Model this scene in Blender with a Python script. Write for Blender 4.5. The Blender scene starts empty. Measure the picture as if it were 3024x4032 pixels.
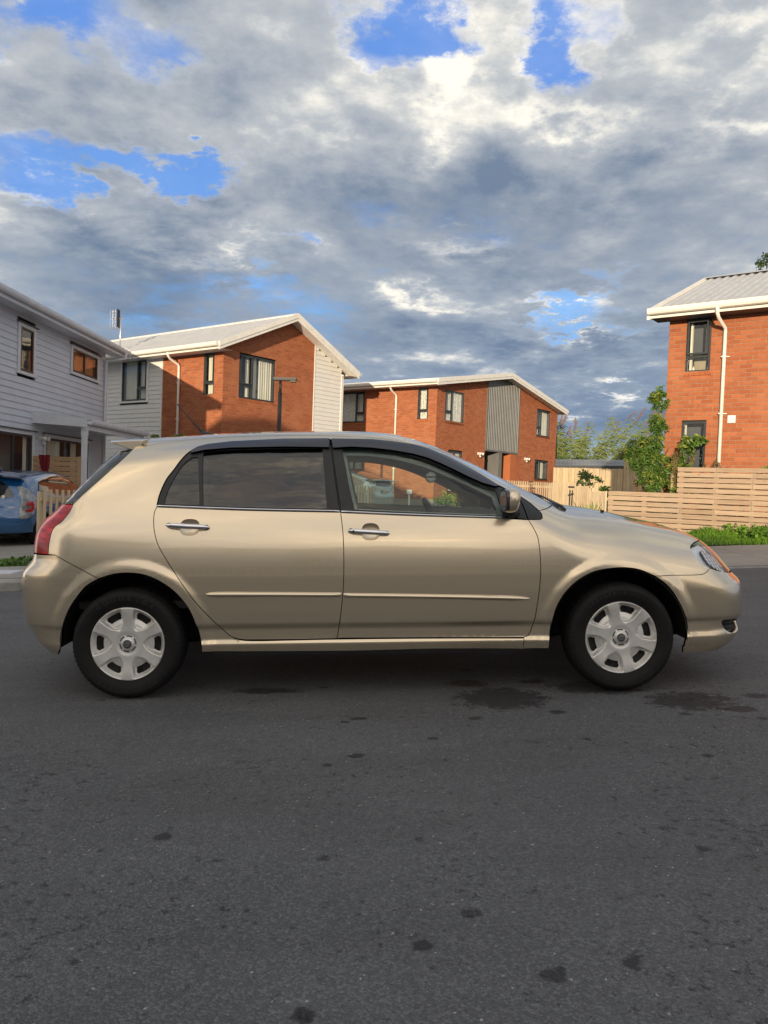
import bpy, math, random
import numpy as np
from mathutils import Vector, Matrix
from mathutils.geometry import delaunay_2d_cdt
rnd = random.Random(7)
SC = bpy.context.scene
COL = SC.collection
# ------------------------------------------------------------------ camera
CAM = np.array([0., 0., 1.10])
_p, _r = .0325, .037
_U0 = np.array([0, math.sin(_p), math.cos(_p)]); _F = np.array([0, math.cos(_p), -math.sin(_p)]); _R0 = np.array([1., 0, 0])
_R = math.cos(_r) * _R0 + math.sin(_r) * _U0; _U = -math.sin(_r) * _R0 + math.cos(_r) * _U0
cd = bpy.data.cameras.new('camera'); cam = bpy.data.objects.new('camera', cd); COL.objects.link(cam)
M = Matrix.Identity(4)
for i in range(3):
    M[i][0] = _R[i]; M[i][1] = _U[i]; M[i][2] = -_F[i]; M[i][3] = CAM[i]
cam.matrix_world = M
cd.sensor_fit = 'VERTICAL'; cd.sensor_height = 36.0; cd.lens = 36.0 * 3030 / 4032
cd.clip_start = .05; cd.clip_end = 3000
SC.camera = cam
SC.render.resolution_x = 768; SC.render.resolution_y = 1024
# ------------------------------------------------------------------ exposure
SC.view_settings.view_transform = 'Standard'; SC.view_settings.look = 'None'
SC.view_settings.exposure = 0.58; SC.view_settings.gamma = 1.0; SC.view_settings.use_curve_mapping = False
# ------------------------------------------------------------------ sun
SUN = np.array([-.230, -.966, .118]); SUN /= np.linalg.norm(SUN)
sd = bpy.data.lights.new('sun', 'SUN'); so = bpy.data.objects.new('sun', sd); COL.objects.link(so)
sd.energy = 3.7; sd.angle = math.radians(.5); sd.color = (1.0, .80, .56)
so.rotation_euler = Vector(SUN).to_track_quat('Z', 'Y').to_euler()

# ------------------------------------------------------------------ node helpers
class NG:
    def __init__(s, nt): s.t = nt
    def n(s, typ, **kw):
        nd = s.t.nodes.new(typ)
        for k, v in kw.items(): setattr(nd, k, v)
        return nd
    def set(s, sock, v):
        if isinstance(v, bpy.types.NodeSocket): s.t.links.new(v, sock)
        elif isinstance(v, (int, float)) and sock.type in ('RGBA',): sock.default_value = (v, v, v, 1)
        elif isinstance(v, (tuple, list)) and sock.type == 'RGBA' and len(v) == 3: sock.default_value = (*v, 1)
        else: sock.default_value = v
    def m(s, op, a, b=0., c=None, clamp=False):
        nd = s.n('ShaderNodeMath', operation=op, use_clamp=clamp); s.set(nd.inputs[0], a); s.set(nd.inputs[1], b)
        if c is not None: s.set(nd.inputs[2], c)
        return nd.outputs[0]
    def vm(s, op, a, b=(0, 0, 0)):
        nd = s.n('ShaderNodeVectorMath', operation=op); s.set(nd.inputs[0], a); s.set(nd.inputs[1], b); return nd.outputs[0]
    def scale(s, a, k):
        nd = s.n('ShaderNodeVectorMath', operation='SCALE'); s.set(nd.inputs[0], a); s.set(nd.inputs['Scale'], k); return nd.outputs[0]
    def xyz(s, x, y, z=0.):
        nd = s.n('ShaderNodeCombineXYZ'); s.set(nd.inputs[0], x); s.set(nd.inputs[1], y); s.set(nd.inputs[2], z); return nd.outputs[0]
    def sep(s, v):
        nd = s.n('ShaderNodeSeparateXYZ'); s.set(nd.inputs[0], v); return nd.outputs
    def mix(s, f, a, b, blend='MIX'):
        nd = s.n('ShaderNodeMix', data_type='RGBA', blend_type=blend); s.set(nd.inputs[0], f); s.set(nd.inputs[6], a); s.set(nd.inputs[7], b); return nd.outputs[2]
    def ramp(s, v, a, b, c=0., d=1., smooth=True):
        nd = s.n('ShaderNodeMapRange', interpolation_type='SMOOTHSTEP' if smooth else 'LINEAR'); s.set(nd.inputs[0], v)
        for i, q in enumerate((a, b, c, d)): s.set(nd.inputs[i + 1], q)
        return nd.outputs[0]
    def noise(s, v, scale, detail=4., rough=.5, out=0, dist=0.):
        nd = s.n('ShaderNodeTexNoise'); s.set(nd.inputs['Vector'], v); nd.inputs['Scale'].default_value = scale
        nd.inputs['Detail'].default_value = detail; nd.inputs['Roughness'].default_value = rough; nd.inputs['Distortion'].default_value = dist
        return nd.outputs[out]
    def vor(s, v, scale, feature='F1', out='Distance', rand=1.):
        nd = s.n('ShaderNodeTexVoronoi', feature=feature); s.set(nd.inputs['Vector'], v); nd.inputs['Scale'].default_value = scale
        nd.inputs['Randomness'].default_value = rand
        return nd.outputs[out]
    def coord(s, w='Object'): return s.n('ShaderNodeTexCoord').outputs[w]
HOLES = [(0.211, 0.226, 0.09, 0.016, 0.2), (0.193, 0.604, 0.042, 0.054, 0.16), (-0.301, 0.393, 0.066, 0.018, 0.2), (-0.138, 0.315, 0.048, 0.012, 0.22), (-0.078, 0.57, 0.036, 0.03, 0.14), (0.042, 0.562, 0.036, 0.024, 0.2), (-0.114, 0.346, 0.126, 0.054, -0.165), (0.073, 0.275, 0.199, 0.072, -0.17600000000000002), (-0.27, 0.25, 0.156, 0.054, -0.15400000000000003), (0.313, 0.344, 0.12, 0.048, -0.05500000000000001), (0.0, 0.582, 0.072, 0.036, 0.4), (0.175, 0.561, 0.036, 0.048, 0.32), (-0.421, 0.593, 0.084, 0.036, 0.26), (-0.487, 0.603, 0.048, 0.036, 0.25), (-0.403, 0.383, 0.12, 0.027, 0.36), (-0.487, 0.416, 0.054, 0.024, 0.25), (-0.276, 0.4, 0.036, 0.021, 0.22), (0.253, 0.624, 0.036, 0.024, 0.22), (0.217, 0.226, 0.066, 0.013, 0.26), (-0.186, 0.265, 0.036, 0.011, 0.2), (-0.108, 0.328, 0.024, 0.024, 0.2), (0.301, 0.271, 0.024, 0.036, 0.16), (0.289, 0.129, 0.036, 0.007, 0.24), (-0.325, 0.549, 0.036, 0.036, 0.2), (0.488, 0.543, 0.036, 0.024, 0.2), (-0.066, 0.534, 0.036, 0.018, 0.2), (-0.162, 0.621, 0.036, 0.024, 0.12), (0.253, 0.42, 0.144, 0.054, -0.08800000000000001), (-0.349, 0.319, 0.138, 0.048, -0.08800000000000001), (-0.162, 0.428, 0.132, 0.042, -0.07700000000000001), (0.373, 0.575, 0.096, 0.054, -0.066), (-0.108, 0.575, 0.048, 0.048, -0.07700000000000001), (-0.463, 0.58, 0.132, 0.054, 0.14), (-0.03, 0.596, 0.102, 0.066, 0.14), (0.181, 0.567, 0.066, 0.072, 0.12), (-0.379, 0.408, 0.156, 0.036, 0.14), (-0.463, 0.556, 0.156, 0.048, 0.12), (-0.301, 0.586, 0.072, 0.042, 0.14), (0.211, 0.532, 0.048, 0.036, 0.16), (-0.319, 0.381, 0.12, 0.024, 0.12), (0.301, 0.223, 0.072, 0.024, 0.12), (-0.162, 0.254, 0.06, 0.018, 0.12)]
BRIGHT = [(0.042, 0.52, 0.051, 0.03, 0.95), (-0.126, 0.562, 0.054, 0.036, 0.28), (-0.246, 0.588, 0.048, 0.036, 0.25), (0.0, 0.483, 0.072, 0.024, 0.35), (0.042, 0.424, 0.036, 0.024, 0.55), (0.217, 0.479, 0.09, 0.021, 0.45), (-0.216, 0.297, 0.066, 0.017, 0.6), (0.103, 0.321, 0.048, 0.017, 0.7), (0.427, 0.474, 0.084, 0.024, 0.5), (0.44, 0.607, 0.078, 0.036, 0.5), (-0.126, 0.49, 0.072, 0.036, 0.25), (-0.084, 0.443, 0.078, 0.018, 0.3), (-0.463, 0.514, 0.054, 0.03, 0.25), (0.241, 0.209, 0.054, 0.008, 0.5), (0.03, 0.249, 0.03, 0.011, 0.35), (0.259, 0.131, 0.066, 0.015, 0.35), (-0.463, 0.375, 0.054, 0.012, 0.4), (0.464, 0.391, 0.036, 0.018, 0.3), (0.151, 0.205, 0.03, 0.012, 0.3), (-0.349, 0.307, 0.12, 0.054, -0.21), (0.253, 0.402, 0.12, 0.054, -0.21), (0.042, 0.298, 0.181, 0.024, -0.072), (-0.162, 0.477, 0.156, 0.036, -0.03), (0.193, 0.273, 0.096, 0.036, -0.15), (-0.198, 0.204, 0.241, 0.03, -0.15), (0.313, 0.187, 0.15, 0.024, -0.12), (0.313, 0.554, 0.078, 0.036, -0.09), (0.085, 0.63, 0.054, 0.024, -0.18), (0.313, 0.476, 0.12, 0.03, 0.18), (0.44, 0.595, 0.072, 0.048, 0.135), (-0.186, 0.428, 0.108, 0.024, 0.135), (-0.216, 0.571, 0.084, 0.036, 0.113), (-0.349, 0.476, 0.096, 0.024, 0.135)]
# ------------------------------------------------------------------ world: Nishita sky with broken evening cloud
W = bpy.data.worlds.new('World'); SC.world = W; W.use_nodes = True
W.node_tree.nodes.clear(); g = NG(W.node_tree)
sky = g.n('ShaderNodeTexSky', sky_type='NISHITA'); sky.sun_disc = False
sky.sun_elevation = math.asin(SUN[2]); sky.sun_rotation = math.atan2(SUN[0], SUN[1]); sky.air_density = 1.0; sky.dust_density = .6; sky.ozone_density = 2.0
D = g.coord('Generated'); dx, dy, dz = g.sep(D)
zc = g.m('MAXIMUM', dz, 0.0)
den = g.m('ADD', zc, .17)
P = g.xyz(g.m('DIVIDE', dx, den), g.m('DIVIDE', dy, den), 3.7)
P2 = g.vm('ADD', P, g.xyz(float(SUN[0]) * .16, float(SUN[1]) * .16, -.05))
A = g.noise(P, 1.15, 9., .56, dist=.25)
Ash = g.noise(P2, 1.15, 6., .56, dist=.25)
Bn = g.noise(g.vm('ADD', P, (7.3, 2.1, 0)), 2.3, 9., .60, dist=.35)
Cn = g.noise(g.vm('ADD', P, (1.3, 5.0, 1.0)), 6.5, 8., .62)
En = g.noise(g.vm('ADD', P, (4.3, 9.0, 2.0)), 1.7, 3., .5)
# direction-space lumps: (azimuth tangent, elevation tangent, width, height, amount), in front (+Y) only
yy = g.m('MAXIMUM', dy, .02); az = g.m('DIVIDE', dx, yy); el = g.m('DIVIDE', dz, yy)
wv = g.sep(g.noise(P, 3.4, 9., .66, out=1))
az = g.m('ADD', az, g.m('MULTIPLY', g.m('SUBTRACT', wv[0], .5), .34)); el = g.m('ADD', el, g.m('MULTIPLY', g.m('SUBTRACT', wv[1], .5), .26))
front = g.ramp(dy, .02, .25)
def lumps(L):
    tot = None
    for a, e, wa, he, k in L:
        u = g.m('DIVIDE', g.m('SUBTRACT', az, a), wa); v = g.m('DIVIDE', g.m('SUBTRACT', el, e), he)
        q = g.m('ADD', g.m('MULTIPLY', u, u), g.m('MULTIPLY', v, v))
        w = g.m('MULTIPLY', g.m('EXPONENT', g.m('MULTIPLY', q, -1.)), k)
        tot = w if tot is None else g.m('ADD', tot, w)
    return g.m('MULTIPLY', tot, front)
holes = g.m('MULTIPLY', lumps(HOLES), g.m('ADD', -.35, g.m('ADD', g.m('MULTIPLY', Bn, 1.6), g.m('MULTIPLY', Cn, 1.1)))); brights = lumps(BRIGHT)
dens = g.m('SUBTRACT', g.m('ADD', g.m('ADD', A, g.m('MULTIPLY', g.m('SUBTRACT', Bn, .5), .45)), g.m('MULTIPLY', g.m('SUBTRACT', Cn, .5), .34)), holes)
mask = g.m('ADD', .10, g.m('MULTIPLY', g.ramp(dens, .12, .47), .90))
lit = g.m('ADD', g.m('MULTIPLY', g.m('SUBTRACT', A, Ash), 3.2), g.m('MULTIPLY', g.m('SUBTRACT', Cn, .5), 2.0))
lit = g.m('ADD', lit, g.m('MULTIPLY', g.m('SUBTRACT', Bn, .5), 2.4))
lit = g.m('ADD', lit, g.m('MULTIPLY', brights, 1.15))
edge = g.ramp(dens, .54, .34)          # thin edges of the cloud let the light through
lit = g.m('ADD', lit, g.m('MULTIPLY', edge, .33))
lowc = g.ramp(el, .02, .42)
sunw = g.ramp(g.m('ADD', g.m('MULTIPLY', dx, float(SUN[0])), g.m('MULTIPLY', dy, float(SUN[1]))), -.2, 1.)
shade = g.mix(lowc, (.72, 1.25, 2.20), (1.30, 1.75, 2.50))
shade = g.mix(sunw, shade, (2.2, 2.8, 3.9))
mid = g.mix(lowc, (1.9, 2.5, 3.4), (3.9, 4.1, 4.3)); mid = g.mix(sunw, mid, (10.0, 8.6, 6.8))
bright = g.mix(sunw, (7.9, 7.5, 6.6), (26., 21., 14.))
cc = g.mix(g.ramp(lit, -.75, .45, smooth=False), shade, mid)
cc = g.mix(g.ramp(lit, .28, 1.15), cc, bright)
nb = g.m('MULTIPLY', g.ramp(dz, -.02, .02), 1.)
blue = g.mix(1., sky.outputs[0], (1.0, 1.0, 1.0), 'MULTIPLY')
blue = g.mix(.7, blue, g.mix(g.ramp(el, .05, .5), (2.4, 4.9, 8.6), (.75, 2.4, 7.2)))
allc = g.mix(mask, blue, cc)
hz = g.m('MULTIPLY', g.ramp(dz, .10, .0), .5)
allc = g.mix(hz, allc, g.mix(sunw, (3.1, 3.5, 4.2), (22., 17., 11.)))
allc = g.mix(nb, (.9, .85, .8), allc)
bg = g.n('ShaderNodeBackground'); g.set(bg.inputs[0], allc); bg.inputs[1].default_value = .095
wo = g.n('ShaderNodeOutputWorld'); W.node_tree.links.new(bg.outputs[0], wo.inputs[0])
# ------------------------------------------------------------------ materials
def mat(name, base=(.5, .5, .5), rough=.6, metal=0., spec=.5, coat=0., crough=.03, fn=None, **kw):
    m = bpy.data.materials.new(name); m.use_nodes = True; nt = m.node_tree
    b = nt.nodes['Principled BSDF']; g = NG(nt)
    b.inputs['Base Color'].default_value = (*base, 1); b.inputs['Roughness'].default_value = rough
    b.inputs['Metallic'].default_value = metal; b.inputs['Specular IOR Level'].default_value = spec
    b.inputs['Coat Weight'].default_value = coat; b.inputs['Coat Roughness'].default_value = crough
    for k, v in kw.items(): b.inputs[k].default_value = v
    if fn: fn(g, b)
    return m
def bump(g, b, h, s=.3, d=.01, sock='Normal'):
    nd = g.n('ShaderNodeBump'); nd.inputs['Strength'].default_value = s; nd.inputs['Distance'].default_value = d
    g.set(nd.inputs['Height'], h); g.t.links.new(nd.outputs[0], b.inputs[sock])
def varied(c1, c2, scale=6., rough=.6, bmp=0., stretch=(1, 1, 1), detail=5., metal=0., spec=.5, objvar=0., rv=0.):
    def fn(g, b):
        v = g.vm('MULTIPLY', g.coord(), stretch)
        f = g.noise(v, scale, detail, .6)
        f = g.ramp(f, .3, .7)
        if objvar:
            oi = g.n('ShaderNodeObjectInfo').outputs['Random']; ri = g.n('ShaderNodeNewGeometry').outputs['Random Per Island']
            rr = g.m('FRACT', g.m('ADD', oi, ri)); f = g.m('ADD', g.m('MULTIPLY', f, 1 - objvar), g.m('MULTIPLY', rr, objvar))
        g.set(b.inputs['Base Color'], g.mix(f, c1, c2))
        if rv: g.set(b.inputs['Roughness'], g.m('ADD', rough - rv / 2, g.m('MULTIPLY', g.noise(v, scale * 2, 4.), rv)))
        if bmp: bump(g, b, g.noise(v, scale * 3, 5., .6), bmp, .01)
    return fn
def vmat(name, c1, c2, **kw):
    r = kw.get('rough', .6); me = kw.pop('metal', 0.); sp = kw.pop('spec', .5); ct = kw.pop('coat', 0.)
    return mat(name, c1, r, me, sp, ct, fn=varied(c1, c2, **kw))
def thin_glass(name, tint, ior=1.5, rough=0., boost=1., dirt=0., wave=(.10, (1., 1., 1.))):
    m = bpy.data.materials.new(name); m.use_nodes = True; nt = m.node_tree; nt.nodes.clear(); g = NG(nt)
    tr = g.n('ShaderNodeBsdfTransparent'); g.set(tr.inputs[0], tint)
    gl = g.n('ShaderNodeBsdfGlossy'); gl.inputs['Roughness'].default_value = rough; gl.inputs[0].default_value = (1, 1, 1, 1)
    ge = g.n('ShaderNodeNewGeometry'); dt = g.n('ShaderNodeVectorMath', operation='DOT_PRODUCT'); nt.links.new(ge.outputs['Normal'], dt.inputs[0]); nt.links.new(ge.outputs['Incoming'], dt.inputs[1])
    f0 = ((ior - 1) / (ior + 1)) ** 2; fres = g.m('ADD', f0, g.m('MULTIPLY', 1 - f0, g.m('POWER', g.m('SUBTRACT', 1., g.m('ABSOLUTE', dt.outputs['Value'])), 5.)))   # Schlick, the same from both sides
    wv = g.noise(g.vm('MULTIPLY', g.coord(), wave[1]), 2.2, 3.)
    nd = g.n('ShaderNodeBump'); nd.inputs['Strength'].default_value = wave[0]; nd.inputs['Distance'].default_value = .02; g.set(nd.inputs['Height'], wv)
    nt.links.new(nd.outputs[0], gl.inputs['Normal'])
    k = g.m('MINIMUM', g.m('MULTIPLY', fres, boost), 1.)
    mx = g.n('ShaderNodeMixShader'); g.set(mx.inputs[0], k); nt.links.new(tr.outputs[0], mx.inputs[1]); nt.links.new(gl.outputs[0], mx.inputs[2])
    last = mx.outputs[0]
    if dirt:
        df = g.n('ShaderNodeBsdfDiffuse'); df.inputs[0].default_value = (.55, .5, .42, 1)
        m2 = g.n('ShaderNodeMixShader'); g.set(m2.inputs[0], g.m('MULTIPLY', g.ramp(g.noise(g.coord(), 7., 6.), .35, .8), dirt)); nt.links.new(last, m2.inputs[1]); nt.links.new(df.outputs[0], m2.inputs[2]); last = m2.outputs[0]
    o = g.n('ShaderNodeOutputMaterial'); nt.links.new(last, o.inputs[0])
    return m
def brick_fn(c1, c2, c3):
    def fn(g, b):
        oi = g.n('ShaderNodeObjectInfo').outputs['Random']; ri = g.n('ShaderNodeNewGeometry').outputs['Random Per Island']
        rr = g.m('FRACT', g.m('ADD', g.m('MULTIPLY', oi, 7.), ri)); P = g.n('ShaderNodeNewGeometry').outputs['Position']
        n = g.noise(P, 9., 6., .65); c = g.mix(rr, c1, c2)
        c = g.mix(g.ramp(n, .52, .75), c, c3)
        bl = g.ramp(g.noise(P, 1.1, 3.), .45, .7); c = g.mix(g.m('MULTIPLY', bl, .22), c, (.44, .20, .11))
        g.set(b.inputs['Base Color'], c); bump(g, b, g.noise(P, 70., 4., .7), .5, .004)
    return fn
def wood_fn(c1, c2, axis=0, knots=True, var=.5):
    def fn(g, b):
        oi = g.n('ShaderNodeObjectInfo').outputs['Random']; ri = g.n('ShaderNodeNewGeometry').outputs['Random Per Island']
        rr = g.m('FRACT', g.m('ADD', oi, ri)); P = g.n('ShaderNodeNewGeometry').outputs['Position']
        off = g.xyz(g.m('MULTIPLY', rr, 17.), g.m('MULTIPLY', rr, 9.), g.m('MULTIPLY', rr, 5.))
        st = (1., 1., 14.) if axis == 0 else (14., 14., 1.)
        v = g.vm('ADD', g.vm('MULTIPLY', P, st), off)
        n = g.noise(v, 2.2, 6., .62, dist=1.1)
        f = g.m('ADD', g.m('MULTIPLY', g.ramp(n, .32, .68), 1 - var), g.m('MULTIPLY', rr, var))
        c = g.mix(f, c1, c2)
        if knots:
            k = g.vor(g.vm('ADD', g.vm('MULTIPLY', P, (1., 1., 3.) if axis == 0 else (3., 3., 1.)), off), 2.6)
            c = g.mix(g.m('MULTIPLY', g.ramp(k, .13, .04), .6), c, (c1[0] * .35, c1[1] * .28, c1[2] * .2))
        w = g.noise(P, 1.7, 4.); c = g.mix(g.m('MULTIPLY', g.ramp(w, .5, .8), .35), c, (.27, .25, .22))
        g.set(b.inputs['Base Color'], c); bump(g, b, n, .25, .006)
    return fn
M_ = {}
M_['brick'] = mat('brick_orange', rough=.85, spec=.25, fn=brick_fn((.41, .138, .058), (.31, .094, .040), (.25, .080, .040)))
M_['mortar'] = vmat('mortar', (.36, .25, .18), (.27, .18, .13), scale=30., rough=.9)
M_['board'] = vmat('painted_board', (.74, .74, .71), (.68, .68, .66), scale=3., rough=.45, objvar=.25)
M_['board_shade_tint'] = vmat('painted_board_shade_tint', (.60, .645, .72), (.53, .57, .64), scale=2., rough=.5, objvar=.3)  # white boards with the cool tone of shade put into the base colour
M_['trim'] = vmat('painted_trim', (.78, .77, .73), (.70, .69, .66), scale=4., rough=.4)
M_['trim_shade_tint'] = vmat('painted_trim_shade_tint', (.66, .69, .74), (.58, .61, .66), scale=4., rough=.45)  # white trim, same cool shade tone put into its colour
M_['alu'] = mat('dark_aluminium', (.040, .048, .052), .38, .3)
M_['alu_brown'] = mat('brown_aluminium', (.07, .045, .04), .4, .2)
M_['hglass'] = thin_glass('window_glass', (.86, .89, .88), 1.5, 0., 1.5)
M_['curtain'] = vmat('curtain', (.80, .76, .64), (.66, .62, .52), scale=5., rough=.9, stretch=(9, 9, .4))
M_['lace'] = mat('lace_curtain', (.75, .74, .70), .9, fn=lambda g, b: g.set(b.inputs['Base Color'], g.mix(g.ramp(g.vor(g.vm('MULTIPLY', g.coord(), (1.6, 1.6, 1.)), 16.), .22, .4), (.34, .34, .33), (.82, .80, .74))))
M_['curtain_orange'] = vmat('orange_curtain', (.62, .26, .10), (.46, .19, .08), scale=4., rough=.9, stretch=(8, 8, .3))
M_['room'] = mat('room_dark', (.10, .11, .12), .9)
M_['room_pale'] = vmat('room_wall', (.42, .35, .25), (.34, .28, .2), scale=2., rough=.9)
M_['roof'] = vmat('roof_steel', (.52, .53, .54), (.45, .46, .47), scale=2.5, rough=.42, metal=.15)
M_['gutter'] = vmat('gutter_white', (.80, .78, .72), (.72, .70, .64), scale=3., rough=.35)
M_['clad'] = vmat('grey_cladding', (.17, .175, .17), (.14, .145, .143), scale=2., rough=.45, metal=.1)
M_['clad_dark'] = mat('dark_fascia', (.05, .055, .06), .5)
M_['shed_roof'] = vmat('shed_roof', (.30, .32, .35), (.16, .17, .19), scale=.7, rough=.5, metal=.2)
M_['pine'] = mat('fence_pine', rough=.75, spec=.25, fn=wood_fn((.46, .35, .25), (.28, .205, .14), 0))
M_['paling'] = mat('paling_pine', rough=.8, spec=.2, fn=wood_fn((.60, .49, .32), (.36, .27, .165), 1))
M_['picket'] = mat('picket_pine', rough=.8, spec=.2, fn=wood_fn((.62, .52, .37), (.42, .33, .22), 1, False))
M_['screen'] = mat('screen_timber', rough=.7, spec=.25, fn=wood_fn((.50, .33, .19), (.36, .23, .13), 0))
M_['red_cloth'] = vmat('red_cloth', (.20, .008, .018), (.12, .004, .010), scale=9., rough=.85)
M_['steel_dark'] = mat('black_steel', (.025, .026, .027), .5, .4)
M_['galv'] = mat('galvanised', (.62, .62, .62), .35, .8)
M_['white_plastic'] = mat('white_plastic', (.8, .79, .76), .4)
M_['leaf'] = vmat('leaf_green', (.085, .17, .025), (.045, .095, .014), scale=2.5, rough=.5, spec=.4)
M_['leaf_yellow'] = vmat('leaf_yellow', (.22, .25, .04), (.13, .175, .025), scale=2.5, rough=.5, spec=.4)
M_['leaf_pale'] = vmat('leaf_pale', (.19, .23, .07), (.10, .14, .035), scale=3., rough=.55, spec=.35)
M_['leaf_dark'] = vmat('leaf_dark', (.035, .065, .015), (.015, .032, .008), scale=2., rough=.55)
M_['dry'] = vmat('dry_stem', (.22, .155, .075), (.14, .09, .045), scale=8., rough=.85)
M_['plume'] = vmat('reed_plume', (.25, .155, .115), (.17, .10, .08), scale=8., rough=.9)
M_['bark'] = vmat('bark', (.13, .10, .07), (.07, .055, .04), scale=12., rough=.9, bmp=.4)
M_['grass'] = vmat('grass_green', (.12, .25, .02), (.06, .14, .012), scale=1.4, rough=.6, spec=.3)
for k in ('leaf', 'leaf_yellow', 'leaf_pale', 'grass'):
    b = M_[k].node_tree.nodes['Principled BSDF']; b.inputs['Transmission Weight'].default_value = 0.; b.inputs['Subsurface Weight'].default_value = .0
M_['soil'] = vmat('soil', (.10, .085, .055), (.06, .07, .03), scale=3., rough=.95)
def concrete_fn(g, b):
    P = g.coord(); n = g.noise(P, 1.3, 6., .6); f = g.noise(P, 60., 3.)
    c = g.mix(g.ramp(n, .3, .7), (.38, .36, .32), (.28, .265, .24)); c = g.mix(g.m('MULTIPLY', g.ramp(f, .4, .7), .3), c, (.16, .15, .13))
    g.set(b.inputs['Base Color'], c); bump(g, b, f, .3, .004)
M_['concrete'] = mat('concrete', rough=.85, fn=concrete_fn)
M_['kerb'] = vmat('kerb_concrete', (.34, .33, .31), (.17, .165, .155), scale=4., rough=.85, bmp=.4)
def asphalt_fn(g, b):
    P = g.coord(); at = g.n('ShaderNodeAttribute'); at.attribute_name = 'dark_marks'; st = at.outputs['Fac']
    fine = g.noise(P, 260., 3., .7); med = g.noise(P, 38., 6., .65); big = g.noise(P, .55, 5., .6)
    chips = g.vor(P, 150., out='Color'); ch = g.sep(chips)[0]; cd_ = g.vor(P, 150.)
    grit = g.ramp(ch, .55, 1.0, 0, 1, False); spk = g.ramp(ch, .955, .985)
    pits = g.ramp(g.m('ADD', g.noise(P, 24., 8., .78), g.m('MULTIPLY', g.m('SUBTRACT', g.noise(P, 1.3, 3.), .5), .25)), .58, .68)
    c = g.mix(g.ramp(big, .32, .68), (.112, .117, .124), (.146, .150, .157))
    mm = g.ramp(g.noise(P, 70., 3., .7), .35, .65); c = g.mix(g.m('MULTIPLY', mm, .45), c, (.070, .072, .076))
    c = g.mix(g.m('MULTIPLY', grit, .75), c, (.215, .217, .22))
    c = g.mix(g.m('MULTIPLY', g.ramp(fine, .5, .75), .45), c, (.042, .042, .044))
    c = g.mix(g.m('MULTIPLY', pits, .62), c, (.034, .034, .036))
    wv_ = g.ramp(g.noise(g.vm('MULTIPLY', P, (.5, 1.6, 1.)), 1.6, 6., .65), .35, .70); c = g.mix(g.m('MULTIPLY', wv_, .30), c, (.060, .060, .061))
    c = g.mix(g.m('MULTIPLY', spk, g.ramp(g.sep(chips)[1], .90, .95)), c, (.36, .35, .32))
    s = g.m('ADD', st, g.m('MULTIPLY', g.m('SUBTRACT', g.noise(P, 17., 8., .72), .5), 2.6))
    s = g.ramp(s, .38, .80); s = g.m('MULTIPLY', s, g.ramp(st, .02, .12))
    c = g.mix(g.m('MULTIPLY', s, .80), c, (.016, .016, .019))
    g.set(b.inputs['Base Color'], c); g.set(b.inputs['Roughness'], g.m('SUBTRACT', .80, g.m('MULTIPLY', s, .14)))
    h = g.m('ADD', g.m('ADD', g.m('MULTIPLY', cd_, -.9), g.m('MULTIPLY', med, .6)), g.m('MULTIPLY', pits, -.5))
    bump(g, b, h, .9, .008)
M_['asphalt'] = mat('asphalt', rough=.8, spec=.35, fn=asphalt_fn)
# ------------------------------------------------------------------ object helpers
def link(o, parent=None):
    COL.objects.link(o)
    if parent is not None: o.parent = parent
    return o
def tag(o, label=None, cat=None, group=None, kind=None):
    if label: o['label'] = label
    if cat: o['category'] = cat
    if group: o['group'] = group
    if kind: o['kind'] = kind
    return o
def thing(name, loc, label, cat, group=None, rot=(0, 0, 0)):
    o = bpy.data.objects.new(name, None); o.empty_display_size = .2; link(o); o.location = loc; o.rotation_euler = rot
    return tag(o, label, cat, group)
def mesh(name, V, Fc, mt=None, parent=None, smooth=False, normals=None, kind=None, mats=None, mi=None):
    me = bpy.data.meshes.new(name); V = np.asarray(V, float)
    if parent is not None and parent.type == 'EMPTY' and not parent.get('_local'): V = V - np.array(parent.location)
    elif parent is not None and parent.parent is not None and not parent.get('_local'): V = V - np.array(parent.parent.location)
    me.from_pydata(V.tolist(), [], [list(map(int, f)) for f in Fc]); me.update()
    if mats:
        for q in mats: me.materials.append(q)
        if mi is not None: me.polygons.foreach_set('material_index', np.asarray(mi, np.int32))
    elif mt: me.materials.append(mt)
    if smooth or normals is not None: me.polygons.foreach_set('use_smooth', [True] * len(me.polygons))
    if normals is not None: me.normals_split_custom_set_from_vertices([tuple(n) for n in normals])
    o = bpy.data.objects.new(name, me); link(o, parent)
    if parent is not None and parent.get('_local'): o['_local'] = 1
    if kind: o['kind'] = kind
    return o
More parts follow.
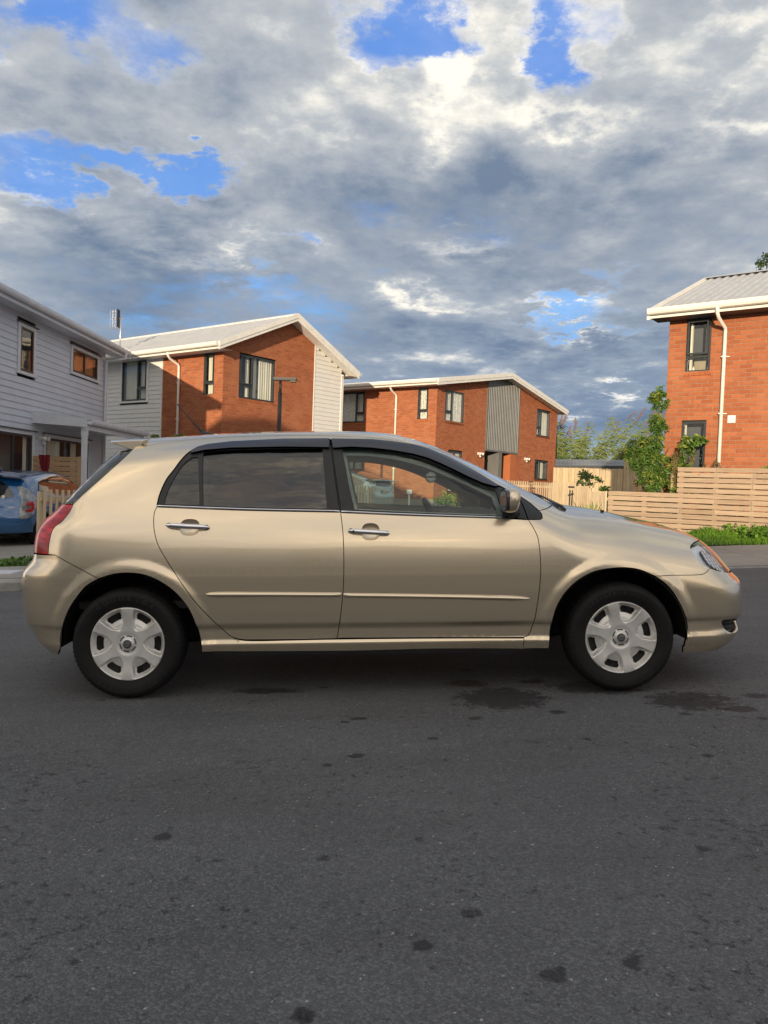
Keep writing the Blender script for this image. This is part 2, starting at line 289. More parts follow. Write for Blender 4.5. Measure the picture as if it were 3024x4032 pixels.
class MB:
    """collects polygons that make up ONE part"""
    def __init__(s): s.v = []; s.f = []
    def add(s, V, Fc):
        n = len(s.v); s.v += [tuple(map(float, q)) for q in V]; s.f += [[i + n for i in f] for f in Fc]; return s
    def box(s, c, ax, ay, az, h):
        c = np.array(c, float); ax, ay, az = map(np.array, (ax, ay, az)); V = []
        for k in (-1, 1):
            for j in (-1, 1):
                for i in (-1, 1): V.append(c + ax * h[0] * i + ay * h[1] * j + az * h[2] * k)
        return s.add(V, [(0, 2, 3, 1), (4, 5, 7, 6), (0, 1, 5, 4), (2, 6, 7, 3), (0, 4, 6, 2), (1, 3, 7, 5)])
    def tube(s, pts, rad, n=8, cap=True):
        pts = [np.array(p, float) for p in pts]; rr = rad if isinstance(rad, (list, tuple)) else [rad] * len(pts); V = []; prev = None
        for i, p in enumerate(pts):
            d = pts[min(i + 1, len(pts) - 1)] - pts[max(i - 1, 0)]; d = d / max(np.linalg.norm(d), 1e-9)
            u = np.cross(d, (0, 0, 1.)) if prev is None else prev - d * (prev @ d)
            if np.linalg.norm(u) < 1e-3: u = np.cross(d, (1., 0, 0))
            u /= np.linalg.norm(u); prev = u; w = np.cross(d, u)
            for k in range(n):
                a = 2 * math.pi * k / n; V.append(p + (u * math.cos(a) + w * math.sin(a)) * rr[i])
        Fc = []
        for i in range(len(pts) - 1):
            for k in range(n): Fc.append((i * n + k, i * n + (k + 1) % n, (i + 1) * n + (k + 1) % n, (i + 1) * n + k))
        if cap: Fc.append(tuple(range(n))[::-1]); Fc.append(tuple((len(pts) - 1) * n + k for k in range(n)))
        return s.add(V, Fc)
    def build(s, name, mt, parent=None, **kw): return mesh(name, s.v, s.f, mt, parent, **kw)
UPV = np.array([0, 0, 1.])
class Fr:
    """facade frame: s along the wall, d outward, z up"""
    def __init__(s, O, t): s.O = np.array([O[0], O[1], 0.]); s.t = np.array([*t, 0.]); s.t /= np.linalg.norm(s.t); s.n = None
    def face(s, sign): s.n = np.cross(s.t, UPV) * sign; return s
    def P(s, a, d, z): return s.O + s.t * a + s.n * d + UPV * z
def fbox(mb, fr, s0, s1, d0, d1, z0, z1):
    return mb.box(fr.P((s0 + s1) / 2, (d0 + d1) / 2, (z0 + z1) / 2), fr.t, fr.n, UPV, (abs(s1 - s0) / 2, abs(d1 - d0) / 2, abs(z1 - z0) / 2))
def gz(x, y):
    return .0442 * np.clip(x, -14, 14) + .022 * np.maximum(np.asarray(y, float) - 12, 0)
def spans(a, b, holes, z0, z1):
    out = [(a, b)]
    for h in holes:
        if h[3] > z0 + .01 and h[2] < z1 - .01:
            nx = []
            for p, q in out:
                if h[0] > p: nx.append((p, min(q, h[0])))
                if h[1] < q: nx.append((max(p, h[1]), q))
            out = [(p, q) for p, q in nx if q - p > .012]
    return out
CH, BL = .086, .24
_bm = {}
def brick_mesh():
    if 'b' not in _bm:
        w, h, d = .115, .038, .008; V = [(-w, 0, -h), (w, 0, -h), (w, 0, h), (-w, 0, h), (-w + .003, d, -h + .003), (w - .003, d, -h + .003), (w - .003, d, h - .003), (-w + .003, d, h - .003)]
        me = bpy.data.meshes.new('brick'); me.from_pydata(V, [], [(4, 5, 6, 7), (0, 1, 5, 4), (1, 2, 6, 5), (2, 3, 7, 6), (3, 0, 4, 7)]); me.materials.append(M_['brick']); me.update(); _bm['b'] = me
    return _bm['b']
class Bricks:
    def __init__(s, parent): s.parent = parent; s.full = []; s.mb = MB(); s.mo = MB()
    def wall(s, fr, lim, z0, z1, holes=(), off=0.):
        k0 = int(round(z0 / CH)); k1 = int(z1 / CH) + 1
        for k in range(k0, k1):
            za, zb = k * CH, (k + 1) * CH; a, b = lim((za + zb) / 2)
            if b - a < .03: continue
            for p, q in spans(a, b, holes, za + .02, zb - .02):
                s.mo.add([fr.P(p, 0, za), fr.P(q, 0, za), fr.P(q, 0, zb), fr.P(p, 0, zb)], [(0, 1, 2, 3)])
                x = math.floor((p - off) / BL) * BL + off + (BL / 2 if k % 2 else 0) - BL
                while x < q:
                    u, v = max(x + .005, p), min(x + BL - .005, q)
                    if v - u > .025:
                        if v - u > BL - .0102 - .001: s.full.append((fr, (u + v) / 2, (za + zb) / 2))
                        else: s.brick(fr, u, v, za + .005, zb - .005)
                    x += BL
        for h in holes:      # brick reveals and a sloping brick-on-edge sill
            a, b, c, e = h[:4]
            if c < z0: continue
            for pts in (((a, 0, c), (a, -.10, c), (a, -.10, e), (a, 0, e)), ((b, 0, c), (b, -.10, c), (b, -.10, e), (b, 0, e)), ((a, 0, e), (b, 0, e), (b, -.10, e), (a, -.10, e))):
                s.mb.add([fr.P(*q) for q in pts], [(0, 1, 2, 3)])
            n = max(2, int((b - a) / .086)); w = (b - a + .06) / n
            for i in range(n):
                u = a - .03 + w * i; mbx = MB()
                V = [fr.P(x_, d_, z_) for x_ in (u + .004, u + w - .004) for d_, z_ in ((-.10, c), (.022, c - .012), (.022, c - .075), (-.10, c - .075))]
                s.mb.add(V, [(0, 1, 2, 3), (7, 6, 5, 4), (0, 4, 5, 1), (1, 5, 6, 2), (2, 6, 7, 3)])
    def brick(s, fr, u, v, a, b):
        d = .008; V = [fr.P(u, 0, a), fr.P(v, 0, a), fr.P(v, 0, b), fr.P(u, 0, b)] + [fr.P(u + .003, d, a + .003), fr.P(v - .003, d, a + .003), fr.P(v - .003, d, b - .003), fr.P(u + .003, d, b - .003)]
        s.mb.add(V, [(4, 5, 6, 7), (0, 1, 5, 4), (1, 2, 6, 5), (2, 3, 7, 6), (3, 0, 4, 7)])
    def finish(s, limit=300, score=None):
        pl = np.array(s.parent.location)
        s.full.sort(key=lambda q: score(q[0].P(q[1], 0, q[2])) if score else np.linalg.norm(q[0].P(q[1], 0, q[2]) - CAM))
        for i, (fr, a, z) in enumerate(s.full):
            if i < limit:
                o = bpy.data.objects.new('brick', brick_mesh()); link(o, s.parent); p = fr.P(a, 0, z) - pl
                R3 = Matrix((( fr.t[0], fr.n[0], 0), (fr.t[1], fr.n[1], 0), (fr.t[2], fr.n[2], 1))); o.matrix_local = Matrix.Translation(p) @ R3.to_4x4()
            else: s.brick(fr, a - .115, a + .115, z - .038, z + .038)
        s.mb.build('brickwork', M_['brick'], s.parent, kind='stuff'); s.mo.build('mortar', M_['mortar'], s.parent, kind='stuff')
def boards(parent, fr, lim, z0, z1, holes, mt, pitch=.15):
    k = 0; z = z0
    while z < z1:
        zb = min(z + pitch, z1); a, b = lim((z + zb) / 2)
        if b - a > .05:
            for p, q in spans(a, b, holes, z + .03, zb - .03):
                V = [fr.P(x, d, w) for x in (p, q) for d, w in ((-.01, z), (.026, z), (.006, zb + .004), (-.01, zb + .004))]
                mesh('weatherboard', V, [(0, 1, 2, 3), (7, 6, 5, 4), (0, 4, 5, 1), (1, 5, 6, 2), (2, 6, 7, 3)], mt, parent)
        z += pitch
def window(parent, fr, s0, s1, z0, z1, mull=None, tr=None, sash='L', d=-.055, frame='alu', curtain='curtain', facing=0, extra=None, fw=.045, gaps=None, open_=0.):
    """aluminium window: frame, panes, curtain; mull = s of the mullion, tr = transom height in the opening sash"""
    fm = MB(); fbox(fm, fr, s0, s0 + fw, d, d + .05, z0, z1); fbox(fm, fr, s1 - fw, s1, d, d + .05, z0, z1)
    fbox(fm, fr, s0 + fw, s1 - fw, d, d + .05, z1 - fw, z1); fbox(fm, fr, s0 + fw, s1 - fw, d, d + .05, z0, z0 + fw)
    cells = [(s0 + fw, s1 - fw, z0 + fw, z1 - fw)]
    if mull is not None:
        fbox(fm, fr, mull - .025, mull + .025, d, d + .048, z0 + fw, z1 - fw)
        L = (s0 + fw, mull - .025); R = (mull + .025, s1 - fw)
        op, fx = (L, R) if sash == 'L' else (R, L)
        cells = [(fx[0], fx[1], z0 + fw, z1 - fw)]
    else: op = (s0 + fw, s1 - fw); cells = []
    if tr is not None:
        fbox(fm, fr, op[0], op[1], d, d + .046, tr - .03, tr + .03)
        cells += [(op[0], op[1], z0 + fw, tr - .03)]
        a, b, c, e = op[0], op[1], tr + .03, z1 - fw; dd = d + .012 + open_
        for q in ((a, a + .035, c, e), (b - .035, b, c, e)): fbox(fm, fr, q[0], q[1], dd, dd + .052, q[2], q[3])
        fbox(fm, fr, a + .035, b - .035, dd, dd + .052, c, c + .035); fbox(fm, fr, a + .035, b - .035, dd, dd + .052, e - .035, e)
        cells += [(a + .035, b - .035, c + .035, e - .035)]
    elif mull is None: cells = [(s0 + fw, s1 - fw, z0 + fw, z1 - fw)]
    elif tr is None: cells += [(op[0], op[1], z0 + fw, z1 - fw)]
    f = fm.build('window', M_[frame], parent)
    for (a, b, c, e) in cells:
        p = [fr.P(a, d + .02, c), fr.P(b, d + .02, c), fr.P(b, d + .02, e), fr.P(a, d + .02, e)]
        mesh('pane', p, [(0, 1, 2, 3)], M_['hglass'], f)
    # curtains: folded cloth
    if curtain:
        gp = gaps or [(s0 + fw, s1 - fw)]
        for (a, b) in gp:
            n = max(6, int((b - a) / .011)); V = []; Fc = []
            for i in range(n + 1):
                x = a + (b - a) * i / n; dd = d - .075 + .009 * math.sin(x * 62 + a * 7) + .006 * math.sin(x * 23)
                V += [fr.P(x, dd, z0 + .01), fr.P(x, dd, z1 - .01)]
                if i < n: Fc.append((2 * i, 2 * i + 2, 2 * i + 3, 2 * i + 1))
            mesh('curtain', V, Fc, M_[curtain], f, smooth=True)
    rm = MB(); D2 = -.34; pts = [(s0 - .02, d, z0), (s1 + .02, d, z0), (s1 + .02, d, z1), (s0 - .02, d, z1)]
    V = [fr.P(*q) for q in pts] + [fr.P(q[0], D2, q[2]) for i, q in enumerate(pts)]
    rm.add(V, [(0, 1, 5, 4), (1, 2, 6, 5), (2, 3, 7, 6), (3, 0, 4, 7), (4, 5, 6, 7)])
    rm.build('room', M_['room'], f)
    return f
def corrugated(parent, name, p00, p10, p01, p11, mt, pitch=.19, h=.03, style='trap', thick=.02):
    """ribbed sheet: p00->p10 along the ribs' repeat direction, p00->p01 up the slope"""
    p00, p10, p01, p11 = map(np.array, (p00, p10, p01, p11)); L = np.linalg.norm(p10 - p00); n = max(1, int(round(L / pitch)))
    nr = np.cross(p10 - p00, p01 - p00); nr /= np.linalg.norm(nr)
    if nr[2] < -.01 : nr = -nr
    prof = [(0, 0), (.52, 0), (.64, 1), (.88, 1), (1., 0)] if style == 'trap' else [(0, 0), (.25, .5), (.5, 1), (.75, .5), (1, 0)]
    xs = []
    for k in range(n):
        for (u, w) in prof[:-1]: xs.append(((k + u) / n, w * h))
    xs.append((1., 0.)); V = []
    for (u, w) in xs:
        a = p00 + (p10 - p00) * u; b = p01 + (p11 - p01) * u; V += [a + nr * w, b + nr * w, a - nr * thick, b - nr * thick]
    Fc = []
    for i in range(len(xs) - 1):
        a, b = 4 * i, 4 * i + 4; Fc += [(a, b, b + 1, a + 1), (a + 2, a + 3, b + 3, b + 2), (a, a + 2, b + 2, b), (a + 1, b + 1, b + 3, a + 3)]
    m = 4 * (len(xs) - 1); Fc += [(0, 1, 3, 2), (m, m + 2, m + 3, m + 1)]
    return mesh(name, V, Fc, mt, parent)
def gutter(parent, a, b, out, mt, r=.062, name='gutter'):
    a, b, out = map(np.array, (a, b, out)); V = []; Fc = []
    prof = [(0, .06), (0, -.04), (.02, -.065), (.06, -.078), (.10, -.06), (.122, -.02), (.126, .03), (.122, .055), (.108, .058), (.104, .02), (.02, .0), (.02, .06)]
    for P0 in (a, b):
        for u, w in prof: V.append(P0 + out * u + UPV * w)
    n = len(prof)
    for i in range(n): Fc.append((i, (i + 1) % n, n + (i + 1) % n, n + i))
    Fc += [tuple(range(n)), tuple(range(n, 2 * n))[::-1]]
    return mesh(name, V, Fc, mt, parent)
def downpipe(parent, fr, s, zt, zb, mt, eave=.45, r=.04, step=1.0, brk=True):
    mb = MB(); mb.tube([fr.P(s - .05, eave + .06, zt + .02), fr.P(s - .05, eave + .05, zt - .14), fr.P(s - .04, eave - .03, zt - .23), fr.P(s, .10, zt - .36), fr.P(s, .065, zt - .44), fr.P(s, .065, zb)], r, 10)
    o = mb.build('downpipe', mt, parent, smooth=True)
    z = zt - .95
    while z > zb and brk:
        k = MB(); fbox(k, fr, s - .05, s + .05, .0, .11, z - .012, z + .012); fbox(k, fr, s + .05, s + .10, .03, .05, z - .01, z + .01); k.build('bracket', mt, o); z -= 1.17
    return o
# ------------------------------------------------------------------ ground, road, paths
def edge_y(x): return 8.30 + .200 * (np.clip(x, -30, 30) + 4)          # far edge of the road
def path_w(x): return np.interp(x, [-5, 5], [1.55, 3.0])
def kerb_h(x): return np.interp(x, [-1, 2.5], [.12, .012])
def sheet(name, X, Y, dz, mt, kind='structure', attr=None, parent=None):
    X = np.asarray(X); Y = np.asarray(Y); Z = gz(X, Y) + dz; n, m = X.shape
    V = np.stack([X.ravel(), Y.ravel(), Z.ravel()], 1); i = np.arange(n * m).reshape(n, m)
    Fc = np.stack([i[:-1, :-1].ravel(), i[:-1, 1:].ravel(), i[1:, 1:].ravel(), i[1:, :-1].ravel()], 1)
    a = V[Fc[0]]; 
    if np.cross(a[1] - a[0], a[2] - a[0])[2] < 0: Fc = Fc[:, ::-1]
    o = mesh(name, V, Fc, mt, parent, smooth=True, kind=kind)
    if attr is not None:
        at = o.data.attributes.new('dark_marks', 'FLOAT', 'POINT'); at.data.foreach_set('value', attr.ravel().astype(np.float32))
    return o
gx = np.concatenate([[-900, -300, -100, -50, -30, -20], np.linspace(-14, 14, 29), [20, 30, 50, 100, 300, 900]]); gy = np.concatenate([[-900, -200, -60, -30, -15, -8], np.linspace(-6, 12, 10), np.linspace(15, 60, 16), [100, 300, 1500]])
GX, GY = np.meshgrid(gx, gy, indexing='ij')
fl = sheet('ground', GX, GY, -.05 - .0 * GX, M_['soil']); 
# flatten the rise far away
me = fl.data
for v in me.vertices:
    if v.co.y > 60: v.co.z = gz(v.co.x, 60.) - .05
# road: fine sheet in front of the camera, coarse beyond
def road_rows(xs, t, y0=-5.2):
    X, T = np.meshgrid(xs, t, indexing='ij'); return X, y0 + (edge_y(X) - y0) * T
x1 = np.arange(-3.6, 3.6, .02); y1 = np.arange(1.0, 5.2, .02); FX, FY = np.meshgrid(x1, y1, indexing='ij')
STAINS = [(-0.602, 4.137, 0.176, 0.057), (0.502, 4.265, 0.11, 0.071), (0.637, 3.96, 0.227, 0.175), (0.869, 4.296, 0.065, 0.041), (1.192, 4.148, 0.237, 0.124), (1.602, 3.884, 0.21, 0.151), (1.779, 3.733, 0.078, 0.047), (1.973, 3.97, 0.059, 0.053), (-0.294, 4.196, 0.026, 0.024), (-0.084, 3.624, 0.039, 0.022), (-0.147, 3.568, 0.027, 0.018), (-0.076, 3.119, 0.04, 0.024), (-0.181, 3.006, 0.02, 0.018), (0.28, 3.059, 0.02, 0.018), (0.25, 3.328, 0.022, 0.019), (0.88, 3.707, 0.038, 0.027), (0.915, 3.308, 0.022, 0.015), (1.35, 3.087, 0.026, 0.019), (-0.14, 2.25, 0.022, 0.019), (-0.662, 2.393, 0.028, 0.024), (1.002, 2.289, 0.024, 0.018), (0.263, 1.949, 0.03, 0.026), (0.126, 1.811, 0.026, 0.03), (0.414, 1.689, 0.031, 0.037), (0.615, 1.734, 0.026, 0.033), (-0.133, 1.573, 0.027, 0.03), (-0.048, 1.572, 0.01, 0.011), (0.147, 2.369, 0.014, 0.016), (-1.43, 3.967, 0.029, 0.018), (0.476, 3.619, 0.039, 0.026), (1.481, 3.663, 0.033, 0.022), (1.814, 3.582, 0.028, 0.025), (0.534, 4.568, 0.055, 0.029), (0.784, 2.398, 0.007, 0.01), (0.667, 1.624, 0.008, 0.008), (0.64, 1.769, 0.014, 0.011), (0.44, 1.722, 0.014, 0.008)]
st = np.zeros_like(FX)
for i, (a, b, rx, ry) in enumerate(STAINS):
    q = ((FX - a) / (rx * 1.12)) ** 2 + ((FY - b) / (ry * 1.12)) ** 2
    st = np.maximum(st, np.clip(1.12 - .6 * q, 0, 1) * (1. if i < 20 else .85))
st = np.maximum(st, .5 * np.clip(1 - np.abs(FY - 4.6) / .5, 0, 1) * np.clip(1.6 - np.abs(FX), 0, 1) * .6)  # speckled darker band on the road under the middle of the car
sheet('road', FX, FY, 0., M_['asphalt'], attr=st)
def rsheet(xs, ylo, yhi, n, dz=0.):
    X = np.repeat(np.asarray(xs)[:, None], n, 1); lo = ylo(X[:, :1]); hi = yhi(X[:, :1]); T = np.linspace(0, 1, n)[None]; return sheet('road', X, lo + (hi - lo) * T, dz, M_['asphalt'])
x1e, y1e = x1[-1], y1[-1]
rsheet(np.linspace(-30, -3.6, 30), lambda x: x * 0 - 5.2, edge_y, 8); rsheet(np.linspace(x1e, 30, 30), lambda x: x * 0 - 5.2, edge_y, 8)
rsheet(np.linspace(-3.6, x1e, 12), lambda x: x * 0 - 5.2, lambda x: x * 0 + 1.0, 4); rsheet(np.linspace(-3.6, x1e, 12), lambda x: x * 0 + y1e, edge_y, 6)
# kerb and footpath
xs = np.linspace(-30, 30, 121)
V = []; Fc = []
for i, x in enumerate(xs):
    e = float(edge_y(x)); h = float(kerb_h(x)); z = float(gz(x, e))
    V += [(x, e, z - .05), (x, e, z + max(h - .03, .006)), (x, e + .03, z + h), (x, e + .17, z + h), (x, e + .17, z - .05)]
    if i: 
        a = 5 * (i - 1); b = 5 * i; Fc += [(a + k, b + k, b + k + 1, a + k + 1) for k in range(4)]
mesh('kerb', V, Fc, M_['kerb'], kind='structure')
slab = []
k = 0; x = -16.0
while x < 16:
    x2 = x + 2.4 - .008; X = np.repeat(np.linspace(x, x2, 4)[:, None], 4, 1); T = np.linspace(0, 1, 4)[None]
    lo = edge_y(X[:, :1]) + .178; hi = edge_y(X[:, :1]) + path_w(X[:, :1])
    Y = lo + (hi - lo) * T
    sheet('footpath', X, Y, kerb_h(X) + .003, M_['concrete']); x += 2.4
# concrete parking apron behind the path (left to centre), verge on the right
X = np.repeat(np.linspace(-16, 3.2, 30)[:, None], 14, 1); T = np.linspace(0, 1, 14)[None]; lo = edge_y(X[:, :1]) + path_w(X[:, :1]) + .35; hi = lo * 0 + 28.
sheet('driveway', X, lo + (hi - lo) * T, .02 , M_['concrete'])
# road and verge behind the camera
X, Y = np.meshgrid(np.linspace(-40, 40, 30), np.linspace(-7.4, -5.3, 4), indexing='ij'); sheet('footpath', X, Y, .10, M_['concrete'])
# small service lid in the left footpath
lid = MB(); lid.box((-4.55, 9.05, float(gz(-4.55, 9.05)) + .128), (1, 0, .04), (0, 1, 0), (0, 0, 1), (.27, .16, .008)); o = lid.build('service_lid', M_['trim_shade_tint']); tag(o, 'pale square service lid set flat in the left footpath', 'lid')

# ------------------------------------------------------------------ buildings
Av = (.6, .8); Bv = (-.8, .6)
def lamp2(fr, s, z, label, group):
    p = fr.P(s, .1, z); t = thing('security_light', p, label, 'light', group)
    m = MB(); fbox(m, fr, s - .05, s + .05, 0.012, .06, z - .05, z + .05); m.build('base', M_['white_plastic'], t)
    for k in (-1, 1):
        c = fr.P(s + .09 * k, .15, z - .01); d = fr.t * .35 * k + fr.n + UPV * -.2; d /= np.linalg.norm(d)
        m = MB(); m.tube([c - d * .07, c - d * .03, c + d * .05, c + d * .07], [.03, .05, .06, .058], 10); h = m.build('lamp_head', M_['white_plastic'], t, smooth=True)
        m = MB(); m.tube([fr.P(s, .05, z), c - d * .06], .015, 6); m.build('arm', M_['white_plastic'], t)
    m = MB(); c = fr.P(s, .12, z - .10); m.tube([fr.P(s, .05, z - .04), c], .02, 6); m.tube([c, c - UPV * .05], .035, 8); m.build('sensor', M_['white_plastic'], t)
    return t
def gable_house(root, C, sE0, sRidge, sE1, zE, zR, nfront, blen, ribs=True, backface=True, wallz=5.1, w=None):
    """pitched steel roof: gable plane along A, ridge along B. s measured along A; b along B"""
    C = np.array([C[0], C[1], 0.]); a = np.array([*Av, 0.]); b = np.array([*Bv, 0.])
    def Pp(s, bb, z): return C + a * s + b * bb + UPV * z
    b0 = -nfront
    corrugated(root, 'roof', Pp(sE0, blen, zE), Pp(sE0, b0, zE), Pp(sRidge, blen, zR), Pp(sRidge, b0, zR), M_['roof'], .20, .028)
    corrugated(root, 'roof', Pp(sE1, b0, zE), Pp(sE1, blen, zE), Pp(sRidge, b0, zR), Pp(sRidge, blen, zR), M_['roof'], .20, .028)
    m = MB(); sl0 = (zR - zE) / (sRidge - sE0); sl1 = (zR - zE) / (sE1 - sRidge)
    for k, sl in ((-1, sl0), (1, sl1)):
        m.add([Pp(sRidge, b0 - .01, zR + .06), Pp(sRidge, blen, zR + .06), Pp(sRidge + k * .16, blen, zR + .05 - .16 * sl), Pp(sRidge + k * .16, b0 - .01, zR + .05 - .16 * sl), Pp(sRidge + k * .16, b0 - .01, zR + .02 - .16 * sl), Pp(sRidge + k * .16, blen, zR + .02 - .16 * sl)], [(0, 1, 2, 3), (3, 2, 5, 4)])
    m.build('ridge_cap', M_['gutter'], root)
    for s_, e_, sl, k in ((sE0, sRidge, sl0, 1), (sRidge, sE1, -sl1, 1)):     # barge boards
        mm = MB()
        for (t0, t1, dd) in ((.055, -.10, .0), (-.10, -.20, -.02)):
            V = []
            for s in (s_, e_):
                z = zE + (s - sE0) * sl0 if s <= sRidge else zR - (s - sRidge) * sl1
                for bb in (b0 - .03 - dd, b0 - dd):
                    V += [Pp(s, bb, z + t0), Pp(s, bb, z + t1)]
            mm.add(V, [(0, 1, 5, 4), (2, 6, 7, 3), (0, 4, 6, 2), (1, 3, 7, 5), (0, 2, 3, 1), (4, 5, 7, 6)])
        mm.build('barge_board', M_['trim'], root)
    sf = MB()       # sloping soffit under the gable overhang, level soffit under the eaves
    for s_, e_ in ((sE0, sRidge), (sRidge, sE1)):
        V = []
        for s in (s_, e_):
            z = zE + (s - sE0) * sl0 if s <= sRidge else zR - (s - sRidge) * sl1
            V += [Pp(s, b0, z - .13), Pp(s, .0, z - .13)]
        sf.add(V, [(0, 1, 3, 2)])
    for s0, s1 in ((sE0 + .02, 0.), (w, sE1 - .02)):
        sf.add([Pp(s0, b0, zE - .14), Pp(s1, b0, zE - .14), Pp(s1, blen, zE - .14), Pp(s0, blen, zE - .14)], [(0, 1, 2, 3)])
    sf.build('soffit', M_['trim'], root)
    for s, k in ((sE0, -1), (sE1, 1)):
        fm = MB(); V = [Pp(s - k * .02, bb, z) for bb in (b0, blen) for z in (zE, zE - .17)] + [Pp(s, bb, z) for bb in (b0, blen) for z in (zE, zE - .17)]
        fm.add(V, [(0, 1, 3, 2), (4, 6, 7, 5), (0, 4, 5, 1), (2, 3, 7, 6), (1, 5, 7, 3)]); fm.build('fascia', M_['gutter'], root)
        gutter(root, Pp(s, b0, zE - .03), Pp(s, blen, zE - .03), a * k, M_['gutter'])
    # plain rear walls so that the house is closed
    bm_ = MB(); V = [Pp(0, blen - .4, 0), Pp(w, blen - .4, 0), Pp(w, blen - .4, zE - .1), Pp(sRidge, blen - .4, zR - .15), Pp(0, blen - .4, zE - .1)]
    bm_.add(V, [(0, 1, 2, 3, 4)]); bm_.add([Pp(w, 0.0, 0), Pp(w, blen - .4, 0), Pp(w, blen - .4, zE - .1), Pp(w, 0.0, zE - .1)], [(0, 1, 2, 3)])
    bm_.build('rear_wall', M_['board'], root)
    return Pp
# --- brick and weatherboard house left of centre
C1 = (-5.112, 23.8); base = (*C1, float(gz(*C1)))
t1 = thing('brick_house', base, 'two storey orange brick house with white boarded corner and a steep pale gable roof', 'house')
fA = Fr(C1, Av).face(1); fB = Fr(C1, Bv).face(-1)
Pp1 = gable_house(t1, C1, -.565, 2.77, 6.10, 5.22, 6.70, .45, 12.6, w=5.62)
roofz1 = lambda s: 5.22 - .13 + (.444 * (s + .565) if s < 2.77 else 1.48 - .444 * (s - 2.77))
def lim_g(a, b):
    def f(z):
        lo, hi = a, b
        if z > roofz1(0): lo = max(a, (z - 5.09) / .444 - .565); hi = min(b, 2.77 + (6.57 - z) / .444)
        return lo, hi
    return f
br = Bricks(t1)
win_g = (.66, 2.23, 3.75, 5.12); win_l = (.40, .90, 3.76, 5.06)
br.wall(fA, lim_g(0., 4.125), -.1, 6.5, [win_g]); br.wall(fB, lambda z: (0., 2.945), -.2, 5.07, [win_l], off=.05)
br.finish(300, lambda p: -p[2] + abs(np.linalg.norm(p[:2] - np.array(C1)) * .2))
bw = (4.20, 5.55)
boards(t1, fA, lim_g(4.16, 5.60), -.05, 6.2, [], M_['board']); win_b = (3.70, 5.26, 3.66, 5.2)
boards(t1, fB, lambda z: (3.0, 12.2), -.15, 5.08, [win_b], M_['board'])
m = MB(); fbox(m, fA, 4.125, 4.165, 0, .03, -.1, 5.95); m.build('corner_trim', M_['trim'], t1); m = MB(); fbox(m, fB, 2.945, 3.0, 0, .03, -.1, 5.08); m.build('corner_trim', M_['trim'], t1)
m = MB(); fbox(m, fA, 5.60, 5.72, -.02, .035, -.1, 5.15); m.build('corner_trim', M_['trim'], t1)
window(t1, fA, *win_g, mull=1.24, tr=4.16, sash='L', gaps=[(1.03, 1.19), (1.30, 1.5), (1.62, 2.18)], open_=.02)
o = window(t1, fB, *win_l, tr=4.15, gaps=[(.44, .82)])
window(t1, fB, 3.78, 5.18, 3.74, 5.12, mull=4.30, tr=4.13, sash='L', d=-.02, curtain='curtain', gaps=[(3.84, 4.24), (4.45, 5.10)])
m = MB()
for q in ((3.68, 3.78, 3.72, 5.14), (5.18, 5.28, 3.72, 5.14)): fbox(m, fB, q[0], q[1], 0.0, .045, q[2], q[3])
fbox(m, fB, 3.64, 5.32, 0., .075, 3.66, 3.72); m.build('window_trim', M_['trim'], t1); m = MB(); fbox(m, fB, 3.62, 5.34, 0., .09, 5.09, 5.11); m.build('head_flashing', M_['clad_dark'], t1)
downpipe(t1, fB, 2.05, 5.17, .3, M_['gutter'], eave=.50)
# --- wide brick duplex behind
C2 = (1.863, 29.6); t2 = thing('brick_duplex', (*C2, float(gz(*C2))), 'wide two storey orange brick house with a grey ribbed panel between two brick bays', 'house')
gA = Fr(C2, Av).face(1); gB = Fr(C2, Bv).face(-1)
gable_house(t2, C2, -.65, 5.2, 11.13, 5.18, 6.19, .45, 13.5, w=10.9)
def lim2(a, b):
    def f(z):
        lo, hi = a, b
        if z > 5.15: lo = max(a, (z - 5.06) / .1726 - .65); hi = min(b, 5.2 + (6.07 - z) / .1703)
        return lo, hi
    return f
br2 = Bricks(t2)
H2 = [(.60, 2.02, 3.76, 5.01), (8.66, 10.12, 3.81, 5.04), (8.65, 10.08, 1.74, 2.63), (.95, 2.02, 1.0, 2.63)]
br2.wall(gA, lim2(0, 3.85), .70, 6.1, H2); br2.wall(gA, lim2(6.80, 10.9), .70, 6.1, H2)
H2b = [(.39, .88, 3.76, 5.0), (3.52, 4.95, 3.73, 4.96), (.40, .88, 1.72, 2.6), (3.53, 4.95, 1.76, 2.6)]
br2.wall(gB, lambda z: (0., 8.2), .70, 5.05, H2b, off=.05)
br2.finish(300, lambda p: -p[2] - .3 * p[0])
m = MB(); fbox(m, gA, -.0, 3.85, -.1, -.01, .3, .70); fbox(m, gA, 6.8, 10.9, -.1, -.01, .3, .70); fbox(m, gB, 0, 8.2, -.1, -.01, .3, .70); m.build('plinth', M_['concrete'], t2)
window(t2, gA, *H2[0], mull=1.11, tr=4.13, sash='L', curtain='lace'); window(t2, gA, *H2[1], mull=9.16, tr=4.18, sash='L', gaps=[(8.75, 9.05), (9.3, 10.05)])
window(t2, gA, *H2[2], mull=9.2, gaps=[(8.7, 8.95), (9.3, 9.8)]); window(t2, gA, *H2[3], mull=1.4)
window(t2, gB, *H2b[0], tr=4.11, curtain='lace'); window(t2, gB, *H2b[1], mull=3.98, tr=4.09, sash='L', curtain='lace'); window(t2, gB, *H2b[2]); window(t2, gB, *H2b[3], mull=4.0, curtain='lace')
downpipe(t2, gB, 1.88, 5.14, .5, M_['gutter'], eave=.5)
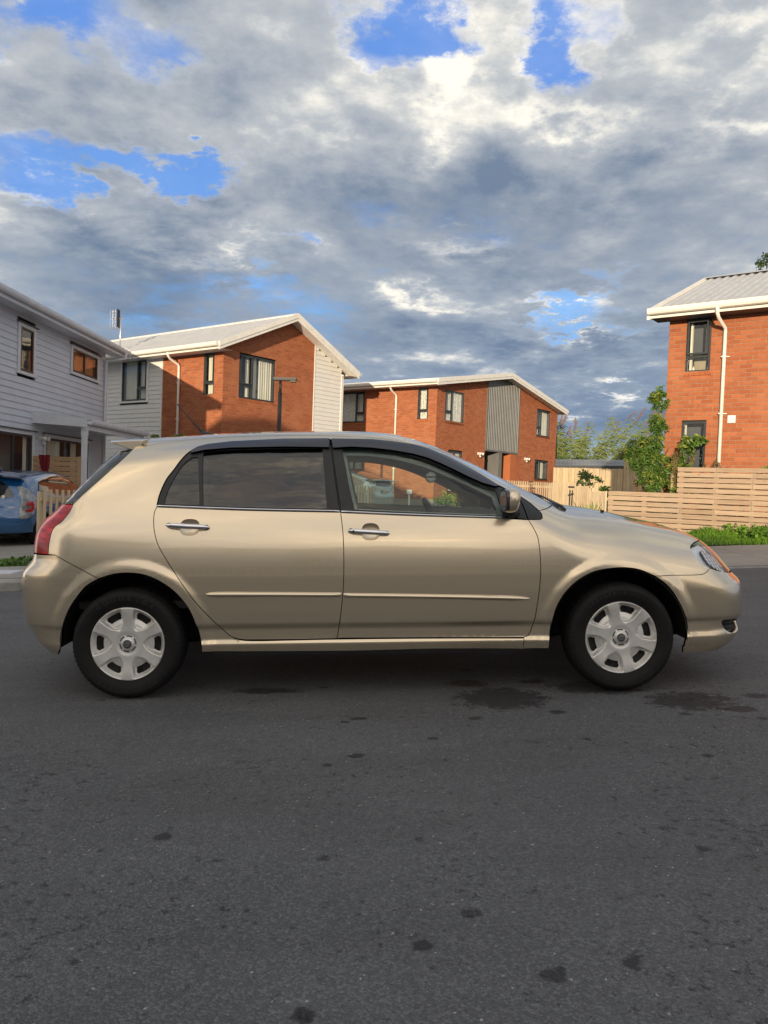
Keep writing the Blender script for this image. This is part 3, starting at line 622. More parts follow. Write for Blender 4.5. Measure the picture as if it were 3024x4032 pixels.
# grey ribbed cladding panel with two entrances under it
def gcl(z0, s0, s1, name='grey_cladding', d=.02):
    n = int((s1 - s0) / .145); V = []; Fc = []
    for i in range(n + 1):
        for (u, w) in ((0, 0), (.84, 0), (.88, .012), (.95, .012)):
            s = s0 + (i + u) * (s1 - s0) / n
            if s > s1 + 1e-6: continue
            zt = 5.05 + (.1726 * (s + .65) if s < 5.2 else 1.01 - .1703 * (s - 5.2)); V += [gA.P(s, d + w, z0), gA.P(s, d + w, zt)]
    for i in range(len(V) // 2 - 1): Fc.append((2 * i, 2 * i + 2, 2 * i + 3, 2 * i + 1))
    mesh(name, V, Fc, M_['clad'], t2)
gcl(2.87, 3.89, 6.74)
m = MB(); fbox(m, gA, 3.85, 3.89, -.02, .05, 2.85, 5.75); fbox(m, gA, 6.74, 6.80, -.02, .05, 2.78, 5.8); m.build('corner_flashing', M_['clad'], t2, kind='stuff')
m = MB(); fbox(m, gA, 3.85, 6.80, -1.4, .04, 2.80, 2.87); m.build('porch_soffit', M_['clad'], t2)
m = MB(); fbox(m, gA, 5.05, 5.35, -1.4, .02, .3, 2.80); m.build('dividing_wall', M_['clad'], t2)
m = MB(); fbox(m, gA, 3.85, 6.80, -1.5, -1.4, .3, 2.80); m.build('porch_back', M_['room'], t2)
m = MB(); fbox(m, gA, 4.0, 4.9, -1.4, -1.36, .45, 2.5); m.build('front_door', M_['clad_dark'], t2); m = MB(); fbox(m, gA, 5.6, 6.5, -1.4, -1.36, .45, 2.5); m.build('front_door', M_['clad_dark'], t2)
m = MB(); fbox(m, gA, 6.2, 6.8, -1.0, -.01, .3, 2.80); m.build('return_wall', M_['brick'], t2); m = MB(); fbox(m, gA, 3.80, 3.849, -1.4, -.01, .3, 2.8); m.build('return_wall', M_['brick'], t2)
lamp2(gA, 3.28, 2.64, 'white twin spotlight on the brick bay left of the grey ribbed panel', 'twin spotlights on the brick duplex')
lamp2(gA, 7.57, 2.64, 'white twin spotlight on the brick bay right of the grey ribbed panel', 'twin spotlights on the brick duplex')
# --- near brick house on the right
C3 = (6.004, 16.7); t3 = thing('brick_house', (*C3, float(gz(*C3))), 'near orange brick house at the right edge with grey steel roof and tall white downpipe', 'house')
fR = Fr(C3, (.8, -.6)).face(1)
br3 = Bricks(t3); H3 = [(.36, .86, 3.77, 4.88), (.35, .85, 1.72, 2.73)]
br3.wall(fR, lambda z: (0., 7.0), .1, 4.90, H3)
fR2 = Fr(C3, Av).face(-1); br3.wall(fR2, lambda z: (0., 8.) if z < 4.95 else (max(0., (z - 4.95) / .42), 8.), .1, 6.3, [])
br3.finish(300, lambda p: abs(p[0] - 6.8) + (0 if p[2] > 1.6 else 9) - (.3 * p[2]))
window(t3, fR, *H3[0], tr=4.10, curtain='curtain', gaps=[(.41, .47)], open_=.06, fw=.04); window(t3, fR, *H3[1], curtain='curtain', gaps=[(.39, .42)], fw=.05)
m = MB(); fbox(m, fR, .47, .72, -.30, -.27, 3.82, 4.06); o = m.build('headboard', M_['room_pale'], t3)
m = MB()
for s_ in (.475, .775): m.tube([fR.P(s_, -.2, 3.83), fR.P(s_, -.2, 3.88), fR.P(s_, -.2, 3.92)], [.025, .022, .006], 8)
m.build('ornament', M_['white_plastic'], t3)
C3v = np.array([*C3, 0.]); aV = np.array([*Av, 0.]); cV = np.array([.8, -.6, 0.]); nV = np.array([-.6, -.8, 0.])
def PR(s, a, z): return C3v + cV * s + aV * a + UPV * z
zE3, zR3 = 5.02, 6.70
corrugated(t3, 'roof', PR(-.28, -.50, zE3), PR(9., -.50, zE3), PR(-.28, 3.75, zR3), PR(9., 3.75, zR3), M_['roof'], .19, .032)
corrugated(t3, 'roof', PR(9., 8.0, zE3), PR(-.28, 8.0, zE3), PR(9., 3.75, zR3), PR(-.28, 3.75, zR3), M_['roof'], .19, .032)
m = MB(); m.add([PR(-.30, 3.75, zR3 + .07), PR(9, 3.75, zR3 + .07), PR(9, 3.57, zR3 - .01), PR(-.30, 3.57, zR3 - .01), PR(-.3, 3.93, zR3 - .01), PR(9, 3.93, zR3 - .01)], [(0, 1, 2, 3), (0, 4, 5, 1)]); m.build('ridge_cap', M_['roof'], t3)
m = MB(); sl3 = (zR3 - zE3) / 4.25
V = [PR(s, a, z) for s in (-.33, -.26) for a, z in ((-.52, zE3 + .05), (3.75, zR3 + .06), (3.75, zR3 - .16), (-.52, zE3 - .17))]
m.add(V, [(0, 1, 2, 3), (7, 6, 5, 4), (0, 4, 5, 1), (1, 5, 6, 2), (2, 6, 7, 3), (3, 7, 4, 0)]); V = [PR(s, a, z) for s in (-.33, -.26) for a, z in ((8.02, zE3 + .05), (3.75, zR3 + .06), (3.75, zR3 - .16), (8.02, zE3 - .17))]
m.add(V, [(0, 1, 2, 3), (7, 6, 5, 4), (0, 4, 5, 1), (1, 5, 6, 2), (2, 6, 7, 3), (3, 7, 4, 0)]); m.build('barge_board', M_['gutter'], t3)
m = MB(); m.add([PR(-.26, -.48, zE3 - .14), PR(9, -.48, zE3 - .14), PR(9, 0, zE3 - .14), PR(-.26, 0, zE3 - .14)], [(0, 1, 2, 3)]); m.build('soffit', M_['clad_dark'], t3)
m = MB(); V = [PR(s, a, z) for s in (-.28, 9.) for a, z in ((-.50, zE3), (-.48, zE3), (-.48, zE3 - .145), (-.50, zE3 - .145))]; m.add(V, [(0, 1, 2, 3), (7, 6, 5, 4), (0, 4, 5, 1), (1, 5, 6, 2), (2, 6, 7, 3), (3, 7, 4, 0)]); m.build('fascia', M_['gutter'], t3)
gutter(t3, PR(-.30, -.50, zE3 - .01), PR(9., -.50, zE3 - .01), -aV, M_['gutter'], name='gutter')
downpipe(t3, fR, 1.15, 4.99, .5, M_['gutter'], eave=.52, r=.037)
m = MB(); fbox(m, fR, 1.27, 1.42, .008, .035, 2.68, 2.83); v_ = m.build('vent_cover', M_['white_plastic'], t3)
for k in range(3): m = MB(); fbox(m, fR, 1.285, 1.405, .035, .055, 2.70 + .04 * k, 2.725 + .04 * k); m.build('louvre', M_['white_plastic'], v_)
# --- white weatherboard house on the left
XL = -8.6; t4 = thing('weatherboard_house', (XL, 18., float(gz(XL, 18.))), 'white weatherboard house, shade tinted, on the left with a covered porch and sliding doors', 'house')
fL = Fr((XL, 0.), (0, 1.)).face(1); YN, YF = 12.0, 23.32
H4 = [(17.83, 18.74, 3.40, 4.62), (20.80, 22.86, 3.80, 4.66), (14.9, 18.78, -.6, 2.13), (19.28, 22.3, -.6, 2.12)]
boards(t4, fL, lambda z: (YN, YF - .05), -.6, 4.86, H4, M_['board_shade_tint'], pitch=.152)
m = MB(); fbox(m, fL, YF - .06, YF + .03, -.1, .03, -.6, 4.86); m.build('corner_trim', M_['trim_shade_tint'], t4)
window(t4, fL, 17.96, 18.62, 3.51, 4.52, d=-.01, frame='alu_brown', curtain=None); window(t4, fL, 20.94, 22.72, 3.93, 4.55, mull=21.78, d=-.01, frame='alu_brown', curtain='curtain_orange', sash='L')
for (a, b, c, e) in ((17.96, 18.62, 3.51, 4.52), (20.94, 22.72, 3.93, 4.55)):
    m = MB(); fbox(m, fL, a - .12, a, 0, .04, c - .02, e + .08); fbox(m, fL, b, b + .12, 0, .04, c - .02, e + .08); fbox(m, fL, a, b, 0, .04, e, e + .08); fbox(m, fL, a - .17, b + .17, 0, .07, c - .09, c - .02); m.build('window_trim', M_['trim_shade_tint'], t4)
    m = MB(); fbox(m, fL, a - .19, b + .19, 0, .085, e + .08, e + .105); m.build('head_flashing', M_['clad_dark'], t4)
window(t4, fL, 15.0, 18.66, -.30, 2.03, mull=17.72, d=-.02, gaps=[(15.1, 17.3), (18.45, 18.6)], fw=.06); window(t4, fL, 19.42, 22.18, -.30, 2.03, mull=20.9, d=-.02, gaps=[(19.6, 20.5), (21.1, 21.6)], fw=.06)
for (a, b) in ((14.9, 18.66), (19.42, 22.18)):
    m = MB(); fbox(m, fL, a - .10, a, 0, .04, -.4, 2.12); fbox(m, fL, b, b + .10, 0, .04, -.4, 2.12); fbox(m, fL, a, b, 0, .04, 2.03, 2.12); m.build('door_trim', M_['trim_shade_tint'], t4)
    m = MB(); fbox(m, fL, a - .19, b + .19, 0, .085, 2.12, 2.145); m.build('head_flashing', M_['clad_dark'], t4)
def PL(x, y, z): return np.array([x, y, z])
zE4 = 4.95; XG = XL + .48; XRd = -12.6; zR4 = zE4 + .45 * (XG - XRd)
corrugated(t4, 'roof', PL(XG, YN - .4, zE4), PL(XG, YF + .6, zE4), PL(XRd, YN - .4, zR4), PL(XRd, YF + .6, zR4), M_['roof'], .2, .03)
corrugated(t4, 'roof', PL(2 * XRd - XG, YF + .6, zE4), PL(2 * XRd - XG, YN - .4, zE4), PL(XRd, YF + .6, zR4), PL(XRd, YN - .4, zR4), M_['roof'], .2, .03)
m = MB(); V = [PL(x, y, z) for y in (YN - .4, YF + .6) for x, z in ((XG, zE4), (XG - .02, zE4), (XG - .02, zE4 - .18), (XG, zE4 - .18))]; m.add(V, [(0, 1, 2, 3), (7, 6, 5, 4), (0, 4, 5, 1), (1, 5, 6, 2), (2, 6, 7, 3), (3, 7, 4, 0)]); m.build('fascia', M_['trim_shade_tint'], t4)
gutter(t4, PL(XG, YN - .4, zE4 - .02), PL(XG, YF + .62, zE4 - .02), (1, 0, 0), M_['trim_shade_tint'])
m = MB(); m.add([PL(XG - .02, YN - .4, zE4 - .14), PL(XG - .02, YF + .6, zE4 - .14), PL(XL, YF + .6, zE4 - .14), PL(XL, YN - .4, zE4 - .14)], [(0, 1, 2, 3)]); m.build('soffit', M_['trim_shade_tint'], t4)
for yy_, k in ((YN - .4, -1), (YF + .6, 1)):
    for xa, xb in ((XG + .10, XRd), (XRd, 2 * XRd - XG - .1)):
        za = zE4 - .0 if xa > XRd else zR4; zb = zR4 if xa > XRd else zE4
        m = MB(); V = [PL(x, yy_ + d, z + h) for x, z in ((xa, za), (xb, zb)) for d in (0, .03 * k) for h in (.06, -.2)]; m.add(V, [(0, 1, 5, 4), (2, 6, 7, 3), (0, 4, 6, 2), (1, 3, 7, 5), (0, 2, 3, 1), (4, 5, 7, 6)]); m.build('barge_board', M_['trim_shade_tint'], t4)
xe = 2 * XRd - XL
for yy_ in (YN, YF): m = MB(); m.add([PL(XL, yy_, -.8), PL(xe, yy_, -.8), PL(xe, yy_, zE4 - .1), PL(XRd, yy_, zR4 - .1), PL(XL, yy_, zE4 - .1)], [(0, 1, 2, 3, 4)]); m.build('end_wall', M_['board_shade_tint'], t4)
m = MB(); m.add([PL(xe, YN, -.8), PL(xe, YF, -.8), PL(xe, YF, zE4 - .1), PL(xe, YN, zE4 - .1)], [(0, 1, 2, 3)]); m.build('rear_wall', M_['board_shade_tint'], t4)
m = MB(); m.tube([PL(XG + .10, YF + .22, zE4 - .06), PL(XG + .10, YF + .22, zE4 - .24), PL(XG - .1, YF + .12, zE4 - .30), PL(XL + .09, YF - .06, zE4 - .36), PL(XL + .09, YF - .06, -.3)], .042, 10); m.build('downpipe', M_['trim_shade_tint'], t4, smooth=True)
# porch roof with barge, beam, post
px0, px1, py0, py1 = XL, XL + 1.33, 18.68, 23.17
m = MB(); V = [PL(x, y, z) for y in (py0 - .03, py0 + .03) for x, z in ((px0, 2.62), (px1 + .01, 2.46), (px1 + .01, 2.28), (px0, 2.34))]
m.add(V, [(0, 1, 2, 3), (7, 6, 5, 4), (0, 4, 5, 1), (1, 5, 6, 2), (2, 6, 7, 3), (3, 7, 4, 0)]); m.build('porch_barge', M_['trim_shade_tint'], t4)
corrugated(t4, 'porch_roof', PL(px1 + .04, py0, 2.47), PL(px1 + .04, py1, 2.47), PL(px0, py0, 2.62), PL(px0, py1, 2.62), M_['roof'], .13, .02, 'round')
m = MB(); m.box(((px1 - .05), (py0 + py1) / 2, 2.31), (1, 0, 0), (0, 1, 0), (0, 0, 1), (.035, (py1 - py0) / 2, .09)); m.build('porch_beam', M_['trim_shade_tint'], t4)
m = MB(); m.add([PL(px0, py0, 2.33), PL(px1, py0, 2.33), PL(px1, py1, 2.33), PL(px0, py1, 2.33)], [(0, 1, 2, 3)]); m.build('porch_ceiling', M_['trim_shade_tint'], t4)
gutter(t4, PL(px1 + .01, py0 + .03, 2.42), PL(px1 + .01, py1, 2.42), (1, 0, 0), M_['trim_shade_tint'])
m = MB(); m.box((px1 - .09, py0 + .12, 1.0), (1, 0, 0), (0, 1, 0), (0, 0, 1), (.055, .055, 1.25)); m.box((px1 - .09, py0 + .12, 2.2), (1, 0, 0), (0, 1, 0), (0, 0, 1), (.066, .066, .12)); m.build('porch_post', M_['trim_shade_tint'], t4)
m = MB(); m.box((px1 - .09, py1 - .1, 1.0), (1, 0, 0), (0, 1, 0), (0, 0, 1), (.05, .05, 1.25)); m.build('porch_post', M_['trim_shade_tint'], t4)
lamp2(fL, 19.12, 2.0, 'white twin spotlight under the porch of the weatherboard house', None)
# --- unseen houses behind the camera, laid out to shade the street and be mirrored
def plain_house(x0, x1, y0, y1, zE, pitch, axis, wm, label, wins):
    zb = float(gz((x0 + x1) / 2, 0)); t = thing('weatherboard_house', ((x0 + x1) / 2, (y0 + y1) / 2, zb), label, 'house')
    fr = Fr((x0, y1), (1, 0.)).face(-1); fs = Fr((x1, y0), (0, 1.)).face(1); fw_ = Fr((x0, y0), (0, 1.)).face(-1); fbk = Fr((x0, y0), (1, 0.)).face(1)
    xm = (x0 + x1) / 2; zR = zE + pitch * (x1 - x0) / 2
    boards(t, fr, lambda z: (0, x1 - x0) if z < zE else (max(0, (z - zE) / pitch), min(x1 - x0, (x1 - x0) - (z - zE) / pitch)), zb - .2, zR, [(w[0] - .05, w[1] + .05, w[2] - .05, w[3] + .05) for w in wins], wm, .18)
    boards(t, fs, lambda z: (0, y1 - y0), zb - .2, zE, [], wm, .18)
    m = MB(); m.add([(x0, y0, zb - .3), (x0, y1, zb - .3), (x0, y1, zE), (x0, y0, zE)], [(0, 1, 2, 3)]); m.add([(x0, y0, zb - .3), (x1, y0, zb - .3), (x1, y0, zE), (xm, y0, zR), (x0, y0, zE)], [(0, 1, 2, 3, 4)]); m.build('rear_wall', wm, t)
    for w in wins: window(t, fr, *w, mull=(w[0] + w[1]) / 2 if w[1] - w[0] > .9 else None, d=-.02)
    o = .45
    corrugated(t, 'roof', (x0 - o, y1 + o, zE - o * pitch), (x0 - o, y0 - o, zE - o * pitch), (xm, y1 + o, zR), (xm, y0 - o, zR), M_['roof'], .25, .03)
    corrugated(t, 'roof', (x1 + o, y0 - o, zE - o * pitch), (x1 + o, y1 + o, zE - o * pitch), (xm, y0 - o, zR), (xm, y1 + o, zR), M_['roof'], .25, .03)
    for x in (x0 - o, x1 + o): gutter(t, (x, y0 - o, zE - o * pitch), (x, y1 + o, zE - o * pitch), (1 if x > xm else -1, 0, 0), M_['gutter'])
    return t
plain_house(-16.2, -7.35, -17.5, -8.0, 5.25, .45, 0, M_['board'], 'white boarded house across the street on the near side, mirrored in the car', [(1.5, 2.9, 1., 2.2), (5.2, 6.6, 1., 2.2), (1.5, 2.9, 3.7, 4.9), (5.2, 6.6, 3.7, 4.9)])
plain_house(-11.6, -2.4, -37., -27., 5.15, .10, 0, M_['board_shade_tint'], 'grey boarded house farther off on the near side, mirrored in the car', [(2, 3.4, 1., 2.2), (6, 7.4, 3.7, 4.9), (2, 3.4, 3.7, 4.9)])  # unseen house, roof flattened so its shadow stays off the slat fence
plain_house(-4.6, 8.4, -41., -31., 5.15, .25, 0, M_['board'], 'unseen white boarded house farthest off on the near side, added for the car door reflections', [(2, 3.4, 1., 2.2), (6, 7.4, 3.7, 4.9), (2, 3.4, 3.7, 4.9)])  # unseen house, added to close a bright gap in the car's reflections
plain_house(7.2, 18.5, -31., -21., 4.1, .40, 0, M_['board_shade_tint'], 'unseen grey boarded house on the near side to the right, added for the car bonnet reflection', [(1, 2.4, 1., 2.2), (5, 6.4, 1., 2.2)])  # unseen house, added and widened to close the reflected skyline
# ------------------------------------------------------------------ car body surfaces
def tab(pts,sig=.0,lo=None,hi=None,n=2400):
    """smooth table: linear interpolation, gaussian smoothed"""
    xs=np.array([q[0] for q in pts],float); ys=np.array([q[1] for q in pts],float)
    a,b=xs[0]-.5,xs[-1]+.5
    g=np.linspace(a,b,n); 
    sl0=(ys[1]-ys[0])/(xs[1]-xs[0]); sl1=(ys[-1]-ys[-2])/(xs[-1]-xs[-2])
    v=np.interp(g,xs,ys); v=np.where(g<xs[0],ys[0]+sl0*(g-xs[0]),v); v=np.where(g>xs[-1],ys[-1]+sl1*(g-xs[-1]),v)
    if sig>0:
        h=g[1]-g[0]; m=int(3.2*sig/h)+1; k=np.exp(-.5*(np.arange(-m,m+1)*h/sig)**2); k/=k.sum()
        vp=np.concatenate([v[0]+(v[0]-v[1:m+1])[::-1],v,v[-1]+(v[-1]-v[-m-1:-1])[::-1]])
        v=np.convolve(vp,k,'valid')
    return lambda q:np.interp(q,g,v)
def ss(a,b,t):
    t=np.clip((t-a)/(b-a),0,1); return t*t*(3-2*t)
W_lo=tab([(.10,.76),(.18,.783),(.225,.806),(.272,.8195),(.290,.8235),(.297,.8135),(.33,.8145),(.366,.8155),(.386,.834),(.45,.839),(.55,.844),(.64,.845),(.72,.842),(.78,.837),(.84,.829),(.89,.817),(.94,.802),(.985,.787),(1.03,.770)],.0055)
W_hi=tab([(.10,.76),(.18,.785),(.3,.815),(.45,.838),(.55,.844),(.64,.845),(.72,.842),(.78,.837),(.84,.829),(.89,.817),(.94,.802),(.985,.785),(1.03,.767),(1.10,.739),(1.18,.706),(1.26,.665),(1.36,.606),(1.46,.54)],.035)
T0=tab([(-1.62,1.38),(-1.45,1.398),(-1.2,1.413),(-.9,1.432),(-.5,1.443),(-.2,1.443),(.0,1.437),(.15,1.419),(.27,1.393),(.4,1.345),(.6,1.249),(.8,1.145),(.9,1.094),(1.0,1.040),(1.08,1.003),(1.16,.985),(1.28,.967),(1.42,.943),(1.56,.908),(1.70,.877),(1.82,.842),(1.94,.785),(2.03,.735),(2.12,.67)],.035)
CR=tab([(-1.6,.16),(.1,.15),(.35,.22),(.9,.22),(1.15,.16),(1.4,.13),(2.1,.10)],.08)
XF=tab([(.10,1.96),(.17,2.03),(.23,2.115),(.285,2.145),(.315,2.135),(.335,2.125),(.35,2.145),(.38,2.165),(.5,2.168),(.567,2.162),(.60,2.12),(.66,2.082),(.72,2.05),(.80,2.0),(.9,1.9)],.012)
XR=tab([(.10,-1.80),(.20,-1.86),(.28,-1.94),(.345,-1.975),(.362,-1.993),(.44,-2.012),(.58,-2.02),(.655,-2.012),(.69,-1.985),(.72,-1.952),(.8,-1.945),(.85,-1.937),(.89,-1.925),(.93,-1.895),(.97,-1.845),(1.02,-1.79),(1.12,-1.69),(1.22,-1.59),(1.32,-1.48),(1.42,-1.37)],.012)
TAP=tab([(-2.1,.085),(-1.9,.055),(-1.6,.022),(-1.2,.004),(-.7,0),(.9,0),(1.3,.006),(1.6,.03),(1.8,.05),(2.0,.07)],.1)
KX=tab([(-2.2,.10),(-1.3,.14),(-1.1,.12),(.2,.10),(.8,.10),(1.05,.17),(1.4,.24),(2.2,.24)],.06)
AR=((-1.281,.290,.366,.373),(1.283,.290,.374,.373))
def smax(a,b,k):
    h=np.maximum(k-np.abs(a-b),0)/k
    return np.maximum(a,b)+h*h*k*.25
def F_main(P):
    x=P[...,0];y=np.abs(P[...,1]);z=P[...,2]
    lo=W_lo(z); hi=W_hi(z)
    m=ss(.60,.70,z)
    w=lo*(1-m)+hi*m
    w=w-TAP(x)
    # rear shoulder: D pillar leans in a bit more, quarter is fuller
    q=ss(-1.15,-1.6,x)
    w=w-q*.035*ss(1.02,1.30,z)+q*.006*np.exp(-((z-.80)/.16)**2)
    for ax,az,rx,rz in AR:
        rho=np.sqrt(((x-ax)/rx)**2+((z-az)/rz)**2)*.37
        w=w+.008*(1-ss(.395,.450,rho))*(z>0)
    a=y-w
    b=(z-(T0(x)-CR(x)*y*y))/np.sqrt(1+.15)
    k=KX(x)
    g=smax(a,b,k)
    fr=x-(XF(z)-.17*(y/.8)**2-.03*(y/.8)**4)
    kz=.20+.0*z
    g=smax(g,fr*.93,.15)
    re=(XR(z)+.13*(y/.8)**2+.05*(y/.8)**4)-x
    rz=.16-.09*ss(.95,1.1,z)
    g=smax(g,re*.85,rz)
    return g
F = F_main
def N(P,e=1e-3):
    P=np.asarray(P,float); n=np.zeros_like(P)
    for i in range(3):
        d=np.zeros(3); d[i]=e
        n[...,i]=F(P+d)-F(P-d)
    return n/np.maximum(np.linalg.norm(n,axis=-1,keepdims=True),1e-9)
XA,XB=-1.5,1.55
def solve(Pi,Di,smin,smx):
    lo=np.full(Pi.shape[0],smin);hi=np.full(Pi.shape[0],smx)
    for _ in range(34):
        m=.5*(lo+hi); f=F(Pi+Di*m[:,None]); hi=np.where(f>0,m,hi); lo=np.where(f>0,lo,m)
    return Pi+Di*lo[:,None]
def side_(u,z):
    """side parameter (u = length round the body, z) -> surface point, right side (y<0)"""
    u=np.asarray(u,float);z=np.asarray(z,float)
    x=np.clip(u,XA,XB); th=(u-x)/.8
    Pi=np.stack([x,0*x,z],-1); Di=np.stack([np.sin(th),-np.cos(th),0*x],-1)
    return solve(Pi,Di,.0,1.6)
def side_uv(P):
    x=P[...,0]; xc=np.clip(x,XA,XB); th=np.arctan2(x-xc,-P[...,1]); return np.stack([xc+.8*th,P[...,2]],-1)
ZC=.62
def top_(x,v):
    x=np.asarray(x,float);v=np.asarray(v,float)
    Pi=np.stack([x,0*x,0*x+ZC],-1);Di=np.stack([0*x,-np.sin(v),np.cos(v)],-1)
    return solve(Pi,Di,.0,1.6)
def top_uv(P): return np.stack([P[...,0],np.arctan2(-P[...,1],P[...,2]-ZC)],-1)

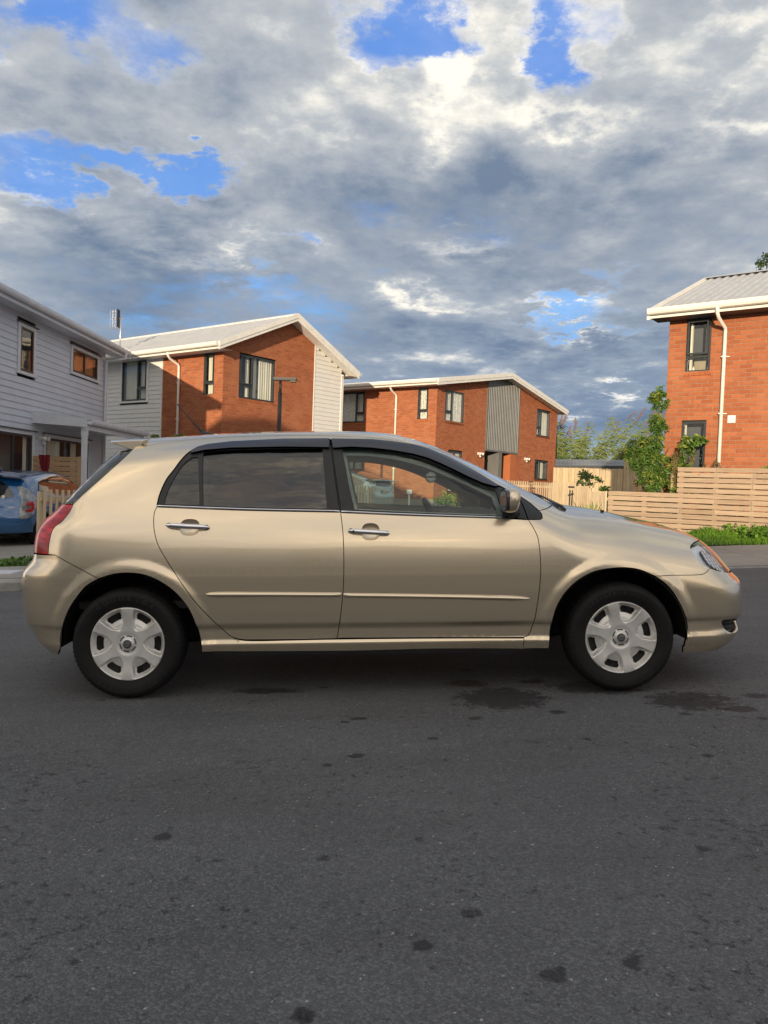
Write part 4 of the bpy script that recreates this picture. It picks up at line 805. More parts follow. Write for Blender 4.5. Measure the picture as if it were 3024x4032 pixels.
CV = {
 'bump_seam_r': [(-1.664,0.758),(-1.605,0.728),(-1.537,0.691),(-1.468,0.654),(-1.434,0.638)],
 'arch_r': [(-1.434,0.638),(-1.359,0.660),(-1.277,0.666),(-1.195,0.655),(-1.121,0.623),(-1.041,0.564),(-0.975,0.480),(-0.933,0.373),(-0.916,0.291),(-0.913,0.244)],
 'arch_rb': [(-1.434,0.638),(-1.497,0.601),(-1.545,0.546),(-1.595,0.470),(-1.637,0.362),(-1.650,0.280)],
 'rocker_bot': [(-0.911,0.244),(-0.624,0.241),(-0.139,0.237),(0.336,0.242),(0.779,0.235)],
 'rocker_top': [(0.779,0.294),(0.336,0.299),(-0.209,0.301),(-0.484,0.299),(-0.622,0.298),(-0.698,0.301),(-0.739,0.310)],
 'rdoor_rear': [(-1.146,1.002),(-1.156,0.980),(-1.157,0.925),(-1.149,0.871),(-1.130,0.810),(-1.088,0.735),(-1.041,0.660),(-0.993,0.588),(-0.934,0.505),(-0.882,0.445),(-0.825,0.384),(-0.777,0.334),(-0.746,0.316),(-0.705,0.306),(-0.622,0.304),(-0.415,0.303),(-0.211,0.305)],
 'mid': [(-0.185,0.972),(-0.180,0.931),(-0.173,0.870),(-0.169,0.767),(-0.169,0.664),(-0.174,0.561),(-0.185,0.457),(-0.200,0.355),(-0.209,0.305)],
 'rbelt': [(-1.146,1.002),(-0.686,0.981),(-0.186,0.967)],
 'fbelt': [(-0.181,0.965),(0.195,0.946),(0.668,0.928),(0.807,0.920)],
 'fdoor_front': [(0.807,0.920),(0.833,0.871),(0.851,0.828),(0.858,0.770),(0.863,0.691),(0.861,0.619),(0.855,0.546),(0.843,0.458),(0.828,0.375),(0.812,0.323),(0.797,0.304),(0.779,0.299)],
 'fdoor_bot': [(0.779,0.299),(0.336,0.302),(-0.208,0.307)],
 'door_top_r': [(-1.147,1.014),(-1.143,1.048),(-1.130,1.097),(-1.107,1.153),(-1.076,1.198),(-1.043,1.252),(-1.010,1.292),(-0.966,1.321),(-0.911,1.336),(-0.812,1.349),(-0.712,1.357),(-0.496,1.363),(-0.245,1.365)],
 'door_top_f': [(-0.240,1.361),(-0.130,1.361),(-0.016,1.358),(0.098,1.345),(0.129,1.346),(0.205,1.330),(0.276,1.310),(0.344,1.282),(0.401,1.253),(0.509,1.205),(0.588,1.152),(0.709,1.084),(0.772,1.050)],
 'tri': [(0.772,1.050),(0.790,1.041),(0.839,1.004),(0.878,0.966),(0.889,0.946),(0.887,0.928),(0.874,0.920),(0.807,0.921)],
 'b_pillar_r': [(-0.245,1.365),(-0.213,1.146),(-0.190,0.979)],
 'b_pillar_f': [(-0.240,1.361),(-0.211,1.155),(-0.183,0.977)],
 'sash_f': [(0.772,1.050),(0.789,0.995),(0.807,0.921)],
 'gl_r': [(-0.928,1.302),(-0.705,1.308),(-0.491,1.311),(-0.287,1.312),(-0.274,1.168),(-0.259,0.989),(-0.549,0.997),(-0.900,1.009),(-0.912,1.151)],
 'gl_q': [(-0.954,1.270),(-0.985,1.266),(-1.017,1.237),(-1.053,1.181),(-1.083,1.117),(-1.099,1.069),(-1.108,1.020),(-0.926,1.016)],
 'gl_f': [(-0.175,1.309),(-0.017,1.303),(0.095,1.286),(0.207,1.261),(0.318,1.225),(0.391,1.192),(0.464,1.161),(0.544,1.124),(0.609,1.093),(0.649,1.075),(0.669,0.944),(0.269,0.962),(-0.109,0.983),(-0.138,1.110),(-0.160,1.229)],
 'visor_r': [(-0.995,1.282),(-0.984,1.303),(-0.958,1.318),(-0.910,1.331),(-0.783,1.346),(-0.495,1.359),(-0.248,1.359),(-0.247,1.309),(-0.491,1.313),(-0.777,1.309),(-0.918,1.298)],
 'visor_f': [(-0.237,1.358),(-0.016,1.353),(0.098,1.341),(0.212,1.323),(0.303,1.298),(0.400,1.255),(0.509,1.194),(0.581,1.150),(0.651,1.103),(0.669,1.091),(0.640,1.089),(0.573,1.109),(0.500,1.143),(0.428,1.180),(0.355,1.216),(0.282,1.248),(0.207,1.270),(0.095,1.291),(-0.017,1.305),(-0.130,1.311),(-0.227,1.306)],
 'chrome_r': [(-1.147,1.014),(-0.687,0.993),(-0.190,0.978),(-0.187,0.967),(-0.686,0.982),(-1.144,1.002)],
 'chrome_f': [(-0.183,0.977),(0.196,0.955),(0.665,0.934),(0.668,0.929),(0.195,0.947),(-0.181,0.966)],
 'rail': [(1.014,0.990),(1.002,1.011),(0.942,1.045),(0.851,1.091),(0.734,1.146),(0.624,1.196),(0.503,1.250),(0.405,1.289),(0.306,1.317),(0.234,1.332),(0.121,1.357),(-0.033,1.375),(-0.245,1.385),(-0.527,1.389),(-0.739,1.386),(-0.948,1.374),(-1.153,1.352),(-1.262,1.335)],
 'cut': [(0.878,0.966),(1.014,0.990)],
 'hatch_edge': [(-1.286,1.345),(-1.311,1.333),(-1.332,1.298),(-1.382,1.237),(-1.443,1.173),(-1.504,1.112),(-1.559,1.062),(-1.603,1.020)],
 'tail': [(-1.603,1.020),(-1.612,0.989),(-1.631,0.955),(-1.650,0.928),(-1.686,0.904),(-1.699,0.873),(-1.705,0.832),(-1.708,0.791),(-1.708,0.760)],
 'tail_out': [(-1.784,0.758),(-1.802,0.801),(-1.815,0.870),(-1.847,0.930),(-1.823,0.976),(-1.711,1.009)],
 'bump_top_r': [(-1.664,0.758),(-1.708,0.758),(-1.784,0.756)],
 'arch_f': [(0.911,0.235),(0.919,0.348),(0.945,0.462),(0.999,0.549),(1.070,0.611),(1.150,0.649),(1.230,0.663),(1.310,0.666),(1.392,0.653),(1.477,0.617)],
 'arch_fb': [(1.477,0.617),(1.548,0.563),(1.607,0.481),(1.647,0.400),(1.672,0.339),(1.660,0.276),(1.658,0.229)],
 'bump_seam_f': [(1.477,0.617),(1.558,0.619),(1.745,0.620),(1.768,0.629),(1.798,0.649)],
 'light_rear': [(1.798,0.649),(1.757,0.670),(1.728,0.706),(1.716,0.741),(1.722,0.759),(1.771,0.779),(1.942,0.789)],
 'light_bot': [(1.798,0.649),(1.863,0.631),(1.975,0.614)],
 'light_top': [(1.937,0.783),(1.969,0.774),(2.014,0.739),(2.053,0.692),(2.005,0.649),(1.983,0.620)],
 'hood_line': [(1.013,0.989),(1.098,0.965),(1.189,0.951),(1.277,0.932),(1.367,0.910),(1.479,0.881),(1.613,0.850),(1.742,0.822),(1.920,0.789)],
 'hood_line_t': [(1.013,0.923),(1.098,0.919),(1.189,0.922),(1.277,1.003),(1.367,1.088),(1.479,1.158),(1.599,1.213),(1.703,1.259),(1.829,1.278)],
 'rail_t': [(1.014,0.918),(1.002,0.779),(0.942,0.697),(0.851,0.658),(0.734,0.639),(0.624,0.639),(0.503,0.627),(0.405,0.631),(0.306,0.666),(0.234,0.674),(0.121,0.654),(-0.033,0.635),(-0.245,0.616),(-0.527,0.604),(-0.739,0.600),(-0.948,0.617),(-1.153,0.647),(-1.262,0.665)],
 'fog': [(1.875,0.355),(1.883,0.363),(1.969,0.358),(1.982,0.294),(1.935,0.298),(1.902,0.318)],
 'strip_r': [(-0.891,0.565),(-0.177,0.553),(-0.186,0.525),(-0.854,0.534),(-0.878,0.545)],
 'strip_f': [(-0.171,0.550),(0.755,0.523),(0.807,0.510),(0.799,0.500),(0.770,0.499),(-0.176,0.523)],
 'handle_r': [(-1.091,0.917),(-0.867,0.889)],
 'cup_r': [(-1.021,0.941),(-0.918,0.852)],
 'handle_f': [(-0.148,0.887),(0.072,0.848)],
 'cup_f': [(-0.075,0.911),(0.019,0.820)],
}

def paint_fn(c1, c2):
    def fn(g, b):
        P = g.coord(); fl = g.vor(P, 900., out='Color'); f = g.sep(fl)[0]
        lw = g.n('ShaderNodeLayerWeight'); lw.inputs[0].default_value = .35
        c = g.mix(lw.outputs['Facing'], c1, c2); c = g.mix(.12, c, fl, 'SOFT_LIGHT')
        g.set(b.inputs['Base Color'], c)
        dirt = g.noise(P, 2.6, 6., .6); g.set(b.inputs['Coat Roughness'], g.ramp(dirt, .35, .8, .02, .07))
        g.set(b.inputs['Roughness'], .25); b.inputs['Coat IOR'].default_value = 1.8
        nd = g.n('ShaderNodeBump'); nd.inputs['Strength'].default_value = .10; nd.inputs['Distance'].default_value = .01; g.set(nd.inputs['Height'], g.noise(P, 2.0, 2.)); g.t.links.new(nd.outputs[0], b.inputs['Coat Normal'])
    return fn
K = {}
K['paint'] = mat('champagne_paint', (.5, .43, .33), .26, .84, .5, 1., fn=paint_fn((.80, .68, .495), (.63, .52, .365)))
K['blue'] = mat('blue_paint', (.02, .13, .32), .35, .3, .5, 1., fn=paint_fn((.006, .095, .27), (.003, .035, .12)))
K['silver'] = mat('silver_paint', (.5, .53, .5), .35, .6, .5, 1., fn=paint_fn((.50, .55, .50), (.30, .34, .31)))
K['black'] = mat('black_trim', (.020, .020, .022), .38, 0., .5)
K['visor'] = mat('smoked_plastic', (.030, .030, .040), .22, 0., .5, 1.)
K['rubber'] = mat('rubber_seal', (.012, .012, .012), .6)
K['matte'] = vmat('matte_black_trim', (.030, .031, .034), (.022, .023, .025), scale=20., rough=.55)
K['well'] = mat('wheel_well', (.010, .010, .010), .9)
K['chrome'] = mat('chrome', (.85, .85, .87), .06, 1.)
K['glass'] = thin_glass('car_glass', (.84, .95, .90), 1.5, 0., 1.3, .01, (.25, (1., 1., 4.)))
K['tint'] = thin_glass('privacy_glass', (.26, .27, .28), 1.5, 0., 2.2, .0, (.38, (.9, 1., 3.6)))
K['gblack'] = mat('black_glass', (.008, .010, .012), .04, 0., .8, 1.)
K['grey_in'] = vmat('interior_grey', (.30, .315, .31), (.24, .25, .25), scale=6., rough=.85)
K['dark_in'] = vmat('interior_dark', (.055, .058, .06), (.035, .036, .038), scale=6., rough=.75)
K['seat'] = vmat('seat_cloth', (.19, .19, .185), (.13, .13, .128), scale=40., rough=.95)
def lamp_fn(g, b):
    P = g.coord(); z = g.sep(P)[2]; x = g.sep(P)[0]
    n = g.noise(g.vm('MULTIPLY', P, (1., 1., 6.)), 6., 3.); st = g.m('SINE', g.m('MULTIPLY', g.m('ADD', z, g.m('MULTIPLY', x, .45)), 150.))
    c = g.mix(g.ramp(n, .4, .65), (.34, .003, .006), (.80, .012, .02)); c = g.mix(g.m('MULTIPLY', g.ramp(st, .2, 1.), .5), c, (.30, .004, .008)); g.set(b.inputs['Base Color'], c)
K['red'] = mat('red_lens', (.4, .01, .01), .16, 0., .5, .25, fn=lamp_fn)
K['lens'] = thin_glass('clear_lens', (.95, .97, .99), 1.5, .02, 1.3, .05)
def flute_fn(g, b):
    P = g.sep(g.coord()); s = g.m('ADD', g.m('MULTIPLY', P[0], 310.), g.m('MULTIPLY', P[2], 120.)); w = g.m('SINE', s); w2 = g.m('SINE', g.m('MULTIPLY', P[2], 330.))
    h = g.m('ADD', w, g.m('MULTIPLY', w2, .5)); bump(g, b, h, .9, .004); g.set(b.inputs['Base Color'], g.mix(g.ramp(h, -1., .8), (.42, .43, .44), (.90, .92, .93)))
K['reflector'] = mat('reflector', (.8, .82, .84), .2, .6, fn=flute_fn)
K['lamp_in'] = vmat('lamp_inner', (.93, .95, .97), (.82, .85, .88), scale=6., rough=.3, metal=.0)
K['tyre'] = vmat('tyre_rubber', (.009, .009, .010), (.014, .0135, .013), scale=9., rough=.68, spec=.25)
K['tyre_text'] = mat('tyre_lettering', (.020, .020, .022), .45, 0., .5)
def cap_fn(g, b):
    P = g.coord(); q = g.sep(P); r = g.m('SQRT', g.m('ADD', g.m('MULTIPLY', q[0], q[0]), g.m('MULTIPLY', q[2], q[2])))
    d = g.m('MULTIPLY', g.ramp(g.noise(P, 14., 5., .65), .42, .75), g.ramp(r, .09, .19)); ed = g.ramp(g.noise(P, 160., 2.), .66, .72)
    c = g.mix(g.m('MULTIPLY', d, .5), (.76, .755, .73), (.34, .30, .24)); c = g.mix(g.m('MULTIPLY', g.m('MULTIPLY', ed, g.ramp(r, .13, .19)), .35), c, (.14, .10, .07)); g.set(b.inputs['Base Color'], c)
K['cap'] = mat('wheel_cover_silver', (.55, .55, .53), .34, .45, fn=cap_fn)
K['rim'] = mat('steel_rim', (.02, .02, .02), .6, .3)
K['emblem'] = mat('emblem_silver', (.66, .67, .68), .25, .8)
K['medal'] = mat('emblem_disc', (.07, .075, .08), .35, .3)
K['plate'] = mat('number_plate', (.62, .60, .52), .4)
K['plate_txt'] = mat('plate_lettering', (.02, .02, .02), .5)
K['amber'] = mat('amber_lens', (.6, .18, .02), .15, 0., .5, 1.)
K['white_lens'] = mat('white_lens', (.62, .64, .64), .12, .3, .5, 1.)
def catmull(P, step):
    P = np.array(P, float)
    if len(P) < 3:
        n = max(1, int(np.linalg.norm(P[-1] - P[0]) / step)); return np.array([P[0] + (P[-1] - P[0]) * i / n for i in range(n + 1)])
    Q = np.vstack([2 * P[0] - P[1], P, 2 * P[-1] - P[-2]]); out = []
    for i in range(1, len(Q) - 2):
        p0, p1, p2, p3 = Q[i - 1:i + 3]; L = np.linalg.norm(p2 - p1); n = max(1, int(math.ceil(L / step)))
        d = lambda a, b: max(np.linalg.norm(a - b), 1e-4) ** .5
        t0 = 0; t1 = d(p0, p1); t2 = t1 + d(p1, p2); t3 = t2 + d(p2, p3)
        for k in range(n):
            t = t1 + (t2 - t1) * k / n
            A1 = (t1 - t) / (t1 - t0) * p0 + (t - t0) / (t1 - t0) * p1; A2 = (t2 - t) / (t2 - t1) * p1 + (t - t1) / (t2 - t1) * p2; A3 = (t3 - t) / (t3 - t2) * p2 + (t - t2) / (t3 - t2) * p3
            B1 = (t2 - t) / (t2 - t0) * A1 + (t - t0) / (t2 - t0) * A2; B2 = (t3 - t) / (t3 - t1) * A2 + (t - t1) / (t3 - t1) * A3
            out.append((t2 - t) / (t2 - t1) * B1 + (t - t1) / (t2 - t1) * B2)
    out.append(P[-1]); return np.array(out)
def chain(*parts, step=.02):
    """closed loop from curve pieces: a name, '-name' reversed, ('lin', points)"""
    out = []
    for q in parts:
        if isinstance(q, str):
            c = catmull(CV[q.lstrip('-')], step)
            if q[0] == '-': c = c[::-1]
        elif isinstance(q, tuple) and q[0] == 'cat': c = catmull(q[1], step)
        else:
            pts = np.array(q, float); c = []
            for i in range(len(pts) - 1):
                n = max(1, int(np.linalg.norm(pts[i + 1] - pts[i]) / step)); c += [pts[i] + (pts[i + 1] - pts[i]) * k / n for k in range(n)]
            c = np.array(c + [pts[-1]])
        out.append(c)
    L = np.vstack(out); keep = [0]
    for i in range(1, len(L)):
        if np.linalg.norm(L[i] - L[keep[-1]]) > .003: keep.append(i)
    L = L[keep]
    if np.linalg.norm(L[0] - L[-1]) < .004: L = L[:-1]
    # fill the joins
    res = []
    for i in range(len(L)):
        a, b = L[i], L[(i + 1) % len(L)]; n = max(1, int(np.linalg.norm(b - a) / (step * 1.6)))
        res += [a + (b - a) * k / n for k in range(n)]
    return np.array(res)
def inside(P, L):
    x, y = P[:, 0], P[:, 1]; c = np.zeros(len(P), bool); n = len(L)
    for i in range(n):
        x0, y0 = L[i]; x1, y1 = L[(i + 1) % n]
        m = (y0 > y) != (y1 > y); 
        if abs(y1 - y0) < 1e-12: continue
        c ^= m & (x < (x1 - x0) * (y - y0) / (y1 - y0) + x0)
    return c
def area(L): return .5 * np.sum(L[:, 0] * np.roll(L[:, 1], -1) - np.roll(L[:, 0], -1) * L[:, 1])
def shrink(L, d):
    if area(L) < 0: L = L[::-1]
    a = L - np.roll(L, 1, 0); b = np.roll(L, -1, 0) - L
    na = np.stack([-a[:, 1], a[:, 0]], 1); nb = np.stack([-b[:, 1], b[:, 0]], 1)
    na /= np.linalg.norm(na, axis=1)[:, None] + 1e-9; nb /= np.linalg.norm(nb, axis=1)[:, None] + 1e-9
    n = na + nb; n /= np.maximum(np.linalg.norm(n, axis=1)[:, None], .4); return L + n * d
def tess(loop, holes, grid):
    pts = [loop] + holes; allp = np.vstack(pts); edges = []; k = 0
    for q in pts: edges += [(k + i, k + (i + 1) % len(q)) for i in range(len(q))]; k += len(q)
    lo = loop.min(0); hi = loop.max(0); gx_ = np.arange(lo[0] + grid / 2, hi[0], grid); gy_ = np.arange(lo[1] + grid / 2, hi[1], grid)
    G = np.stack(np.meshgrid(gx_, gy_, indexing='ij'), -1).reshape(-1, 2); G[:, 0] += (np.round(G[:, 1] / grid) % 2) * grid * .4
    if len(G):
        G = G[inside(G, loop)]
        for h in holes: G = G[~inside(G, h)]
    if len(G):
        dm = np.concatenate([np.min(np.linalg.norm(G[i:i + 800, None] - allp[None], axis=2), 1) for i in range(0, len(G), 800)]); G = G[dm > grid * .45]
    V = np.vstack([allp, G]) if len(G) else allp
    r = delaunay_2d_cdt([Vector((float(a), float(b))) for a, b in V], edges, [], 0, 1e-6)
    v = np.array([[q.x, q.y] for q in r[0]]); f = np.array([t for t in r[2] if len(t) == 3])
    c = v[f].mean(1); ok = inside(c, loop)
    for h in holes: ok &= ~inside(c, h)
    f = f[ok]; return v, f
def panel(name, loop, mt, parent, kind='s', grid=.035, off=0., gap=.002, skirt=.014, holes=(), inward=0., side='near', fnF=None, curved=0.):
    """one sheet of bodywork cut from the body surface F; returns the object. side: near / far / both"""
    mp = side_ if kind == 's' else top_
    L = shrink(np.array(loop), gap); Hs = [shrink(np.array(h), -gap) for h in holes]
    uv, f = tess(L, Hs, grid); P = mp(uv[:, 0], uv[:, 1]); n = N(P); P = P + n * off
    a = P[f[:, 0]]; nn = np.cross(P[f[:, 1]] - a, P[f[:, 2]] - a); flip = np.einsum('ij,ij->i', nn, n[f[:, 0]]) < 0; f[flip] = f[flip][:, ::-1]
    V = [P]; NN = [n]; Fc = f.tolist(); base_ = len(P)
    if skirt:
        for q in [L] + Hs:
            Pq = mp(q[:, 0], q[:, 1]); nq = N(Pq); Pq = Pq + nq * off; m = len(q)
            tg = np.roll(Pq, -1, 0) - np.roll(Pq, 1, 0); out = np.cross(tg, nq); out /= np.maximum(np.linalg.norm(out, axis=1)[:, None], 1e-9)
            ctr = Pq.mean(0)
            # outward direction: away from the panel
            tst = (uv - 0); eps = .004; 
            mid_in = mp(*(shrink(q, .01) if q is L else shrink(q, -.01)).T); sgn = np.sign(np.einsum('ij,ij->i', out, Pq - mid_in)); out *= np.where(sgn == 0, 1, sgn)[:, None]
            r1 = Pq + out * .0010 - nq * .0014; r2 = Pq + out * .0012 - nq * skirt
            V += [Pq, r1, r2]; n1 = nq * .55 + out * .8; n1 /= np.linalg.norm(n1, axis=1)[:, None]; NN += [nq, n1, out]
            for i in range(m):
                j = (i + 1) % m
                for k in range(2):
                    aa, bb, cc, dd = base_ + k * m + i, base_ + k * m + j, base_ + (k + 1) * m + j, base_ + (k + 1) * m + i; Fc.append([aa, bb, cc]); Fc.append([aa, cc, dd])
            base_ += 3 * m
    V = np.vstack(V); NN = np.vstack(NN)
    objs = []
    def put(V, NN, Fc): objs.append(mesh(name, V, Fc, mt, parent, normals=NN))
    mir = np.array([1, -1, 1.]); F2 = [q[::-1] for q in Fc]
    if side == 'near': put(V, NN, Fc)
    elif side == 'far': put(V * mir, NN * mir, F2)
    elif side == 'pair': put(V, NN, Fc); put(V * mir, NN * mir, F2)
    else:
        k = len(V); put(np.vstack([V, V * mir]), np.vstack([NN, NN * mir]), Fc + [[i + k for i in q] for q in F2])
    return objs[0] if len(objs) == 1 else objs
def ribbon(name, lo, hi, mt, parent, off=.0, bulge=.008, n=6, side='near', step=.02, ends=True):
    a = catmull(lo, step); b0 = catmull(hi, step); 
    tt = np.linspace(0, 1, len(a)); t2 = np.linspace(0, 1, len(b0)); b = np.stack([np.interp(tt, t2, b0[:, 0]), np.interp(tt, t2, b0[:, 1])], 1); V = []; 
    for k in range(n + 1):
        s = k / n; q = a + (b - a) * s; P = side_(q[:, 0], q[:, 1]); nr = N(P); h = math.sin(math.pi * min(max(s, 0), 1)) ** .6 if 0 < s < 1 else 0
        taper = np.ones(len(q))
        if ends:
            e = np.minimum(np.arange(len(q)), np.arange(len(q))[::-1]) ; taper = np.minimum(1, (e + .0) / 1.5) ** .5
        V.append(P + nr * (off + (bulge * h * taper)[:, None] - .003 * (h == 0)))
    m = len(a); V = np.vstack(V); Fc = [(k * m + i, k * m + i + 1, (k + 1) * m + i + 1, (k + 1) * m + i) for k in range(n) for i in range(m - 1)]
    q = Fc[0]; 
    if np.cross(V[q[1]] - V[q[0]], V[q[2]] - V[q[0]])[1] > 0: Fc = [f[::-1] for f in Fc]
    if side == 'far': V = V * np.array([1, -1, 1.]); Fc = [f[::-1] for f in Fc]
    o = mesh(name, V, Fc, mt, parent, smooth=True); return o
def revolve(name, prof, mt, parent, n=96, axis_sign=-1, smooth=True, mod=None, closed=False):
    V = []; Fc = []; m = len(prof)
    for i in range(n):
        a = 2 * math.pi * i / n
        for j, (r, o) in enumerate(prof):
            rr = r if mod is None else mod(r, o, i)
            V.append((rr * math.cos(a), axis_sign * o, rr * math.sin(a)))
    for i in range(n):
        for j in range(m - 1 if not closed else m):
            k = (j + 1) % m; Fc.append((i * m + j, ((i + 1) % n) * m + j, ((i + 1) % n) * m + k, i * m + k))
    return mesh(name, V, Fc, mt, parent, smooth=smooth)
def text_mesh(body, size, ext=.001):
    c = bpy.data.curves.new('t', 'FONT'); c.body = body; c.size = size; c.extrude = ext; c.align_x = 'CENTER'; c.resolution_u = 2
    o = bpy.data.objects.new('t', c); COL.objects.link(o); dg = bpy.context.evaluated_depsgraph_get(); dg.update(); me = o.evaluated_get(dg).to_mesh()
    V = np.array([v.co[:] for v in me.vertices]) if len(me.vertices) else np.zeros((0, 3)); Fc = [tuple(p.vertices) for p in me.polygons]; o.evaluated_get(dg).to_mesh_clear()
    COL.objects.unlink(o); bpy.data.objects.remove(o); bpy.data.curves.remove(c); return V, Fc
def arc_text(mb, body, size, R, a0, da, o, flip=1):
    """letters round a wheel; a0 angle of the first letter from the top, clockwise"""
    for i, ch in enumerate(body):
        if ch == ' ': continue
        V, Fc = text_mesh(ch, size, .0006); a = a0 + da * i
        if not len(V): continue
        q = V.copy(); q[:, 1] -= size * .35; s, c = math.sin(a), math.cos(a)
        r = R + q[:, 1] * flip; t = q[:, 0] * flip
        X = r * s + t * c; Z = r * c - t * s
        mb.add(np.stack([X, -(o + q[:, 2]), Z], 1), Fc)
def wheel_cover(parent, n=300):
    rs = np.concatenate([np.linspace(.034, .044, 6), np.linspace(.047, .09, 12), np.linspace(.093, .195, 40)]); A_ = np.arange(n) * 2 * math.pi / n
    Rr, Th = np.meshgrid(rs, A_, indexing='ij'); sec = math.pi / 3
    ph = (Th + sec / 2) % sec - sec / 2; t = np.abs(Rr * np.sin(ph)); s = Rr * np.cos(ph)
    half = .0185 + .0125 * np.clip((s - .085) / .10, 0, 1) ** 1.3 + .012 * np.exp(-((Rr - .085) / .018) ** 2)
    sp = 1 - ss(0, .010, t - half)
    base = .072 + .010 * ss(.08, .185, Rr)
    hub = .004 * np.exp(-((Rr - .047) / .012) ** 2) * -1
    pocket = ss(.078, .100, Rr) * (1 - ss(.166, .190, Rr)); depth = pocket * (1 - sp) * (.018 + .014 * ss(.10, .14, Rr))
    rim = ss(.170, .178, Rr) * (1 - sp) * .006
    h = base + hub - depth - rim * .2 - .016 * ss(.1875, .1965, Rr) ** 2
    lip = .0045 * np.exp(-((t - half - .004) / .003) ** 2) * pocket
    h = h + lip * 0
    hole = (Rr > .130) & (Rr < .171) & (t > half + .015 + .010 * np.clip(np.abs(Rr - .148) / .024, 0, 1) ** 3)
    V = np.stack([Rr * np.sin(Th), -h, Rr * np.cos(Th)], -1).reshape(-1, 3); m = len(rs); Fc = []
    idx = np.arange(m * n).reshape(m, n)
    slot = (Rr > .0365) & (Rr < .0435) & (np.abs(((Th + .35) % sec) - sec / 2) < .38)
    for i in range(m - 1):
        for j in range(n):
            k = (j + 1) % n
            if hole[i, j] and hole[i + 1, j] and hole[i, k]: continue
            if slot[i, j]: continue
            Fc.append((idx[i, j], idx[i + 1, j], idx[i + 1, k], idx[i, k]))
    o = mesh('wheel_cover', V, Fc, K['cap'], parent, smooth=True)
    revolve('centre_cap', [(.0001, .080), (.015, .0798), (.026, .078), (.032, .074), (.0345, .068), (.0345, .055)], K['cap'], o, 48)
    revolve('emblem_disc', [(.0001, .0825), (.019, .0823), (.0225, .0815), (.0225, .078)], K['medal'], o, 40)
    mb = MB()
    for (rx, rz, cz) in ((.0165, .0112, 0), (.0050, .0108, -.0005), (.0105, .0042, .0062)):
        mb.tube([(rx * math.cos(a), -.0832, cz + rz * math.sin(a)) for a in np.linspace(0, 2 * math.pi, 29)], .0012, 5, cap=False)
    mb.build('emblem', K['emblem'], o)
    return o
def wheel(car, x, y, cap_rot, texts, hz=.290, near=True, cover=True, R=.2905):
    e = bpy.data.objects.new('wheel', None); link(e, car); e['_local'] = 1; e.location = (x, y, hz); e.empty_display_size = .2
    if not near: e.rotation_euler = (0, 0, math.pi)
    prof = [(.176, .055), (.186, .064), (.192, .074), (.197, .080), (.203, .0825), (.214, .088), (.228, .0945), (.240, .0965), (.250, .0962), (.254, .0972), (.257, .0965), (.266, .092), (.274, .0865), (.280, .0800), (.2845, .072), (.2875, .060), (.2885, .055), (.282, .0535), (.282, .0475), (.289, .0465), (.2905, .02), (.283, .0185), (.283, .0145), (.2905, .0135), (.2908, 0)]
    prof = prof + [(r, -o) for r, o in prof[::-1][1:]]; k = R / .2905
    def mod(r, o, i):
        rr = r * k if r > .2 else r
        if r > .270 and abs(o) > .05 and i % 4 == 0: rr -= .003
        if r > .284 and abs(o) <= .05 and i % 6 == 0: rr -= .004
        return rr
    ty = revolve('tyre', prof, K['tyre'], e, 288, mod=mod)
    for v in ty.data.vertices:
        if v.co.z < -.2865: v.co.z = -.2865 - (v.co.z + .2865) * .0
    st = revolve('steel_rim', [(.0001, .028), (.06, .030), (.10, .026), (.14, .034), (.165, .030), (.172, .035), (.180, .060), (.186, .072), (.187, .03), (.187, -.07)], K['rim'], e, 64)
    hb = MB()
    for a in range(10):
        q = a * math.pi / 5 + .3; c = np.array([.145 * math.sin(q), -.036, .145 * math.cos(q)]); hb.tube([c, c - np.array([0, .004, 0])], .0135, 14)
    hb.build('rim_holes', K['well'], e, kind='stuff')
    if cover:
        wc = wheel_cover(e); wc.rotation_euler = (0, cap_rot, 0)
    if texts:
        mb = MB()
        for tx in texts: arc_text(mb, *tx)
        mb.build('tyre_lettering', K['tyre_text'], e)
    return e
# ------------------------------------------------------------------ the champagne hatchback
O_ = np.array([-0.02694562, 4.84240688, 0.0]); ex = np.array([0.99849224, 0.03260685, 0.04415921]); ey = np.array([-0.03263868, 0.99946722, 0.0]); ez = np.array([-0.04413568, -0.0014413, 0.99902451])
car = thing('hatchback_car', tuple(O_), 'champagne beige five door hatchback parked side-on across the foreground', 'car')
MC = Matrix.Identity(4)
for i in range(3): MC[i][0] = ex[i]; MC[i][1] = ey[i]; MC[i][2] = ez[i]; MC[i][3] = O_[i]
car.matrix_world = MC; car['_local'] = 1
UC, UR_ = XB + .8 * math.pi / 2, XA - .8 * math.pi / 2
rail = catmull(CV['rail'], .02)
# side frame: quarter panel, sill, roof side and screen pillar in one pressing
body_loop = chain('bump_seam_r', 'arch_r', 'rocker_bot', [(.777, .236), (.779, .294)], 'rocker_top', '-rdoor_rear', 'door_top_r', 'door_top_f', [(.773, 1.050), (.790, 1.041), (.839, 1.004), (.878, .966)], 'cut', 'rail', 'hatch_edge', 'tail', [(-1.708, .760), (-1.664, .758)])
# (rdoor_rear ends at the belt: drop the part already covered by the sill top)
rd = catmull(CV['rdoor_rear'], .02); i0 = int(np.argmin(np.linalg.norm(rd - np.array([-.746, .316]), axis=1)))
body_loop = chain('bump_seam_r', 'arch_r', 'rocker_bot', [(.777, .236), (.779, .294)], 'rocker_top', rd[:i0][::-1], 'door_top_r', 'door_top_f', [(.773, 1.050), (.790, 1.041), (.839, 1.004), (.878, .966)], 'cut', 'rail', 'hatch_edge', 'tail', [(-1.708, .760), (-1.664, .758)])
panel('body_side', body_loop, K['paint'], car, grid=.0145, side='pair')
